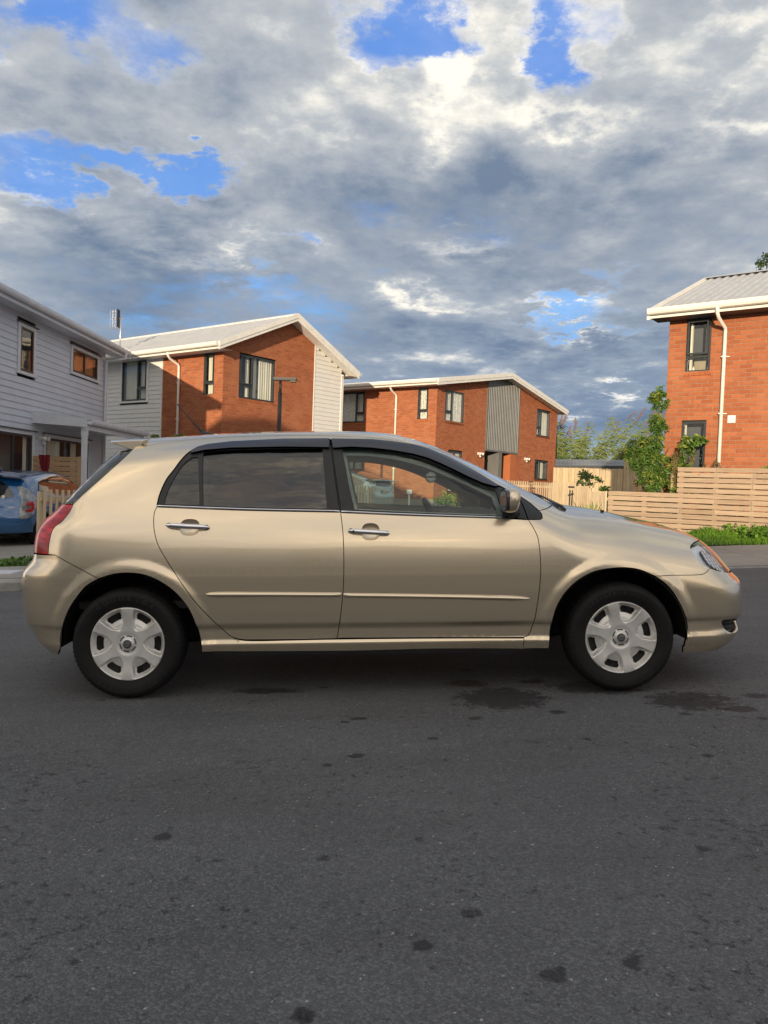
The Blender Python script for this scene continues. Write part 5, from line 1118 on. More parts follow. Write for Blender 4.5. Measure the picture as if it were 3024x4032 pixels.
# doors
def ell(cx_, cz_, rx, rz, n=28, p=2.6, tilt=0.):
    out = []
    for i in range(n):
        a = 2 * math.pi * i / n; c, s = math.cos(a), math.sin(a); x = rx * abs(c) ** (2 / p) * (1 if c > 0 else -1); z = rz * abs(s) ** (2 / p) * (1 if s > 0 else -1); out.append((cx_ + x, cz_ + z + tilt * x))
    return np.array(out)
cup_r = ell(-.969, .897, .050, .041); cup_f = ell(-.028, .866, .046, .043)
rloop = chain('rdoor_rear', '-mid', '-rbelt'); floop = chain('mid', [(-.2085, .3068), (.3361, .3026), (.7785, .2991)], '-fdoor_front', '-fbelt')
def door(loop, cup, side, nm):
    d = panel(nm, loop, K['paint'], car, grid=.0145, side=side, holes=[cup]); 
    # dished recess behind the handle
    c0 = cup.mean(0); V = []; Fc = []; n = len(cup); rings = 7
    for k in range(rings + 1):
        s = 1 - k / rings; q = c0 + (cup - c0) * s * (1.0); P = side_(q[:, 0], q[:, 1]); nr = N(P); V.append(P - nr * (.020 * (1 - s ** 3)))
    V = np.vstack(V)
    for k in range(rings):
        for i in range(n): j = (i + 1) % n; Fc.append((k * n + i, k * n + j, (k + 1) * n + j, (k + 1) * n + i))
    a, b, c = V[Fc[0][0]], V[Fc[0][1]], V[Fc[0][2]]
    if np.cross(b - a, c - a)[1] > 0: Fc = [f[::-1] for f in Fc]
    if side == 'far': V = V * np.array([1, -1, 1.]); Fc = [f[::-1] for f in Fc]
    mesh('handle_recess', V, Fc, K['paint'], d, smooth=True)
    return d
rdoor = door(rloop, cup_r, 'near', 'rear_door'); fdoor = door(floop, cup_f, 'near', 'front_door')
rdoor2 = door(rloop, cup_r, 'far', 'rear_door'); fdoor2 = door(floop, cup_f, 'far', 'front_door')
def handle(parent, x0, x1, z0, z1, side, lock=False):
    mb = MB(); n = 18; sg = 1 if side == 'near' else -1; pts = []
    for i in range(n + 1):
        t = i / n; x = x0 + (x1 - x0) * t; z = z0 + (z1 - z0) * t; P = side_(np.array([x]), np.array([z]))[0]; lift = .012 + .020 * math.sin(math.pi * t) ** .5
        w = .0135 * (1 - .25 * abs(2 * t - 1) ** 4); 
        if i in (0, n): w *= .45
        if i in (1, n - 1): w *= .9
        pts.append((P + np.array([0, -lift, 0]), w))
    V = []; m = 12
    for P, w in pts:
        for k in range(m): a = 2 * math.pi * k / m; V.append(P + np.array([0, -math.cos(a) * .010, math.sin(a) * w]))
    Fc = [(i * m + k, i * m + (k + 1) % m, (i + 1) * m + (k + 1) % m, (i + 1) * m + k) for i in range(n) for k in range(m)] + [tuple(range(m)), tuple(n * m + k for k in range(m))[::-1]]
    V = np.array(V)
    if side == 'far': V = V * np.array([1, -1, 1.])
    h = mesh('door_handle', V, Fc, K['chrome'], parent, smooth=True)
    V = []; Fc = []
    for k, (xx, zz) in enumerate(((x0, z0), (x1, z1))):
        xx += .016 * (1 if k == 0 else -1); P = side_(np.array([xx]), np.array([zz]))[0] * np.array([1, 1 if side == 'near' else -1, 1]); mb = MB(); mb.tube([P + np.array([0, .004 * sg, 0]), P - np.array([0, .018 * sg, 0])], .0125, 10); mb.build('handle_mount', K['black'], parent)
    if lock:
        P = side_(np.array([x0 + .030]), np.array([z0 - .0035]))[0]; mb = MB(); mb.tube([P - np.array([0, .026, 0]), P - np.array([0, .0345, 0])], .0078, 12); mb.build('key_lock', K['matte'], parent)
for dr, dr_, sd_ in ((rdoor, fdoor, 'near'), (rdoor2, fdoor2, 'far')):
    handle(dr, -1.090, -.867, .9095, .8975, sd_); handle(dr_, -.146, .071, .873, .859, sd_, sd_ == 'near')
    ribbon('side_moulding', [(-.885, .545), (-.855, .536), (-.6, .532), (-.186, .5255)], [(-.887, .553), (-.86, .561), (-.6, .560), (-.182, .553)], K['paint'], dr, 0, .013, 8, sd_)
    ribbon('side_moulding', [(-.1745, .5235), (.3, .512), (.77, .4985), (.807, .505)], [(-.171, .5505), (.3, .5385), (.755, .522), (.8075, .5110)], K['paint'], dr_, 0, .013, 8, sd_)
    ribbon('belt_moulding', [(-1.145, 1.003), (-.687, .983), (-.189, .9685)], [(-1.147, 1.0135), (-.687, .993), (-.190, .9785)], K['chrome'], dr, .003, .006, 6, sd_)
    ribbon('belt_moulding', [(-.180, .9665), (.196, .9475), (.668, .929)], [(-.182, .977), (.196, .957), (.666, .9375)], K['chrome'], dr_, .003, .006, 6, sd_)
# window frames with the glass openings cut out
glr = np.array([(-.925, 1.012)] + [(-.930, 1.150), (-.928, 1.300)] + CV['gl_r'][1:4] + [(-.275, 1.168), (-.2605, .992), (-.549, .9985), (-.905, 1.010)])[1:]
glr = chain([(-.905, 1.0105), (-.9165, 1.15), (-.928, 1.305), (-.705, 1.313), (-.49, 1.316), (-.288, 1.316), (-.274, 1.168), (-.2595, .9915), (-.549, .998), (-.905, 1.0105)], step=.03)
glq = chain([(-.928, 1.017), (-.955, 1.268), (-.985, 1.266)], ('cat', [(-.985, 1.266), (-1.018, 1.237), (-1.055, 1.181), (-1.084, 1.117), (-1.1005, 1.069), (-1.108, 1.024)]), [(-1.108, 1.021), (-.928, 1.015)], step=.02)
glf = chain([(-.109, .985), (-.138, 1.110), (-.1595, 1.229), (-.176, 1.3165)], ('cat', [(-.176, 1.3165), (-.017, 1.310), (.095, 1.293), (.207, 1.268), (.318, 1.232), (.391, 1.199), (.465, 1.169), (.545, 1.131), (.61, 1.099), (.650, 1.079)]), [(.650, 1.079), (.669, .946), (.269, .9635), (-.109, .985)], step=.02)
frl = chain('door_top_r', 'b_pillar_r', [(-.190, .979), (-.687, .9935), (-1.147, 1.0139)])
ffl = chain('door_top_f', 'sash_f', [(.807, .921), (.668, .937), (.196, .9565), (-.183, .977)], '-b_pillar_f')
tril = chain(CV['tri'][:4], ('cat', [(.8776, .9658), (.889, .947), (.888, .928), (.874, .9205)]), [(.874, .9205), (.809, .9215)], '-sash_f')
for dr, dr_, sd_ in ((rdoor, fdoor, 'near'), (rdoor2, fdoor2, 'far')):
    panel('window_frame', frl, K['matte'], dr, grid=.05, off=-.003, gap=.0035, holes=[glr, glq], side=sd_); panel('window_frame', ffl, K['matte'], dr_, grid=.05, off=-.003, gap=.0035, holes=[glf], side=sd_)
    panel('window_glass', glr, K['tint'], dr, grid=.05, off=-.012, gap=-.004, skirt=0, side=sd_); panel('quarter_glass', glq, K['tint'], dr, grid=.05, off=-.010, gap=-.004, skirt=0, side=sd_)
    panel('window_glass', glf, K['glass'], dr_, grid=.05, off=-.012, gap=-.004, skirt=0, side=sd_)
    panel('weather_shield', np.array(CV['visor_r']), K['visor'], dr, grid=.03, off=.014, gap=.001, skirt=.012, side=sd_)
    panel('weather_shield', np.array(CV['visor_f']), K['visor'], dr_, grid=.03, off=.014, gap=.001, skirt=.012, side=sd_)
    # inner trim of the pillars
    panel('pillar_trim', frl, K['grey_in'], dr, grid=.06, off=-.045, gap=-.01, skirt=0, holes=[shrink(glr, .006), glq], side=sd_); panel('pillar_trim', ffl, K['grey_in'], dr_, grid=.06, off=-.045, gap=-.01, skirt=0, holes=[shrink(glf, .006)], side=sd_)
    panel('door_trim', rloop, K['dark_in'], dr, grid=.08, off=-.06, gap=.0, skirt=0, side=sd_); panel('door_trim', floop, K['grey_in'], dr_, grid=.08, off=-.06, gap=.0, skirt=0, side=sd_)
panel('corner_trim', tril, K['matte'], car, grid=.04, off=-.001, side='pair')
# front wing
wing = chain([(.8074, .9197), (.874, .9205)], ('cat', [(.874, .9205), (.888, .928), (.889, .947), (.8776, .9658)]), 'cut', 'hood_line', '-light_rear', '-bump_seam_f', '-arch_f', [(.9079, .2379), (.777, .236), (.779, .2991)], '-fdoor_front')
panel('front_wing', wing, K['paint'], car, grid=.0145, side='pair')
# bumpers
fb = chain('bump_seam_f', 'light_bot', [(1.9746, .6136), (2.10, .606), (2.3, .600), (UC, .600), (UC, .20), (2.2, .19), (1.9, .185), (1.66, .190), (1.6516, .2318)], '-arch_fb')
fog = chain(('cat', [(1.874, .352), (1.8805, .3632), (1.92, .3640), (2.06, .362), (2.10, .345), (2.08, .300), (2.00, .285), (1.94, .292), (1.90, .315), (1.874, .352)]), step=.012)
fbo = panel('front_bumper', fb, K['paint'], car, grid=.018, side='both', gap=.0018, holes=[fog])
panel('fog_recess', shrink(fog, -.01), K['black'], fbo, grid=.03, off=-.030, skirt=0, side='both')
for k in range(3):
    z = .345 - .018 * k
    ribbon('grille_slat', [(1.90 + .012 * k, z - .004), (2.0, z - .003), (2.08 - .01 * k, z - .003)], [(1.90 + .012 * k, z + .003), (2.0, z + .003), (2.08 - .01 * k, z + .003)], K['matte'], fbo, -.012, .010, 4)
rb = chain('-bump_seam_r', [(-1.664, .758), (-1.784, .756), (-2.0, .757), (UR_, .757), (UR_, .24), (-2.1, .235), (-1.85, .225), (-1.70, .222), (-1.6462, .2811)], '-arch_rb')
panel('rear_bumper', rb, K['paint'], car, grid=.018, side='both', gap=.0018)
# lamps
hl = chain('light_rear', [(1.942, .789), (2.0, .768), (2.07, .725), (2.13, .675), (2.16, .640), (2.14, .620), (1.9746, .6136)], '-light_bot')
lo = panel('headlight', hl, K['lens'], car, grid=.03, off=.001, side='pair', skirt=0)
for o, sd_ in zip(lo, ('near', 'far')):
    panel('lamp_housing', shrink(hl, .004), K['lamp_in'], o, grid=.03, off=-.030, skirt=0, side=sd_)
    rf_ = ell(1.87, .690, .070, .046, tilt=-.45); panel('reflector', rf_, K['reflector'], o, grid=.02, off=-.014, skirt=.01, side=sd_)
    rf2 = ell(2.02, .690, .040, .045); panel('reflector', rf2, K['chrome'], o, grid=.02, off=-.020, skirt=.006, side=sd_)
tl = chain('tail', [(-1.708, .760), (-2.06, .762), (-2.09, .80), (-2.08, .88), (-2.05, .94), (-1.98, .985), (-1.86, 1.012), (-1.70, 1.020), (-1.6035, 1.020)])
panel('tail_light', tl, K['red'], car, grid=.02, side='pair', gap=.0022)
# tailgate and rear glass
TG = chain('hatch_edge', [(-1.6035, 1.02), (-1.70, 1.020), (-1.86, 1.012), (-1.98, .985), (-2.05, .94), (-2.08, .88), (-2.09, .80), (-2.06, .762), (UR_, .762), (UR_, 1.345), (-1.2854, 1.3448)])
he = catmull(CV['hatch_edge'], .02)
rg = chain([(-1.345, 1.30), (-1.395, 1.243), (-1.455, 1.178), (-1.518, 1.117), (-1.572, 1.066), (-1.612, 1.032), (-2.2, 1.018), (UR_, 1.018), (UR_, 1.325), (-1.8, 1.325), (-1.345, 1.30)])
tgl = chain([(-1.6035, 1.024), (-1.70, 1.022), (-1.86, 1.014), (-1.98, .985), (-2.05, .94), (-2.08, .88), (-2.09, .80), (-2.06, .762), (UR_, .762), (UR_, 1.016), (-2.2, 1.016), (-1.62, 1.030)])
tg = panel('tailgate', tgl, K['paint'], car, grid=.03, side='both')
panel('tailgate_edge', chain('hatch_edge', [(-1.6035, 1.02), (-1.612, 1.032), (-1.572, 1.066), (-1.518, 1.117), (-1.455, 1.178), (-1.395, 1.243), (-1.345, 1.30)]), K['gblack'], tg, grid=.03, side='both', gap=.0005)
panel('rear_window', rg, K['gblack'], tg, grid=.04, side='both', gap=.0008)
# roof, bonnet, screen (top parameter)
rt = catmull(CV['rail_t'], .02); 
def tshift(P, d): Q = P.copy(); Q[:, 1] -= d; return Q
rt_roof = rt[rt[:, 0] < .20]; rt_ws = rt[rt[:, 0] >= .15]
roofL = np.vstack([rt_roof, [(-1.30, .60), (-1.30, 0.)], [(.10, 0.), (.145, .35), (.17, .55)]])
def both_top(name, half_loop, mt, grid=.05, off=0., skirt=.01, gap=.001, parent=car): return panel(name, chain(half_loop, step=.03), mt, parent, kind='t', grid=grid, off=off, gap=gap, skirt=skirt, side='both')
both_top('roof', list(map(tuple, roofL)), K['paint'], skirt=0, gap=-.001)
both_top('headliner', list(map(tuple, roofL)), K['grey_in'], off=-.04, skirt=0, gap=0)
ws = [tuple(q) for q in tshift(rt_ws, .05) if q[0] < .97]
wsL = [(.17, .55), (.145, .35), (.105, 0.), (1.03, 0.), (1.00, .5), (.955, .62)] + ws
both_top('windscreen', wsL, K['glass'], off=-.004, skirt=0, gap=0)
pl_ = [tuple(q) for q in rt_ws[::1]]
both_top('windscreen_pillar', pl_ + [(.17, .60)] + ws[::-1] + [(.985, .70)], K['paint'], skirt=0, gap=-.001, grid=.03)
both_top('pillar_lining', pl_ + [(.17, .60)] + [(q[0], q[1] - .05) for q in ws[::-1]] + [(.97, .66)], K['grey_in'], off=-.05, skirt=0, gap=0, grid=.05)
hlt = catmull(CV['hood_line_t'], .02)
hl_keep = hlt[hlt[:, 0] > 1.09]
bonL = [(1.09, 0.), (1.085, .45), (1.085, .80)] + [tuple(q) for q in hl_keep] + [(1.90, 1.10), (1.97, .80), (2.00, .40), (2.005, 0.)]
both_top('bonnet', bonL, K['paint'], grid=.035, gap=.0012)
cow = [(1.03, 0.), (1.00, .5), (.955, .62), (.985, .70), (1.0136, .9234)] + [tuple(q) for q in hlt[hlt[:, 0] <= 1.09]] + [(1.085, .80), (1.085, .45), (1.09, 0.)]
both_top('cowl', cow, K['matte'], off=-.006, grid=.04, gap=0.)
grl = chain([(1.9746, .6136), (2.10, .606), (2.3, .600), (UC, .600), (UC, .735), (2.4, .735), (2.17, .70), (2.16, .640), (2.14, .620)]); panel('grille', grl, K['black'], car, off=-.01, side='both', gap=0)
# wipers lying in the cowl
for (x0, y0, x1, y1, lift) in ((1.045, -.50, .985, .06, .012), (1.045, .04, .985, .55, .012)):
    mb = MB(); pts = []
    for t in np.linspace(0, 1, 9):
        x, y = x0 + (x1 - x0) * t, y0 + (y1 - y0) * t; z = float(T0(x) - CR(x) * y * y); pts.append((x, y, z + lift - .01 * abs(t - .5)))
    mb.tube(pts, .0055, 6); mb.tube([(x0 + .03, y0 - .02, pts[0][2] - .02), (x0 + .02, y0 + .02, pts[0][2] + .002), pts[4]], [.011, .009, .006], 8); w_ = mb.build('wiper', K['black'], car, smooth=True)
mb = MB(); mb.box((1.36, -.30, float(T0(1.36) - CR(1.36) * .09) + .006), (1, 0, -.2), (0, 1, 0), (0, 0, 1), (.008, .012, .005)); mb.build('washer_nozzle', K['black'], car)
# spoiler
V = []; ns = 25; secn = [(-1.262, 1.366), (-1.36, 1.366), (-1.455, 1.3615), (-1.464, 1.358), (-1.462, 1.353), (-1.452, 1.349), (-1.40, 1.329), (-1.343, 1.309), (-1.295, 1.315)]
for i in range(ns):
    y = -.56 + 1.12 * i / (ns - 1); q = 1 - (y / .56) ** 2; e = 1.0 if abs(y) < .54 else .86
    for x, z in secn: V.append((-1.29 + (x + 1.29) * e - .03 * q * (1 if x < -1.3 else .3), y, 1.345 + (z - 1.345) * e + .040 * q))
m = len(secn); Fc = [(i * m + k, i * m + (k + 1) % m, (i + 1) * m + (k + 1) % m, (i + 1) * m + k) for i in range(ns - 1) for k in range(m)] + [tuple(range(m))[::-1], tuple((ns - 1) * m + k for k in range(m))]
sp = mesh('spoiler', V, Fc, K['paint'], car)
bv = sp.modifiers.new('bevel', 'BEVEL'); bv.width = .004; bv.segments = 2; bv.limit_method = 'ANGLE'
sp.data.polygons.foreach_set('use_smooth', [True] * len(sp.data.polygons)); sp.data.set_sharp_from_angle(angle=math.radians(35)) if hasattr(sp.data, 'set_sharp_from_angle') else None
mb = MB(); mb.tube([(-1.35, -.50, 1.30), (-1.41, -.50, 1.285)], .022, 8); mb.build('spoiler_foot', K['black'], car)
# mirrors
def mirror(side):
    s = 1 if side == 'near' else -1; e = bpy.data.objects.new('door_mirror', None); link(e, fdoor if side == 'near' else fdoor2); e['_local'] = 1
    V = []; n, m = 28, 18; c = np.array([.690, -.915, 1.026])
    for j in range(m + 1):
        b = -math.pi / 2 + math.pi * j / m
        for i in range(n):
            a = 2 * math.pi * i / n; pw = lambda v, p: abs(v) ** p * (1 if v >= 0 else -1)
            x = pw(math.cos(b), .62) * pw(math.cos(a), .75); y = pw(math.cos(b), .62) * pw(math.sin(a), .60); z = pw(math.sin(b), .70)
            X = x * (.042 if x < 0 else .040); Y = y * .105; Z = z * .063 - .004 * y
            if X < -.030: X = -.030
            V.append((c[0] + X + .006 * (z), c[1] + Y * 1.0, c[2] + Z))
    Fc = [(j * n + i, j * n + (i + 1) % n, (j + 1) * n + (i + 1) % n, (j + 1) * n + i) for j in range(m) for i in range(n)]
    V = np.array(V); V[:, 1] *= s; mesh_ = mesh('mirror_cover', V, Fc if s > 0 else [f[::-1] for f in Fc], K['paint'], e, smooth=True)
    mb = MB(); 
    ring = [(c[0] - .036, (c[1] + .097 * math.copysign(abs(math.cos(a)) ** .6, math.cos(a))) * s, c[2] + .057 * math.copysign(abs(math.sin(a)) ** .7, math.sin(a))) for a in np.linspace(0, 2 * math.pi, 33)[:-1]]
    r2 = [(q[0] + .024, c[1] * s + (q[1] - c[1] * s) * 1.04, c[2] + (q[2] - c[2]) * 1.05) for q in ring]; k = 32
    mb.add(ring + r2, [(i, (i + 1) % k, k + (i + 1) % k, k + i) for i in range(k)] + [tuple(range(k))]); mb.build('mirror_rim', K['visor'], e, smooth=False)
    r3 = [(c[0] - .0375, c[1] * s + (q[1] - c[1] * s) * .9, c[2] + (q[2] - c[2]) * .88) for q in ring]; mb = MB(); mb.add(r3, [tuple(range(k))]); mb.build('mirror_glass', K['chrome'], e)
    mb = MB(); mb.tube([(.735, -.775 * s, .955), (.712, -.82 * s, .962), (.695, -.87 * s, .968)], [.035, .030, .024], 10); mb.build('mirror_arm', K['matte'], e, smooth=True)
mirror('near'); mirror('far')
# aerial on the roof
mb = MB(); mb.tube([(-1.02, 0, 1.425), (-1.045, 0, 1.437), (-1.07, 0, 1.455)], [.024, .016, .010], 8); mb.tube([(-1.07, 0, 1.455), (-1.10, 0, 1.49)], .007, 6); mb.tube([(-1.10, 0, 1.49), (-1.205, 0, 1.615)], [.0045, .003], 6); mb.tube([(-1.205, 0, 1.615), (-1.21, 0, 1.621)], .005, 6); mb.build('aerial', K['black'], car, smooth=True)
# underbody, wells, inner shell
mb = MB()
mb.box((0, 0, .27), (1, 0, 0), (0, 1, 0), (0, 0, 1), (.88, .70, .05)); mb.box((-1.75, 0, .36), (1, 0, 0), (0, 1, 0), (0, 0, 1), (.05, .50, .08)); mb.box((1.80, 0, .32), (1, 0, 0), (0, 1, 0), (0, 0, 1), (.1, .50, .08));  mb.build('underbody', K['well'], car, kind='stuff')
mb = MB()
for s in (1, -1): mb.box((-.05, -.735 * s, .236), (1, 0, 0), (0, 1, 0), (0, 0, 1), (.82, .008, .026))
mb.build('sill_flange', K['matte'], car, kind='stuff')
for ax, az, rx, rz in AR:
    for s in (1, -1):
        V = []; n = 40; ang = np.linspace(-.06, math.pi + .06, n)
        for a in ang:
            for (k, y) in ((.985, -.822), (1.02, -.80), (1.04, -.76), (1.05, -.45)): V.append((ax + rx * k * math.cos(a), y * s, az + rz * k * math.sin(a)))
        V += [(ax, -.45 * s, az)]; Fc = [(i * 4 + k, i * 4 + k + 1, (i + 1) * 4 + k + 1, (i + 1) * 4 + k) for i in range(n - 1) for k in range(3)] + [(i * 4 + 3, (i + 1) * 4 + 3, 4 * n) for i in range(n - 1)]
        mesh('wheel_well', V, Fc, K['well'], car, smooth=True)
# cabin
mb = MB(); mb.box((-.3, 0, .47), (1, 0, 0), (0, 1, 0), (0, 0, 1), (1.3, .66, .02)); mb.build('floor', K['dark_in'], car)
V = []; n = 15
for i in range(n):
    y = -.70 + 1.40 * i / (n - 1)
    hump = .045 * math.exp(-((y + .36) / .16) ** 2)
    for x, z in ((.40, .62), (.44, .80), (.46, .895 + hump), (.52, .935 + hump), (.62, .945 + hump * .8), (.78, .935), (.99, .93), (.99, .70)): V.append((x, y, z))
Fc = [(i * 8 + k, i * 8 + k + 1, (i + 1) * 8 + k + 1, (i + 1) * 8 + k) for i in range(n - 1) for k in range(7)] + [tuple(range(8)), tuple((n - 1) * 8 + k for k in range(8))]
mesh('dashboard', V, Fc, K['dark_in'], car, smooth=True)
sw = bpy.data.objects.new('steering_wheel', None); link(sw, car); sw['_local'] = 1; sw.location = (.38, -.36, .86); sw.rotation_euler = (0, math.radians(62), 0)
mb = MB(); mb.tube([(.185 * math.cos(a), .185 * math.sin(a), 0) for a in np.linspace(0, 2 * math.pi, 41)], .014, 8, cap=False); mb.build('rim', K['black'], sw, smooth=True)
mb = MB(); mb.tube([(0, 0, .01), (0, 0, -.04)], [.06, .05], 12); mb.build('hub', K['dark_in'], sw)
for a in (.3, math.pi - .3, -math.pi / 2): mb = MB(); mb.tube([(.04 * math.cos(a), .04 * math.sin(a), -.005), (.18 * math.cos(a), .18 * math.sin(a), 0)], .014, 6); mb.build('spoke', K['dark_in'], sw)
def seat(x, y, w, back=.62):
    e = bpy.data.objects.new('seat', None); link(e, car); e['_local'] = 1
    for nm, c, ax, h in (('cushion', (x, y, .56), (1, 0, .08), (.25, w, .07)), ('backrest', (x - .36, y, .56 + back * .42), (.30, 0, 1.), (back * .46, w, .055)), ('headrest', (x - .36 - back * .15, y, .62 + back * .93), (.2, 0, 1.), (.085, .12, .045))):
        ax = np.array(ax) / np.linalg.norm(ax); az_ = np.cross(ax, (0, 1., 0)); V = []; n, m = 16, 10
        for j in range(m + 1):
            b = -math.pi / 2 + math.pi * j / m
            for i in range(n):
                a = 2 * math.pi * i / n; pw = lambda v, p=.45: abs(v) ** p * (1 if v >= 0 else -1)
                V.append(np.array(c) + ax * pw(math.cos(b)) * pw(math.cos(a)) * h[0] + np.array([0, 1., 0]) * pw(math.cos(b)) * pw(math.sin(a)) * h[1] + az_ * pw(math.sin(b), .6) * h[2])
        mesh(nm, V, [(j * n + i, j * n + (i + 1) % n, (j + 1) * n + (i + 1) % n, (j + 1) * n + i) for j in range(m) for i in range(n)], K['seat'], e, smooth=True)
seat(-.02, -.36, .24); seat(-.02, .36, .24); seat(-.85, 0, .60, .52)
mb = MB(); mb.tube([(.33, -.02, 1.318), (.355, -.02, 1.285)], .01, 6); mb.build('mirror_stalk', K['black'], car)
V = []; c = np.array([.335, -.03, 1.262]); n = 20
for x in (-.014, .014):
    for a in np.linspace(0, 2 * math.pi, n + 1)[:-1]: V.append(c + np.array([x, .115 * math.copysign(abs(math.cos(a)) ** .6, math.cos(a)), .032 * math.copysign(abs(math.sin(a)) ** .7, math.sin(a))]))
mesh('rear_view_mirror', V, [tuple(range(n)), tuple(range(n, 2 * n))[::-1]] + [(i, (i + 1) % n, n + (i + 1) % n, n + i) for i in range(n)], K['dark_in'], car)
# wheels
wheel(car, -1.300, -.7375, 0.02, [('GOODRIDE', .034, .242, -.62, .175, .0968), ('RADIAL RP28', .028, .240, math.pi + .62, -.125, .0968, -1)])
wheel(car, 1.300, -.7375, -.25, [('195/65R14', .026, .243, -.80, .105, .0968)])
wheel(car, -1.300, .7375, .4, [], near=False); wheel(car, 1.300, .7375, .1, [], near=False)
# air freshener hanging from the inside mirror
af_l = np.array([.36, -.06, 1.158]); W2 = O_ + ex * af_l[0] + ey * af_l[1] + ez * af_l[2]
af = thing('air_freshener', tuple(W2), 'round blue and cream SEX WAX air freshener hanging behind the front door window', 'air freshener'); MA = MC.copy(); MA.translation = Vector(W2); af.matrix_world = MA; af['_local'] = 1
K['af_blue'] = mat('card_blue', (.02, .035, .09), .6); K['af_cream'] = mat('card_cream', (.72, .68, .60), .7)
n = 40
def disc(name, r0, r1, y0, y1, mt):
    V = []; 
    for r, y in ((r0, y0), (r1, y0), (r1, y1), (r0, y1)): V += [(r * math.cos(a), y, r * math.sin(a)) for a in np.linspace(0, 2 * math.pi, n + 1)[:-1]]
    return mesh(name, V, [(k * n + i, k * n + (i + 1) % n, ((k + 1) % 4) * n + (i + 1) % n, ((k + 1) % 4) * n + i) for k in range(4) for i in range(n)], mt, af)
disc('card_edge', .031, .0365, -.0015, .0015, K['af_blue']); disc('card', .0001, .031, -.001, .001, K['af_cream']); disc('printed_ring', .0235, .0245, -.0014, -.0009, K['af_blue'])
mb = MB(); mb.box((0, -.0012, 0), (1, 0, 0), (0, 1, 0), (0, 0, 1), (.0345, .0004, .0065)); mb.build('printed_band', K['af_blue'], af)
V, Fc = text_mesh('SEX WAX', .0125, .0003); V = np.stack([V[:, 0], -.0018 - V[:, 2], V[:, 1] - .0043], 1); mesh('lettering', V, Fc, K['af_cream'], af)
mb = MB()
for tx, R_, fl in (("MR. ZOG'S", .0262, 1), ('NEVER SPOILS', .0262, -1)):
    arc_text(mb, tx, .0075, R_, -.16 * (len(tx) - 1) / 2 if fl > 0 else math.pi + .16 * (len(tx) - 1) / 2, .16 * fl, .0012, fl)
mb.build('lettering', K['af_blue'], af)
mb = MB(); mb.tube([(0, 0, .036), (.0, 0, .045), (-.01, .01, .085)], .0012, 5); mb.build('string', K['black'], af)
# ------------------------------------------------------------------ parked cars in the background
K['grey_lens'] = vmat('grey_lens', (.34, .35, .36), (.12, .13, .14), scale=11., rough=.15, metal=.2, coat=1.)
def set_body(**kw): globals().update(kw)
def small_car(name, label, loc, heading, paint_, T0p, XRp, XFp, L2, ar, win, seal, tails, plate, wheels_r=.29, extra=None):
    set_body(T0=tab(T0p, .05), XR=tab(XRp, .02), XF=tab(XFp, .02), AR=ar, CR=tab([(-2.3, .14), (2.3, .14)], .1), KX=tab([(-2.3, .16), (2.3, .16)], .1),
             W_hi=tab([(.10, .76), (.3, .815), (.55, .844), (.72, .842), (.84, .829), (.94, .800), (1.03, .755), (1.18, .69), (1.36, .60), (1.46, .55)], .05), XA=-L2 + .5, XB=L2 - .55)
    uc, ur = XB + .8 * math.pi / 2, XA - .8 * math.pi / 2
    e = thing(name, loc, label, 'car'); a = math.atan2(heading[1], heading[0]); e.rotation_euler = (0, 0, a); e['_local'] = 1
    arcs = []
    for (ax, az, rx, rz) in ar[::-1]:
        arcs.append([(ax + rx * math.cos(t), az + rz * math.sin(t)) for t in np.linspace(0, math.pi, 16)])
    lp = [(ur, 1.02), (ur, .22)] + [(q[0], q[1]) for q in arcs[1][::-1]] + [(0, .235)] + [(q[0], q[1]) for q in arcs[0][::-1]] + [(uc, .22), (uc, .62), (XB + .2, .70), (1.3, .84), (.9, .95), (.9, 1.02)]
    lp = [q for q in lp]; lp2 = []
    for q in lp: lp2.append((q[0], max(q[1], .2)))
    panel('body', chain(lp2, step=.05), K[paint_], e, grid=.07, side='both', skirt=.01, gap=0)
    xs_ = np.linspace(-L2 + .08, L2 - .12, 40); half = [(x, 1.30) for x in xs_]; panel('roof', chain([(xs_[0], 0.)] + half + [(xs_[-1], 0.)], step=.06), K[paint_], e, kind='t', grid=.07, off=-.004, skirt=0, gap=0, side='both')
    for w in win: panel(w[0], chain(('cat', w[1]) if w[3] else w[1], step=.04), K[w[2]], e, kind=w[4], grid=.06, off=.005, skirt=.004, gap=0, side=w[5])
    for t_ in tails: panel(t_[0], chain(('cat', t_[1]), step=.03), K[t_[2]], e, grid=.03, off=t_[3], skirt=.008, gap=0, side='pair')
    for x in (ar[0][0], ar[1][0]):
        for s in (1, -1): wheel(e, x, s * .735, .3, [], hz=wheels_r, near=s < 0, cover=True)
    mb = MB(); mb.box((0, 0, .30), (1, 0, 0), (0, 1, 0), (0, 0, 1), (L2 - .2, .60, .08)); mb.build('underbody', K['well'], e)
    for ax, az, rx, rz in ar:
        mb = MB(); mb.box((ax, 0, .42), (1, 0, 0), (0, 1, 0), (0, 0, 1), (rx, .62, .24)); mb.build('wheel_well', K['well'], e)
    if extra: extra(e)
    return e
sv = dict(T0=T0, XR=XR, XF=XF, AR=AR, CR=CR, KX=KX, W_hi=W_hi, XA=XA, XB=XB)
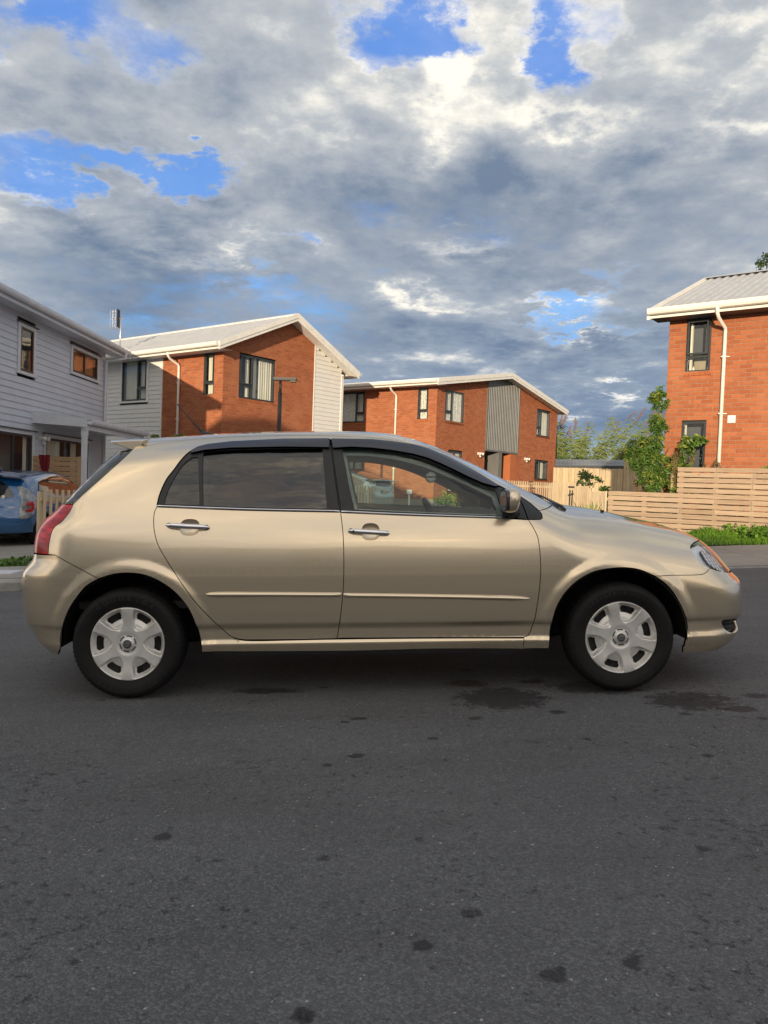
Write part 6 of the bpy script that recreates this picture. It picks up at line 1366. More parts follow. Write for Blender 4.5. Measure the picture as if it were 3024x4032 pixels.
def blue_x(e):
    mb = MB(); 
    V = []
    for i in range(13):
        y = -.56 + 1.12 * i / 12; q = 1 - (y / .56) ** 2
        for x, z in ((-1.40, 1.345), (-1.66 - .05 * q, 1.30), (-1.665 - .05 * q, 1.285), (-1.50, 1.27)): V.append((x, y, z + .045 * q))
    mesh('spoiler', V, [(i * 4 + k, i * 4 + (k + 1) % 4, (i + 1) * 4 + (k + 1) % 4, (i + 1) * 4 + k) for i in range(12) for k in range(4)] + [(0, 1, 2, 3), (51, 50, 49, 48)], K['blue'], e, smooth=False)
    mb = MB(); mb.tube([(-1.25, 0, 1.42), (-1.36, 0, 1.47), (-1.38, 0, 1.41)], [.03, .02, .02], 8); mb.build('fin_aerial', K['blue'], e, smooth=True)
    V, Fc = text_mesh('HYBRID', .045, .002); P = side_(np.full(1, XA - .95), np.full(1, .80))[0]; V = np.stack([np.full(len(V), P[0] - .012) - V[:, 2], P[1] - V[:, 0] + .0, .80 + V[:, 1]], 1); mesh('badge', V, Fc, K['chrome'], e)
    mb = MB(); mb.box((-1.955, .0, .74), (0, 1, 0), (0, 0, 1), (1, 0, 0), (.18, .065, .006)); mb.build('number_plate', K['plate'], e)
    mb = MB(); mb.tube([(-1.872, -.36, .925), (-1.874, -.36, .925)], .035, 12); mb.build('sticker', K['white_lens'], e)
small_car('parked_car', 'metallic blue hatchback parked on the driveway beside the weatherboard house', (-7.26, 15.80, float(gz(-7.15, 14.6))), (0., 1.), 'blue',
    [(-1.75, 1.20), (-1.5, 1.30), (-1.2, 1.37), (-.6, 1.43), (0, 1.445), (.4, 1.40), (.9, 1.17), (1.2, 1.03), (1.6, .93), (2.0, .72)],
    [(.2, -1.86), (.30, -1.95), (.45, -1.99), (.60, -1.985), (.66, -1.95), (.80, -1.93), (.92, -1.88), (1.08, -1.76), (1.2, -1.64), (1.32, -1.52)],
    [(.2, 1.9), (.5, 1.99), (.7, 1.95), (.9, 1.8)], 2.0, ((-1.27, .29, .36, .36), (1.28, .29, .36, .36)),
    [('side_window', [(-1.30, 1.05), (-1.15, 1.20), (-.75, 1.30), (-.2, 1.325), (.2, 1.31), (.6, 1.18), (.85, 1.02), (.3, .97), (-.6, .99), (-1.30, 1.05)], 'gblack', False, 's', 'pair'),
     ('rear_window', [(-2.75 + .0, .90), (-2.2, .905), (-1.93, .93), (-1.90, 1.02), (-1.93, 1.20), (-2.1, 1.26), (-2.75, 1.28)], 'gblack', False, 's', 'both')],
    None, [('tail_light', [(-1.70, 1.13), (-1.60, 1.04), (-1.52, .92), (-1.53, .80), (-1.60, .68), (-1.72, .58), (-1.90, .54), (-1.90, .64), (-1.86, .80), (-1.82, .95), (-1.76, 1.10), (-1.70, 1.13)], 'grey_lens', .006),
           ('tail_lens', [(-1.62, .84), (-1.615, .78), (-1.65, .70), (-1.74, .66), (-1.80, .665), (-1.79, .70), (-1.70, .72), (-1.665, .78), (-1.68, .85), (-1.62, .84)], 'red', .012), ('bulb_lens', [(-1.69, .83), (-1.685, .79), (-1.73, .76), (-1.78, .79), (-1.76, .84), (-1.69, .83)], 'red', .017)], None, extra=blue_x)
def silver_x(e):
    mb = MB(); mb.box((-2.205, 0, .70), (0, 1, 0), (0, 0, 1), (1, 0, 0), (.18, .062, .010)); pl = mb.build('number_plate', K['plate'], e)
    V, Fc = text_mesh('KWA43', .11, .001); V = np.stack([-2.217 - V[:, 2], -V[:, 0], .665 + V[:, 1]], 1); mesh('lettering', V, Fc, K['plate_txt'], pl)
    mb = MB(); mb.tube([(-2.205 - .0, .05 * math.cos(a), .86 + .034 * math.sin(a)) for a in np.linspace(0, 6.283, 20)], .006, 5, cap=False); mb.build('emblem', K['emblem'], e)
    mb = MB(); V = []
    for i in range(13):
        y = -.66 + 1.32 * i / 12; q = 1 - (y / .66) ** 2
        for x, z in ((-1.80, 1.10), (-2.13 - .03 * q, 1.085), (-2.135 - .03 * q, 1.06), (-1.95, 1.05)): V.append((x, y, z + .02 * q))
    mesh('spoiler', V, [(i * 4 + k, i * 4 + (k + 1) % 4, (i + 1) * 4 + (k + 1) % 4, (i + 1) * 4 + k) for i in range(12) for k in range(4)] + [(0, 1, 2, 3), (51, 50, 49, 48)], K['silver'], e)
small_car('parked_car', 'pale silver liftback seen through the front door window in front of the brick duplex', (-1.72, 27.25, float(gz(-1.0, 27.)) - .05), (-.80, .60), 'silver',
    [(-2.25, 1.0), (-2.0, 1.09), (-1.6, 1.22), (-1.2, 1.33), (-.7, 1.43), (-.1, 1.47), (.2, 1.45), (.9, 1.17), (1.3, 1.0), (1.8, .86), (2.2, .7)],
    [(.2, -2.08), (.32, -2.17), (.5, -2.20), (.62, -2.19), (.66, -2.165), (.85, -2.155), (.95, -2.14), (1.05, -2.10), (1.15, -1.95)],
    [(.2, 2.1), (.5, 2.2), (.7, 2.15), (.9, 2.0)], 2.22, ((-1.35, .29, .36, .36), (1.36, .29, .36, .36)),
    [('side_window', [(-1.25, 1.10), (-.75, 1.26), (-.2, 1.325), (.25, 1.31), (.65, 1.18), (.92, 1.0), (.3, .96), (-.6, .98), (-1.0, 1.02), (-1.25, 1.10)], 'gblack', False, 's', 'pair'),
     ('rear_window', [(-1.85, 0.), (-1.83, .75), (-1.3, .72), (-.75, .60), (-.75, 0.)], 'gblack', False, 't', 'both'), ('rear_window', [(XA * 0 - 2.97, .88), (-2.5, .88), (-2.32, .90), (-2.28, 1.03), (-2.97, 1.04)], 'gblack', False, 's', 'both')],
    None, [('tail_light', [(-1.86, 1.02), (-1.90, .85), (-1.95, .68), (-2.15, .64), (-2.22, .70), (-2.18, .9), (-2.10, 1.03), (-1.86, 1.02)], 'white_lens', .006), ('tail_lens', [(-1.98, .72), (-1.97, .67), (-2.14, .655), (-2.17, .70), (-1.98, .72)], 'red', .012)], None, extra=silver_x)
set_body(**sv)
# ------------------------------------------------------------------ fences
def g_(x, y): return float(gz(x, y))
rn = random.Random(3)
def slat_fence():
    fr = Fr((6.9, 14.95), (.8, -.6)).face(1); t = thing('slat_fence', tuple(fr.P(0, 0, .36)), 'horizontal slat timber fence, stepped, in front of the near brick house', 'fence')
    for s in (-2.57, -1.86, -1.13, -.46, .215, .90, 1.6, 2.3, 3.0):
        top = 1.66 if s > -1.2 else 1.13; m = MB(); fbox(m, fr, s - .045, s + .045, -.065, -.012, .25, top); m.build('post', M_['pine'], t)
    for k in range(13):
        z1 = 1.72 - .1052 * k + rn.uniform(-.003, .003); z0 = z1 - .0865
        a = -1.20 if z1 > 1.25 else -2.62
        js = [a]; x = a
        cuts = sorted(rn.sample([-.46, .215, .90, 1.6], 2)) if k % 2 else sorted(rn.sample([-1.13, -.46, .215, 1.6], 2))
        js += [c for c in cuts if c > a + .3] + [3.05]
        for p, q in zip(js[:-1], js[1:]):
            m = MB(); dz = rn.uniform(-.003, .003); dd = rn.uniform(0, .004); fbox(m, fr, p + .002, q - .002, dd - .012, .020 + dd, z0 + dz, z1 + dz); m.build('slat', M_['pine'], t)
slat_fence()
def pickets(name_, P0, P1, top0, n, label, mt='picket', w=.022, step_=None, base=None, rails=2, group=None, thick=.010):
    P0 = np.array(P0, float); P1 = np.array(P1, float); d = P1 - P0; L = np.linalg.norm(d); d /= L; fr = Fr(P0, d).face(1)
    if np.dot(fr.n[:2], P0 - CAM[:2]) > 0: fr.face(-1)
    t = thing(name_, (*P0, g_(*P0)), label, 'fence', group)
    for i in range(n):
        s = (i + .5) * L / n; q = P0 + d * s; tp = top0 + (step_(s) if step_ else 0) + rn.uniform(-.004, .004); z0 = g_(*q) + .05
        m = MB(); fbox(m, fr, s - w, s + w, .012, .012 + 2 * thick, z0, tp); m.build('picket', M_[mt], t)
    for k in range(rails):
        zz = (top0 - .16) if k == 0 else g_(*(P0 + d * L / 2)) + .28; m = MB(); fbox(m, fr, 0, L, -.035, .010, zz - .035, zz + .035); m.build('rail', M_[mt], t)
    for s in (0.03, L - .03): m = MB(); fbox(m, fr, s - .045, s + .045, -.10, -.036, g_(*P0), top0 - .04); m.build('post', M_[mt], t)
    return t
pickets('picket_fence', (-5.80, 13.0), (-5.80 + .6 * 2.6, 13.0 + .8 * 2.6), .845, 24, 'vertical batten timber fence beside the blue parked car', w=.022)
pickets('picket_fence', (4.80, 16.55), (4.86, 18.2), 1.18, 14, 'narrow batten fence running back from the low end of the slat fence', w=.009, thick=.019)
pickets('picket_fence', (4.86, 18.25), (4.93, 19.7), 1.30, 13, 'middle step of the narrow batten fence behind the iris leaves', w=.009, thick=.019)
pickets('picket_fence', (4.93, 19.75), (4.72, 21.6), 1.40, 15, 'farthest and highest step of the narrow batten fence near the paling fence', w=.009, thick=.019)
pickets('picket_fence', (2.6, 24.98), (5.85, 27.0), 1.47, 38, 'pale batten fence in front of the right bay of the brick duplex', w=.022)
pickets('picket_fence', (-1.5, 22.5), (-.42, 22.0), 1.12, 12, 'short batten fence seen through the front door window', w=.024)
fr = Fr((8.05, 37.0), (1, .10)).face(1); t = thing('paling_fence', (8.05, 37., 1.0), 'tall close boarded paling fence between the duplex and the trees', 'fence')
for i in range(34):
    s = i * .152; top = 2.34 + .016 * s if s < 3.6 else 2.76; m = MB(); lift = .012 * (i % 2) + rn.uniform(0, .004); fbox(m, fr, s, s + .142, lift, lift + .018, .75, top + rn.uniform(-.012, .012)); m.build('paling', M_['paling'], t)
m = MB(); fbox(m, fr, 3.48, 3.60, .03, .07, .75, 2.80); m.build('post', M_['paling'], t)
# shed behind the paling fence
t = thing('shed', (10.4, 39.6, .9), 'low shed with a dark edged grey roof behind the paling fence', 'shed')
corrugated(t, 'roof', (8.2, 38.6, 2.46), (12.2, 38.9, 2.60), (8.5, 40.2, 2.86), (12.7, 40.5, 2.99), M_['shed_roof'], .2, .02)
m = MB(); m.add([(8.18, 38.55, 2.49), (12.25, 38.85, 2.62), (12.25, 38.85, 2.46), (8.18, 38.55, 2.33)], [(0, 1, 2, 3)]); m.add([(12.25, 38.85, 2.62), (12.75, 40.5, 3.02), (12.75, 40.5, 2.86), (12.25, 38.85, 2.46)], [(0, 1, 2, 3)]); m.build('fascia', M_['clad_dark'], t, kind='stuff')
m = MB(); m.add([(8.3, 38.7, .8), (12.1, 39.0, .8), (12.1, 39.0, 2.5), (8.3, 38.7, 2.4)], [(0, 1, 2, 3)]); m.build('wall', M_['clad'], t)
t = thing('flood_light', (12.05, 37.3, 2.82), 'small white flood light on top of the paling fence', 'light'); m = MB(); m.tube([(11.8, 37.3, 2.84), (12.0, 37.25, 2.88), (12.3, 37.2, 2.98)], [.05, .09, .06], 8); m.build('lamp_head', M_['white_plastic'], t, smooth=True); m = MB(); m.tube([(12.05, 37.35, 2.6), (12.05, 37.3, 2.86)], .03, 6); m.build('bracket', M_['white_plastic'], t)
# timber screen on the porch with the red cloth
fr = Fr((-8.58, 18.72), (1, 0)).face(1); fr.n = np.array([0, -1., 0]); t = thing('timber_screen', (-8., 18.72, -.3), 'timber slat privacy screen on the porch edge of the weatherboard house', 'screen')
for k in range(15):
    z1 = 1.545 - .120 * k; m = MB(); fbox(m, fr, .0, 1.08, 0, .022, z1 - .105, z1); m.build('slat', M_['screen'], t)
for s in (.04, .55, 1.13): m = MB(); fbox(m, fr, s - .045, s + .045, -.09 if s < 1.1 else -.09, -.003 if s < 1.1 else .022, -.35, 1.50 if s < 1.1 else 1.56); m.build('post', M_['screen'], t)
V = []; Fc = []; nx, nz = 15, 16
for j in range(nz + 1):
    tt = j / nz; z = 1.575 - .50 * tt; wl = .135 * (1 - .35 * tt) - (.06 * max(0, tt - .55) / .45); cx_ = .30 + .03 * tt
    for i in range(nx + 1):
        u = i / nx; x = cx_ + (u - .5) * 2 * wl * (1.0); V.append(fr.P(x, .028 + .016 * math.sin(u * 17 + tt * 2) + .01, z - .05 * abs(math.sin(u * 7)) * tt))
for j in range(nz):
    for i in range(nx): a = j * (nx + 1) + i; Fc.append((a, a + 1, a + nx + 2, a + nx + 1))
o = mesh('cloth', V, Fc, M_['red_cloth'], smooth=True); tag(o, 'dark red cloth hung over the timber porch screen', 'cloth')
# ------------------------------------------------------------------ street lamp, aerial, small things
t = thing('street_lamp', (-2.80, 20., g_(-2.8, 20)), 'black pole street lamp with a flat head in front of the left brick house', 'lamp')
m = MB(); m.tube([(-2.80, 20, .1), (-2.80, 20, 3.45)], .052, 12); m.build('pole', M_['steel_dark'], t, smooth=True); m = MB(); m.tube([(-2.80, 20, 3.45), (-2.80, 20, 3.74)], .036, 10); m.build('collar', M_['steel_dark'], t, smooth=True)
m = MB(); m.box((-2.68, 20, 3.80), (1, 0, .02), (0, 1, 0), (0, 0, 1), (.30, .11, .022)); m.box((-2.68, 20, 3.765), (1, 0, .02), (0, 1, 0), (0, 0, 1), (.28, .09, .012)); m.build('lamp_head', M_['steel_dark'], t, kind='stuff')
m = MB(); m.box((-2.47, 20, 3.735), (1, 0, .02), (0, 1, 0), (0, 0, 1), (.07, .07, .02)); m.build('light_sensor', M_['steel_dark'], t)
t = thing('tv_aerial', (-9.42, 27., 5.4), 'galvanised television aerial standing on the pale roof of the left brick house', 'aerial')
m = MB(); m.tube([(-9.42, 27, 5.35), (-9.40, 27, 6.72)], .026, 8); m.build('mast', M_['galv'], t, smooth=True); m = MB(); m.tube([(-9.30, 27, 6.62), (-9.72, 27, 6.60)], .014, 6); m.build('boom', M_['galv'], t)
for k in range(3):
    x = -9.58 - .09 * k; m = MB(); m.tube([(x, 27.0 - .05, 6.92 - .02 * k), (x, 27.0 - .05, 6.30), (x + .03, 27, 6.24), (x + .06, 27.05, 6.30), (x + .06, 27.05, 6.86)], .012, 5); m.build('element', M_['galv'], t)
m = MB(); m.box((-9.50, 27., 6.62), (1, 0, 0), (0, 1, 0), (0, 0, 1), (.008, .15, .31)); m.build('reflector', M_['steel_dark'], t)
for i, (x, y, h, lab) in enumerate(((4.72, 24.9, .95, 'black letterbox post in front of the duplex batten fence'), (4.50, 18.6, .92, 'black letterbox post beside the iris leaves'))):
    t = thing('letterbox', (x, y, g_(x, y)), lab, 'letterbox'); z = g_(x, y)
    for s in (-.03, .03): m = MB(); m.box((x + s, y, z + h * .45), (1, 0, 0), (0, 1, 0), (0, 0, 1), (.010, .02, h * .47)); m.build('post', M_['steel_dark'], t)
    m = MB(); m.box((x, y, z + h), (1, 0, 0), (0, 1, 0), (0, 0, 1), (.06, .06, .022)); m.build('box', M_['steel_dark'], t)
t = thing('marker_post', (.90, 28.2, g_(.9, 28)), 'slim pale marker post in front of the brick duplex, seen through the front door window', 'post'); z = g_(.9, 28.2); m = MB(); m.box((.9, 28.2, z + .25), (1, 0, 0), (0, 1, 0), (0, 0, 1), (.03, .03, .25)); m.build('post', M_['trim'], t); m = MB(); m.box((.9, 28.2, z + .56), (1, 0, 0), (0, 1, 0), (0, 0, 1), (.09, .06, .08)); m.build('cap', M_['trim_shade_tint'], t)
m = MB(); m.box((5.92, 15.9, 1.05), (1, 0, 0), (0, 1, 0), (0, 0, 1), (.03, .03, .55)); o = m.build('garden_stake', M_['paling']); tag(o, 'thin pale timber stake standing among the shrubs behind the low slat fence', 'stake')
# ------------------------------------------------------------------ vegetation
rv = np.random.RandomState(11)
def leaves(mb_v, mb_f, P, size, up=.2, ratio=.42, droop=0., dirs=None):
    """folded leaf quads (two faces) at the points P"""
    n = len(P); d = rv.normal(size=(n, 3)); d[:, 2] = d[:, 2] * .6 + up
    if dirs is not None: d = d * .6 + dirs
    d /= np.linalg.norm(d, axis=1)[:, None]; r = rv.normal(size=(n, 3)); w = np.cross(d, r); w /= np.linalg.norm(w, axis=1)[:, None]; nn = np.cross(d, w)
    s = size * rv.uniform(.6, 1.3, n)[:, None]; a = P; t = P + d * s - UPV * droop * s; l = P + d * s * .5 + w * s * ratio * .5 + nn * s * .08; r_ = P + d * s * .5 - w * s * ratio * .5 + nn * s * .08; mdl = P + d * s * .5 - UPV * droop * s * .3
    k = len(mb_v) ; base_ = sum(len(q) for q in mb_v)
    V = np.stack([a, l, t, r_, mdl], 1).reshape(-1, 3); i = base_ + 5 * np.arange(n)[:, None]; mb_v.append(V); mb_f.append(np.hstack([i, i + 1, i + 2, i + 4])); mb_f.append(np.hstack([i, i + 4, i + 2, i + 3]))
def build_leaves(name, vs, fs, mt, parent, kind=None): return mesh(name, np.vstack(vs), np.vstack(fs), mt, parent, kind=kind)
def blob(c, r, n, shell=.55):
    d = rv.normal(size=(n, 3)); d /= np.linalg.norm(d, axis=1)[:, None]; return np.array(c) + d * np.array(r) * (shell + (1 - shell) * rv.rand(n, 1)) 
def bush(name, label, cat, base, stems, clumps, leaf, n, size, mt2=None, group=None, ratio=.45, droop=.1, up=.2, stem_r=.02):
    t = thing(name, base, label, cat, group)
    m = MB(); 
    for st in stems: m.tube(st, [stem_r * (1 - .7 * i / (len(st) - 1)) for i in range(len(st))], 6)
    m.build('trunk', M_['bark'], t, smooth=True)
    for nm, mt, fr_ in (('crown', leaf, 0), ('young_leaves', mt2, 1)):
        if mt is None: continue
        vs, fs = [], []
        for c, r, k in clumps:
            sub = int(n * k * (.7 if fr_ == 0 else .35)); P = []
            m_ = max(3, int(sub / 26)); cc = blob(c, r, m_, .45)
            if fr_: cc = cc[cc[:, 2] > c[2] - r[2] * .1]
            for q in cc: P.append(blob(q, (r[0] * .28, r[0] * .28, r[0] * .22), 26, .2))
            if P: leaves(vs, fs, np.vstack(P), size, up, ratio, droop)
        if vs: build_leaves(nm, vs, fs, M_[mt], t)
    return t
# tree against the near brick house
kt = .895
def nt_(x, y, z): return (x * kt - .06, y * kt, 1.1 + (z - 1.1) * kt)
gx0, gy0 = 6.35 * kt, 18.4 * kt
bush('tree', 'slender green tree with yellowish top leaves against the left corner of the near brick house', 'tree', (gx0, gy0, g_(gx0, gy0)),
     [[nt_(*q) for q in L_] for L_ in ([(6.45, 18.4, .3), (6.42, 18.4, 1.4), (6.5, 18.4, 2.4), (6.52, 18.4, 3.5)], [(6.42, 18.4, 1.3), (6.15, 18.3, 2.0), (6.0, 18.3, 2.5)], [(6.45, 18.4, 1.6), (6.75, 18.2, 2.3)])],
     [(nt_(*c_), r_, k_) for c_, r_, k_ in (((6.52, 18.4, 3.40), (.18, .22, .28), .5), ((6.50, 18.4, 2.80), (.20, .22, .28), .4), ((6.30, 18.3, 2.32), (.30, .26, .26), .7), ((6.15, 18.2, 1.90), (.33, .26, .28), .8), ((6.35, 18.1, 1.50), (.32, .26, .30), .8), ((5.88, 18.3, 2.12), (.18, .2, .14), .25), ((6.60, 18.3, 1.9), (.20, .2, .25), .35))], 'leaf', 2900, .075, 'leaf_yellow', ratio=.42, droop=.35)
bush('shrub', 'leafy shrub left of the lower window of the near brick house', 'shrub', (6.15, 16.0, g_(6.15, 16.)),
     [[(6.1, 16.0, .3), (6.15, 16.0, 1.4), (6.3, 16.0, 2.2)], [(6.1, 16., .9), (6.45, 16.05, 2.3)]],
     [((6.25, 16.0, 2.15), (.20, .12, .22), .5), ((6.05, 16., 1.7), (.22, .15, .3), .6), ((6.48, 16.0, 2.30), (.14, .1, .12), .3), ((6.1, 15.9, 1.2), (.25, .15, .3), .6)], 'leaf', 900, .10, 'leaf_yellow', ratio=.5)
def weed(name, label, base, h, w, n, mt='dry', lean=.0):
    x, y = base; z0 = g_(x, y); t = thing(name, (x, y, z0), label, 'plant'); m = MB(); vs, fs = [], []
    for k in range(n):
        a = rv.uniform(-1, 1); hh = h * rv.uniform(.65, 1.); tip = np.array([x + a * w + lean * hh, y + rv.uniform(-.2, .2), z0 + hh]); b = np.array([x + a * w * .25, y, z0]); c = (b + tip) / 2 + np.array([a * w * .15, 0, .1])
        m.tube([b, c, tip], [.009, .007, .003], 4)
        for j in range(34):
            tt = rv.uniform(.3, 1.0); q = b + (tip - b) * tt; br_ = .16 * (1.15 - tt); e = q + np.array([rv.uniform(-br_, br_), rv.uniform(-br_, br_) * .6, br_ * rv.uniform(.4, 1.1)]); m.tube([q, e], [.003, .0012], 3, cap=False)
            P = q + (e - q) * rv.rand(16, 1) + rv.normal(size=(16, 3)) * .012; leaves(vs, fs, P, .042, .3, .5)
    m.build('stem', M_['dry'], t); build_leaves('seed_head', vs, fs, M_[mt], t)
M_['weed'] = vmat('weed_seed', (.20, .165, .055), (.11, .10, .035), scale=6., rough=.85)
weed('tall_weed', 'tall brown seeding weed rising behind the low end of the slat fence', (6.10, 16.0), 1.80, .30, 12, 'weed')
weed('tall_weed', 'brown seeding weed in front of the lower window of the near brick house', (6.72, 15.95), 1.55, .20, 7, 'dry')
weed('tall_weed', 'reddish dry weed leaning left behind the low slat fence', (5.72, 16.5), 1.25, .22, 6, 'dry', -.15)
weed('tall_weed', 'small dry weed at the foot of the white downpipe', (7.02, 15.75), 1.35, .12, 4, 'dry')
bush('shrub', 'small leafy shrub showing above the slat fence at the right edge', 'shrub', (7.55, 14.75, .35), [[(7.5, 14.75, .3), (7.52, 14.75, 1.7)]], [((7.50, 14.75, 1.76), (.20, .12, .10), .5), ((7.35, 14.78, 1.70), (.12, .1, .06), .25)], 'leaf', 420, .07, 'leaf_yellow')
bush('shrub', 'upright dark green shrub in front of the paling fence', 'shrub', (5.35, 20.3, g_(5.3, 20.3)), [[(5.30, 20.3, .4), (5.30, 20.3, 1.2), (5.26, 20.3, 1.75)], [(5.3, 20.3, .7), (5.55, 20.3, 1.5)]],
     [((5.25, 20.3, 1.65), (.16, .2, .22), .5), ((5.45, 20.3, 1.45), (.25, .2, .20), .5), ((5.15, 20.3, 1.25), (.25, .2, .2), .5), ((5.7, 20.2, 1.15), (.28, .2, .16), .5), ((5.0, 20.2, 1.05), (.2, .2, .14), .4), ((6.0, 20.1, 1.05), (.28, .2, .14), .45)], 'leaf_dark', 380, .11, 'leaf', ratio=.38)
bush('shrub', 'low green shrub under the weeds behind the slat fence', 'shrub', (5.9, 17.2, .35), [[(5.9, 17.2, .3), (5.9, 17.2, 1.0)]], [((5.8, 17.0, 1.0), (.35, .2, .22), .8), ((6.3, 16.6, 1.1), (.3, .2, .22), .6), ((5.3, 17.4, .98), (.2, .2, .12), .35)], 'leaf', 420, .10, None)
bush('shrub', 'compound leafed shrub tip poking up behind the roof aerial of the champagne car', 'shrub', (-3.45, 12.0, g_(-3.4, 12.)), [[(-3.45, 12, -.1), (-3.45, 12, .9), (-3.50, 12, 1.72)], [(-3.45, 12., .8), (-3.2, 12, 1.72)], [(-3.45, 12., .8), (-3.62, 12, 1.66)]],
     [((-3.55, 12, 1.70), (.11, .1, .10), .30), ((-3.42, 12, 1.62), (.12, .1, .08), .2), ((-3.20, 12, 1.72), (.12, .1, .10), .30), ((-3.4, 12, 1.3), (.3, .2, .25), .6)], 'leaf', 260, .075, 'leaf_yellow', ratio=.4, droop=.3, stem_r=.010)
bush('hedge', 'low green hedge along the foot of the brick duplex, seen through the car window', 'hedge', (2.6, 29.0, g_(2.6, 29.)), [[(2.6, 29.2, .4), (2.6, 29.2, .8)]], [((2.4, 29.2, .72), (.5, .3, .22), 1.), ((3.1, 29.9, .80), (.5, .3, .26), 1.), ((3.7, 30.8, .85), (.5, .3, .28), 1.)], 'leaf', 500, .12, 'leaf_yellow')
bush('tree', 'dark tree crown showing above the steel roof at the right edge', 'tree', (19.6, 40., .9), [[(19.6, 40, .9), (19.6, 40, 8), (19.8, 40, 13)]], [((19.35, 40, 12.9), (.75, .8, .95), 1.), ((20.3, 40, 12.5), (1., 1., 1.4), 1.5), ((19.9, 40, 11.2), (1.4, 1.2, 1.3), 1.5)], 'leaf_dark', 1500, .16, 'leaf', stem_r=.25)
# iris leaves beside the batten fence
def blades(name, label, base, n, h, w, spread, mt='leaf_pale', cat='plant', lean=.35):
    x, y = base; t = thing(name, (x, y, g_(x, y)), label, cat)
    for i in range(n):
        a = rv.uniform(0, 2 * math.pi); hh = h * rv.uniform(.6, 1.1); dx_, dy_ = math.cos(a) * spread * rv.rand(), math.sin(a) * spread * rv.rand(); bx, by = x + dx_ * .5, y + dy_ * .5; z = g_(bx, by); V = []; m_ = 6
        wd = np.array([math.cos(a + 1.2), math.sin(a + 1.2) * .4, 0]); wd /= np.linalg.norm(wd)
        for k in range(m_ + 1):
            tt = k / m_; c = np.array([bx + dx_ * lean * tt * tt * 2, by + dy_ * lean * tt * tt, z + hh * (tt - .12 * tt * tt)]); ww = w * (1 - tt ** 3) * .5; V += [c - wd * ww, c + wd * ww]
        mesh('leaf', V, [(2 * k, 2 * k + 1, 2 * k + 3, 2 * k + 2) for k in range(m_)], M_[mt], t, smooth=True)
    return t
blades('iris_plant', 'clump of upright sword shaped iris leaves in front of the narrow batten fence', (4.42, 16.6), 44, .74, .055, .34)
blades('iris_plant', 'small clump of pale sword shaped leaves left of the batten fence', (3.95, 18.0), 14, .60, .055, .22)
bush('shrub', 'low round green plants beside the iris leaves behind the wipers', 'shrub', (4.2, 18.9, .3), [[(4.2, 18.9, .3), (4.2, 18.9, .6)]], [((4.0, 18.9, .62), (.5, .3, .16), .9), ((4.35, 18.0, .55), (.3, .25, .14), .5)], 'leaf', 480, .10, 'leaf_yellow')
# giant reeds beyond the shed
def reeds(label, x0, x1, y, zb, n, h, lean, group):
    t = thing('giant_reed', ((x0 + x1) / 2, y, zb), label, 'reed', group); sm = MB(); vs, fs = [], []; pv, pf = [], []; stemmy = 0; quad = []; V = []; Fc = []
    for i in range(n):
        x = rv.uniform(x0, x1); yy_ = y + rv.uniform(-1, 1); hh = h * rv.uniform(.62, 1.0); ln = lean + rv.uniform(-.25, .25); b = np.array([x, yy_, zb]); pts = [b + np.array([ln * hh * tt * tt, 0, hh * (tt - .10 * abs(ln) * tt * tt)]) for tt in np.linspace(0, 1, 7)]
        sm.tube(pts, [.022 * (1 - .1 * k) for k in range(7)], 5, cap=False)
        for j in range(30):
            tt = rv.uniform(.25, .97); k = tt * 6; i0 = int(k); p = pts[i0] + (pts[min(i0 + 1, 6)] - pts[i0]) * (k - i0); sd = 1 if j % 2 else -1; Lf = rv.uniform(.45, .8) * (1.15 - tt * .5); dd = np.array([sd * .55 + ln * .6, rv.uniform(-.4, .4), .55]); dd /= np.linalg.norm(dd); base_ = len(V)
            for q in range(5):
                u = q / 4; c = p + dd * Lf * u - UPV * Lf * .75 * u * u; ww = .032 * (1 - u ** 2) + .002; wd = np.cross(dd, UPV); wd /= np.linalg.norm(wd); V += [c - wd * ww * .3 - UPV * ww * .7, c + wd * ww * .3 + UPV * ww * .7]
            Fc += [(base_ + 2 * q, base_ + 2 * q + 1, base_ + 2 * q + 3, base_ + 2 * q + 2) for q in range(4)]
        if rv.rand() < .26:
            tip = pts[-1]; d = pts[-1] - pts[-2]; d /= np.linalg.norm(d); tt = rv.rand(150, 1); P = tip + d * tt * .62 + rv.normal(size=(150, 3)) * .05 * (1 - tt * .75); leaves(pv, pf, P, .075, .5, .28, dirs=np.tile(d, (150, 1)))
    sm.build('stems', M_['leaf_pale'], t, kind='stuff'); mesh('leaf_blades', V, Fc, M_['leaf_pale'], t, kind='stuff')
    if pv: build_leaves('plumes', pv, pf, M_['plume'], t)
reeds('clump of tall plumed reeds beside the right end of the brick duplex', 8.6, 11.2, 42.5, 1.2, 46, 4.1, .02, 'giant reeds beyond the shed')
reeds('middle clump of plumed reeds leaning right above the shed roof', 10.4, 12.4, 42.0, 1.2, 34, 4.5, .42, 'giant reeds beyond the shed')
reeds('low outer reeds arching far to the right above the shed roof', 11.5, 13.0, 42.5, 1.2, 14, 3.8, .9, 'giant reeds beyond the shed')
bush('hedge', 'rounded green bushes between the shed roof and the reeds', 'hedge', (10., 43., 1.), [[(10, 43, 1), (10, 43, 2)]], [((9.3, 41.2, 2.6), (1.0, .6, .45), 1.), ((10.6, 41.3, 2.65), (.9, .6, .38), 1.), ((8.9, 43, 3.0), (.9, .7, .9), 1.6)], 'leaf_dark', 1500, .16, 'leaf')
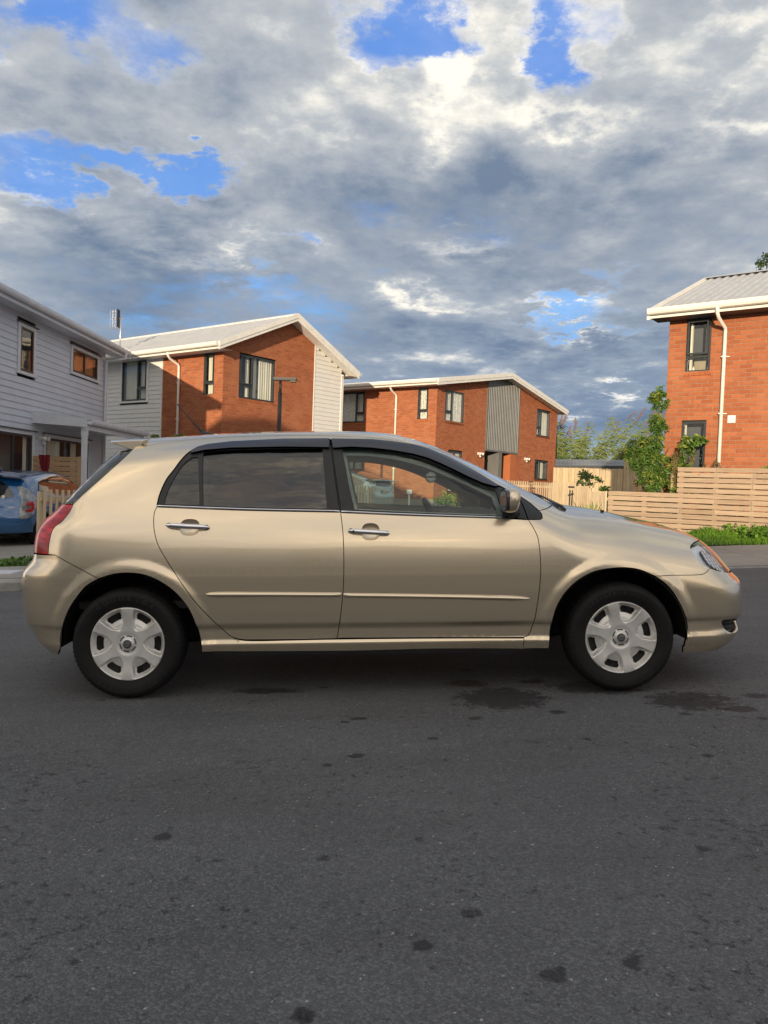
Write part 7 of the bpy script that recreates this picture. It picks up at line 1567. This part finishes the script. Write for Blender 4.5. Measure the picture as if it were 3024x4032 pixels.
# grass verges
def grass(name, quad, n, h, label=None, tuft=None):
    P = []; q = np.array(quad, float)
    u = rv.rand(n, 1); v = rv.rand(n, 1); P = (q[0] * (1 - u) + q[1] * u) * (1 - v) + (q[3] * (1 - u) + q[2] * u) * v
    nz_ = np.sin(P[:, 0] * 5.1) * np.sin(P[:, 1] * 4.3 + P[:, 0] * 2) * .5 + .5; hh = h * (.45 + .9 * nz_) * rv.uniform(.5, 1.2, n)
    if tuft is not None: hh = hh * tuft(P[:, 0], P[:, 1])
    z = gz(P[:, 0], P[:, 1]); b = np.stack([P[:, 0], P[:, 1], z], 1); a = rv.uniform(0, 6.283, n); w = np.stack([np.cos(a), np.sin(a), 0 * a], 1) * .007; ln = np.stack([np.cos(a * 3), np.sin(a * 3), 0 * a], 1) * (hh * .45)[:, None]
    m_ = b + ln * .35 + UPV * (hh * .6)[:, None]; tp = b + ln + UPV * (hh)[:, None]; V = np.stack([b - w, b + w, m_ + w * .8, m_ - w * .8, tp], 1).reshape(-1, 3); i = 5 * np.arange(n)[:, None]
    Fc = [tuple(x) for x in np.hstack([i, i + 1, i + 2, i + 3])] + [tuple(x) for x in np.hstack([i + 3, i + 2, i + 4])]
    o = mesh(name, V, Fc, M_['grass'], kind='stuff')
    if label: o['label'] = label; o['category'] = 'grass'
    return o
def vergesheet(q, nm='verge'):
    q = np.array(q, float); m = MB(); N_ = 14; V = []; Fc = []
    for i in range(N_ + 1):
        for j in range(N_ + 1):
            u, v = i / N_, j / N_; p = (q[0] * (1 - u) + q[1] * u) * (1 - v) + (q[3] * (1 - u) + q[2] * u) * v; V.append((*p, float(gz(*p)) + .03))
    for i in range(N_):
        for j in range(N_): a = i * (N_ + 1) + j; Fc.append((a, a + 1, a + N_ + 2, a + N_ + 1))
    mesh(nm, V, Fc, M_['soil_green'], kind='structure')
M_['soil_green'] = vmat('verge_soil', (.07, .09, .03), (.05, .05, .025), scale=4., rough=.95)
q = [(3.6, 12.80), (9.5, 13.95), (9.3, 13.0), (3.9, 17.1)]; q = [(3.4, 12.85), (8.6, 13.75), (8.6, 13.72), (4.7, 16.5)]
vergesheet(q); grass('verge_grass', q, 20000, .085, 'rough green grass verge in front of the slat fence', lambda x, y: 1 + 1.2 * np.exp(-((x - 6.35) / .25) ** 2) * (y > 14) + .5 * (x > 6.6))
ql = [(-6.1, 9.55), (-4.3, 9.95), (-4.5, 11.2), (-6.0, 10.9)]
vergesheet(ql); grass('verge_grass', ql, 9000, .10, 'patch of low green weeds on the verge left of the champagne car')
vs, fs = [], []; P = np.stack([rv.uniform(-5.6, -4.4, 900), rv.uniform(9.8, 11.0, 900), np.zeros(900)], 1); P[:, 2] = gz(P[:, 0], P[:, 1]) + .04 + rv.rand(900) * .14 * np.exp(-((P[:, 0] + 4.7) / .5) ** 2); leaves(vs, fs, P, .06, .5, .8); o = build_leaves('broadleaf_weeds', vs, fs, M_['leaf'], None, 'stuff'); tag(o, 'broad leafed green weeds by the left rear corner of the champagne car', 'weeds')
vs, fs = [], []; P = np.stack([rv.uniform(6.6, 8.2, 1500), rv.uniform(13.6, 15.0, 1500), np.zeros(1500)], 1); keep = (P[:, 1] < 14.9 - (P[:, 0] - 6.9) * .75) ; P = P[keep]; P[:, 2] = gz(P[:, 0], P[:, 1]) + .03 + rv.rand(len(P)) * .22; leaves(vs, fs, P, .07, .4, .8); o = build_leaves('broadleaf_weeds', vs, fs, M_['grass'], None, 'stuff'); tag(o, 'bushy green weeds in front of the slat fence at the right edge', 'weeds')
qf = [(-12, 28.), (12, 34.), (16, 46.), (-16, 40.)]
# unseen timber fence behind the camera, added to even out the car's reflections
pickets('picket_fence', (-6.8, -8.2), (12.0, -8.2), 1.05, 110, 'long unseen batten fence on the near side of the street, added for the car reflections', w=.03)
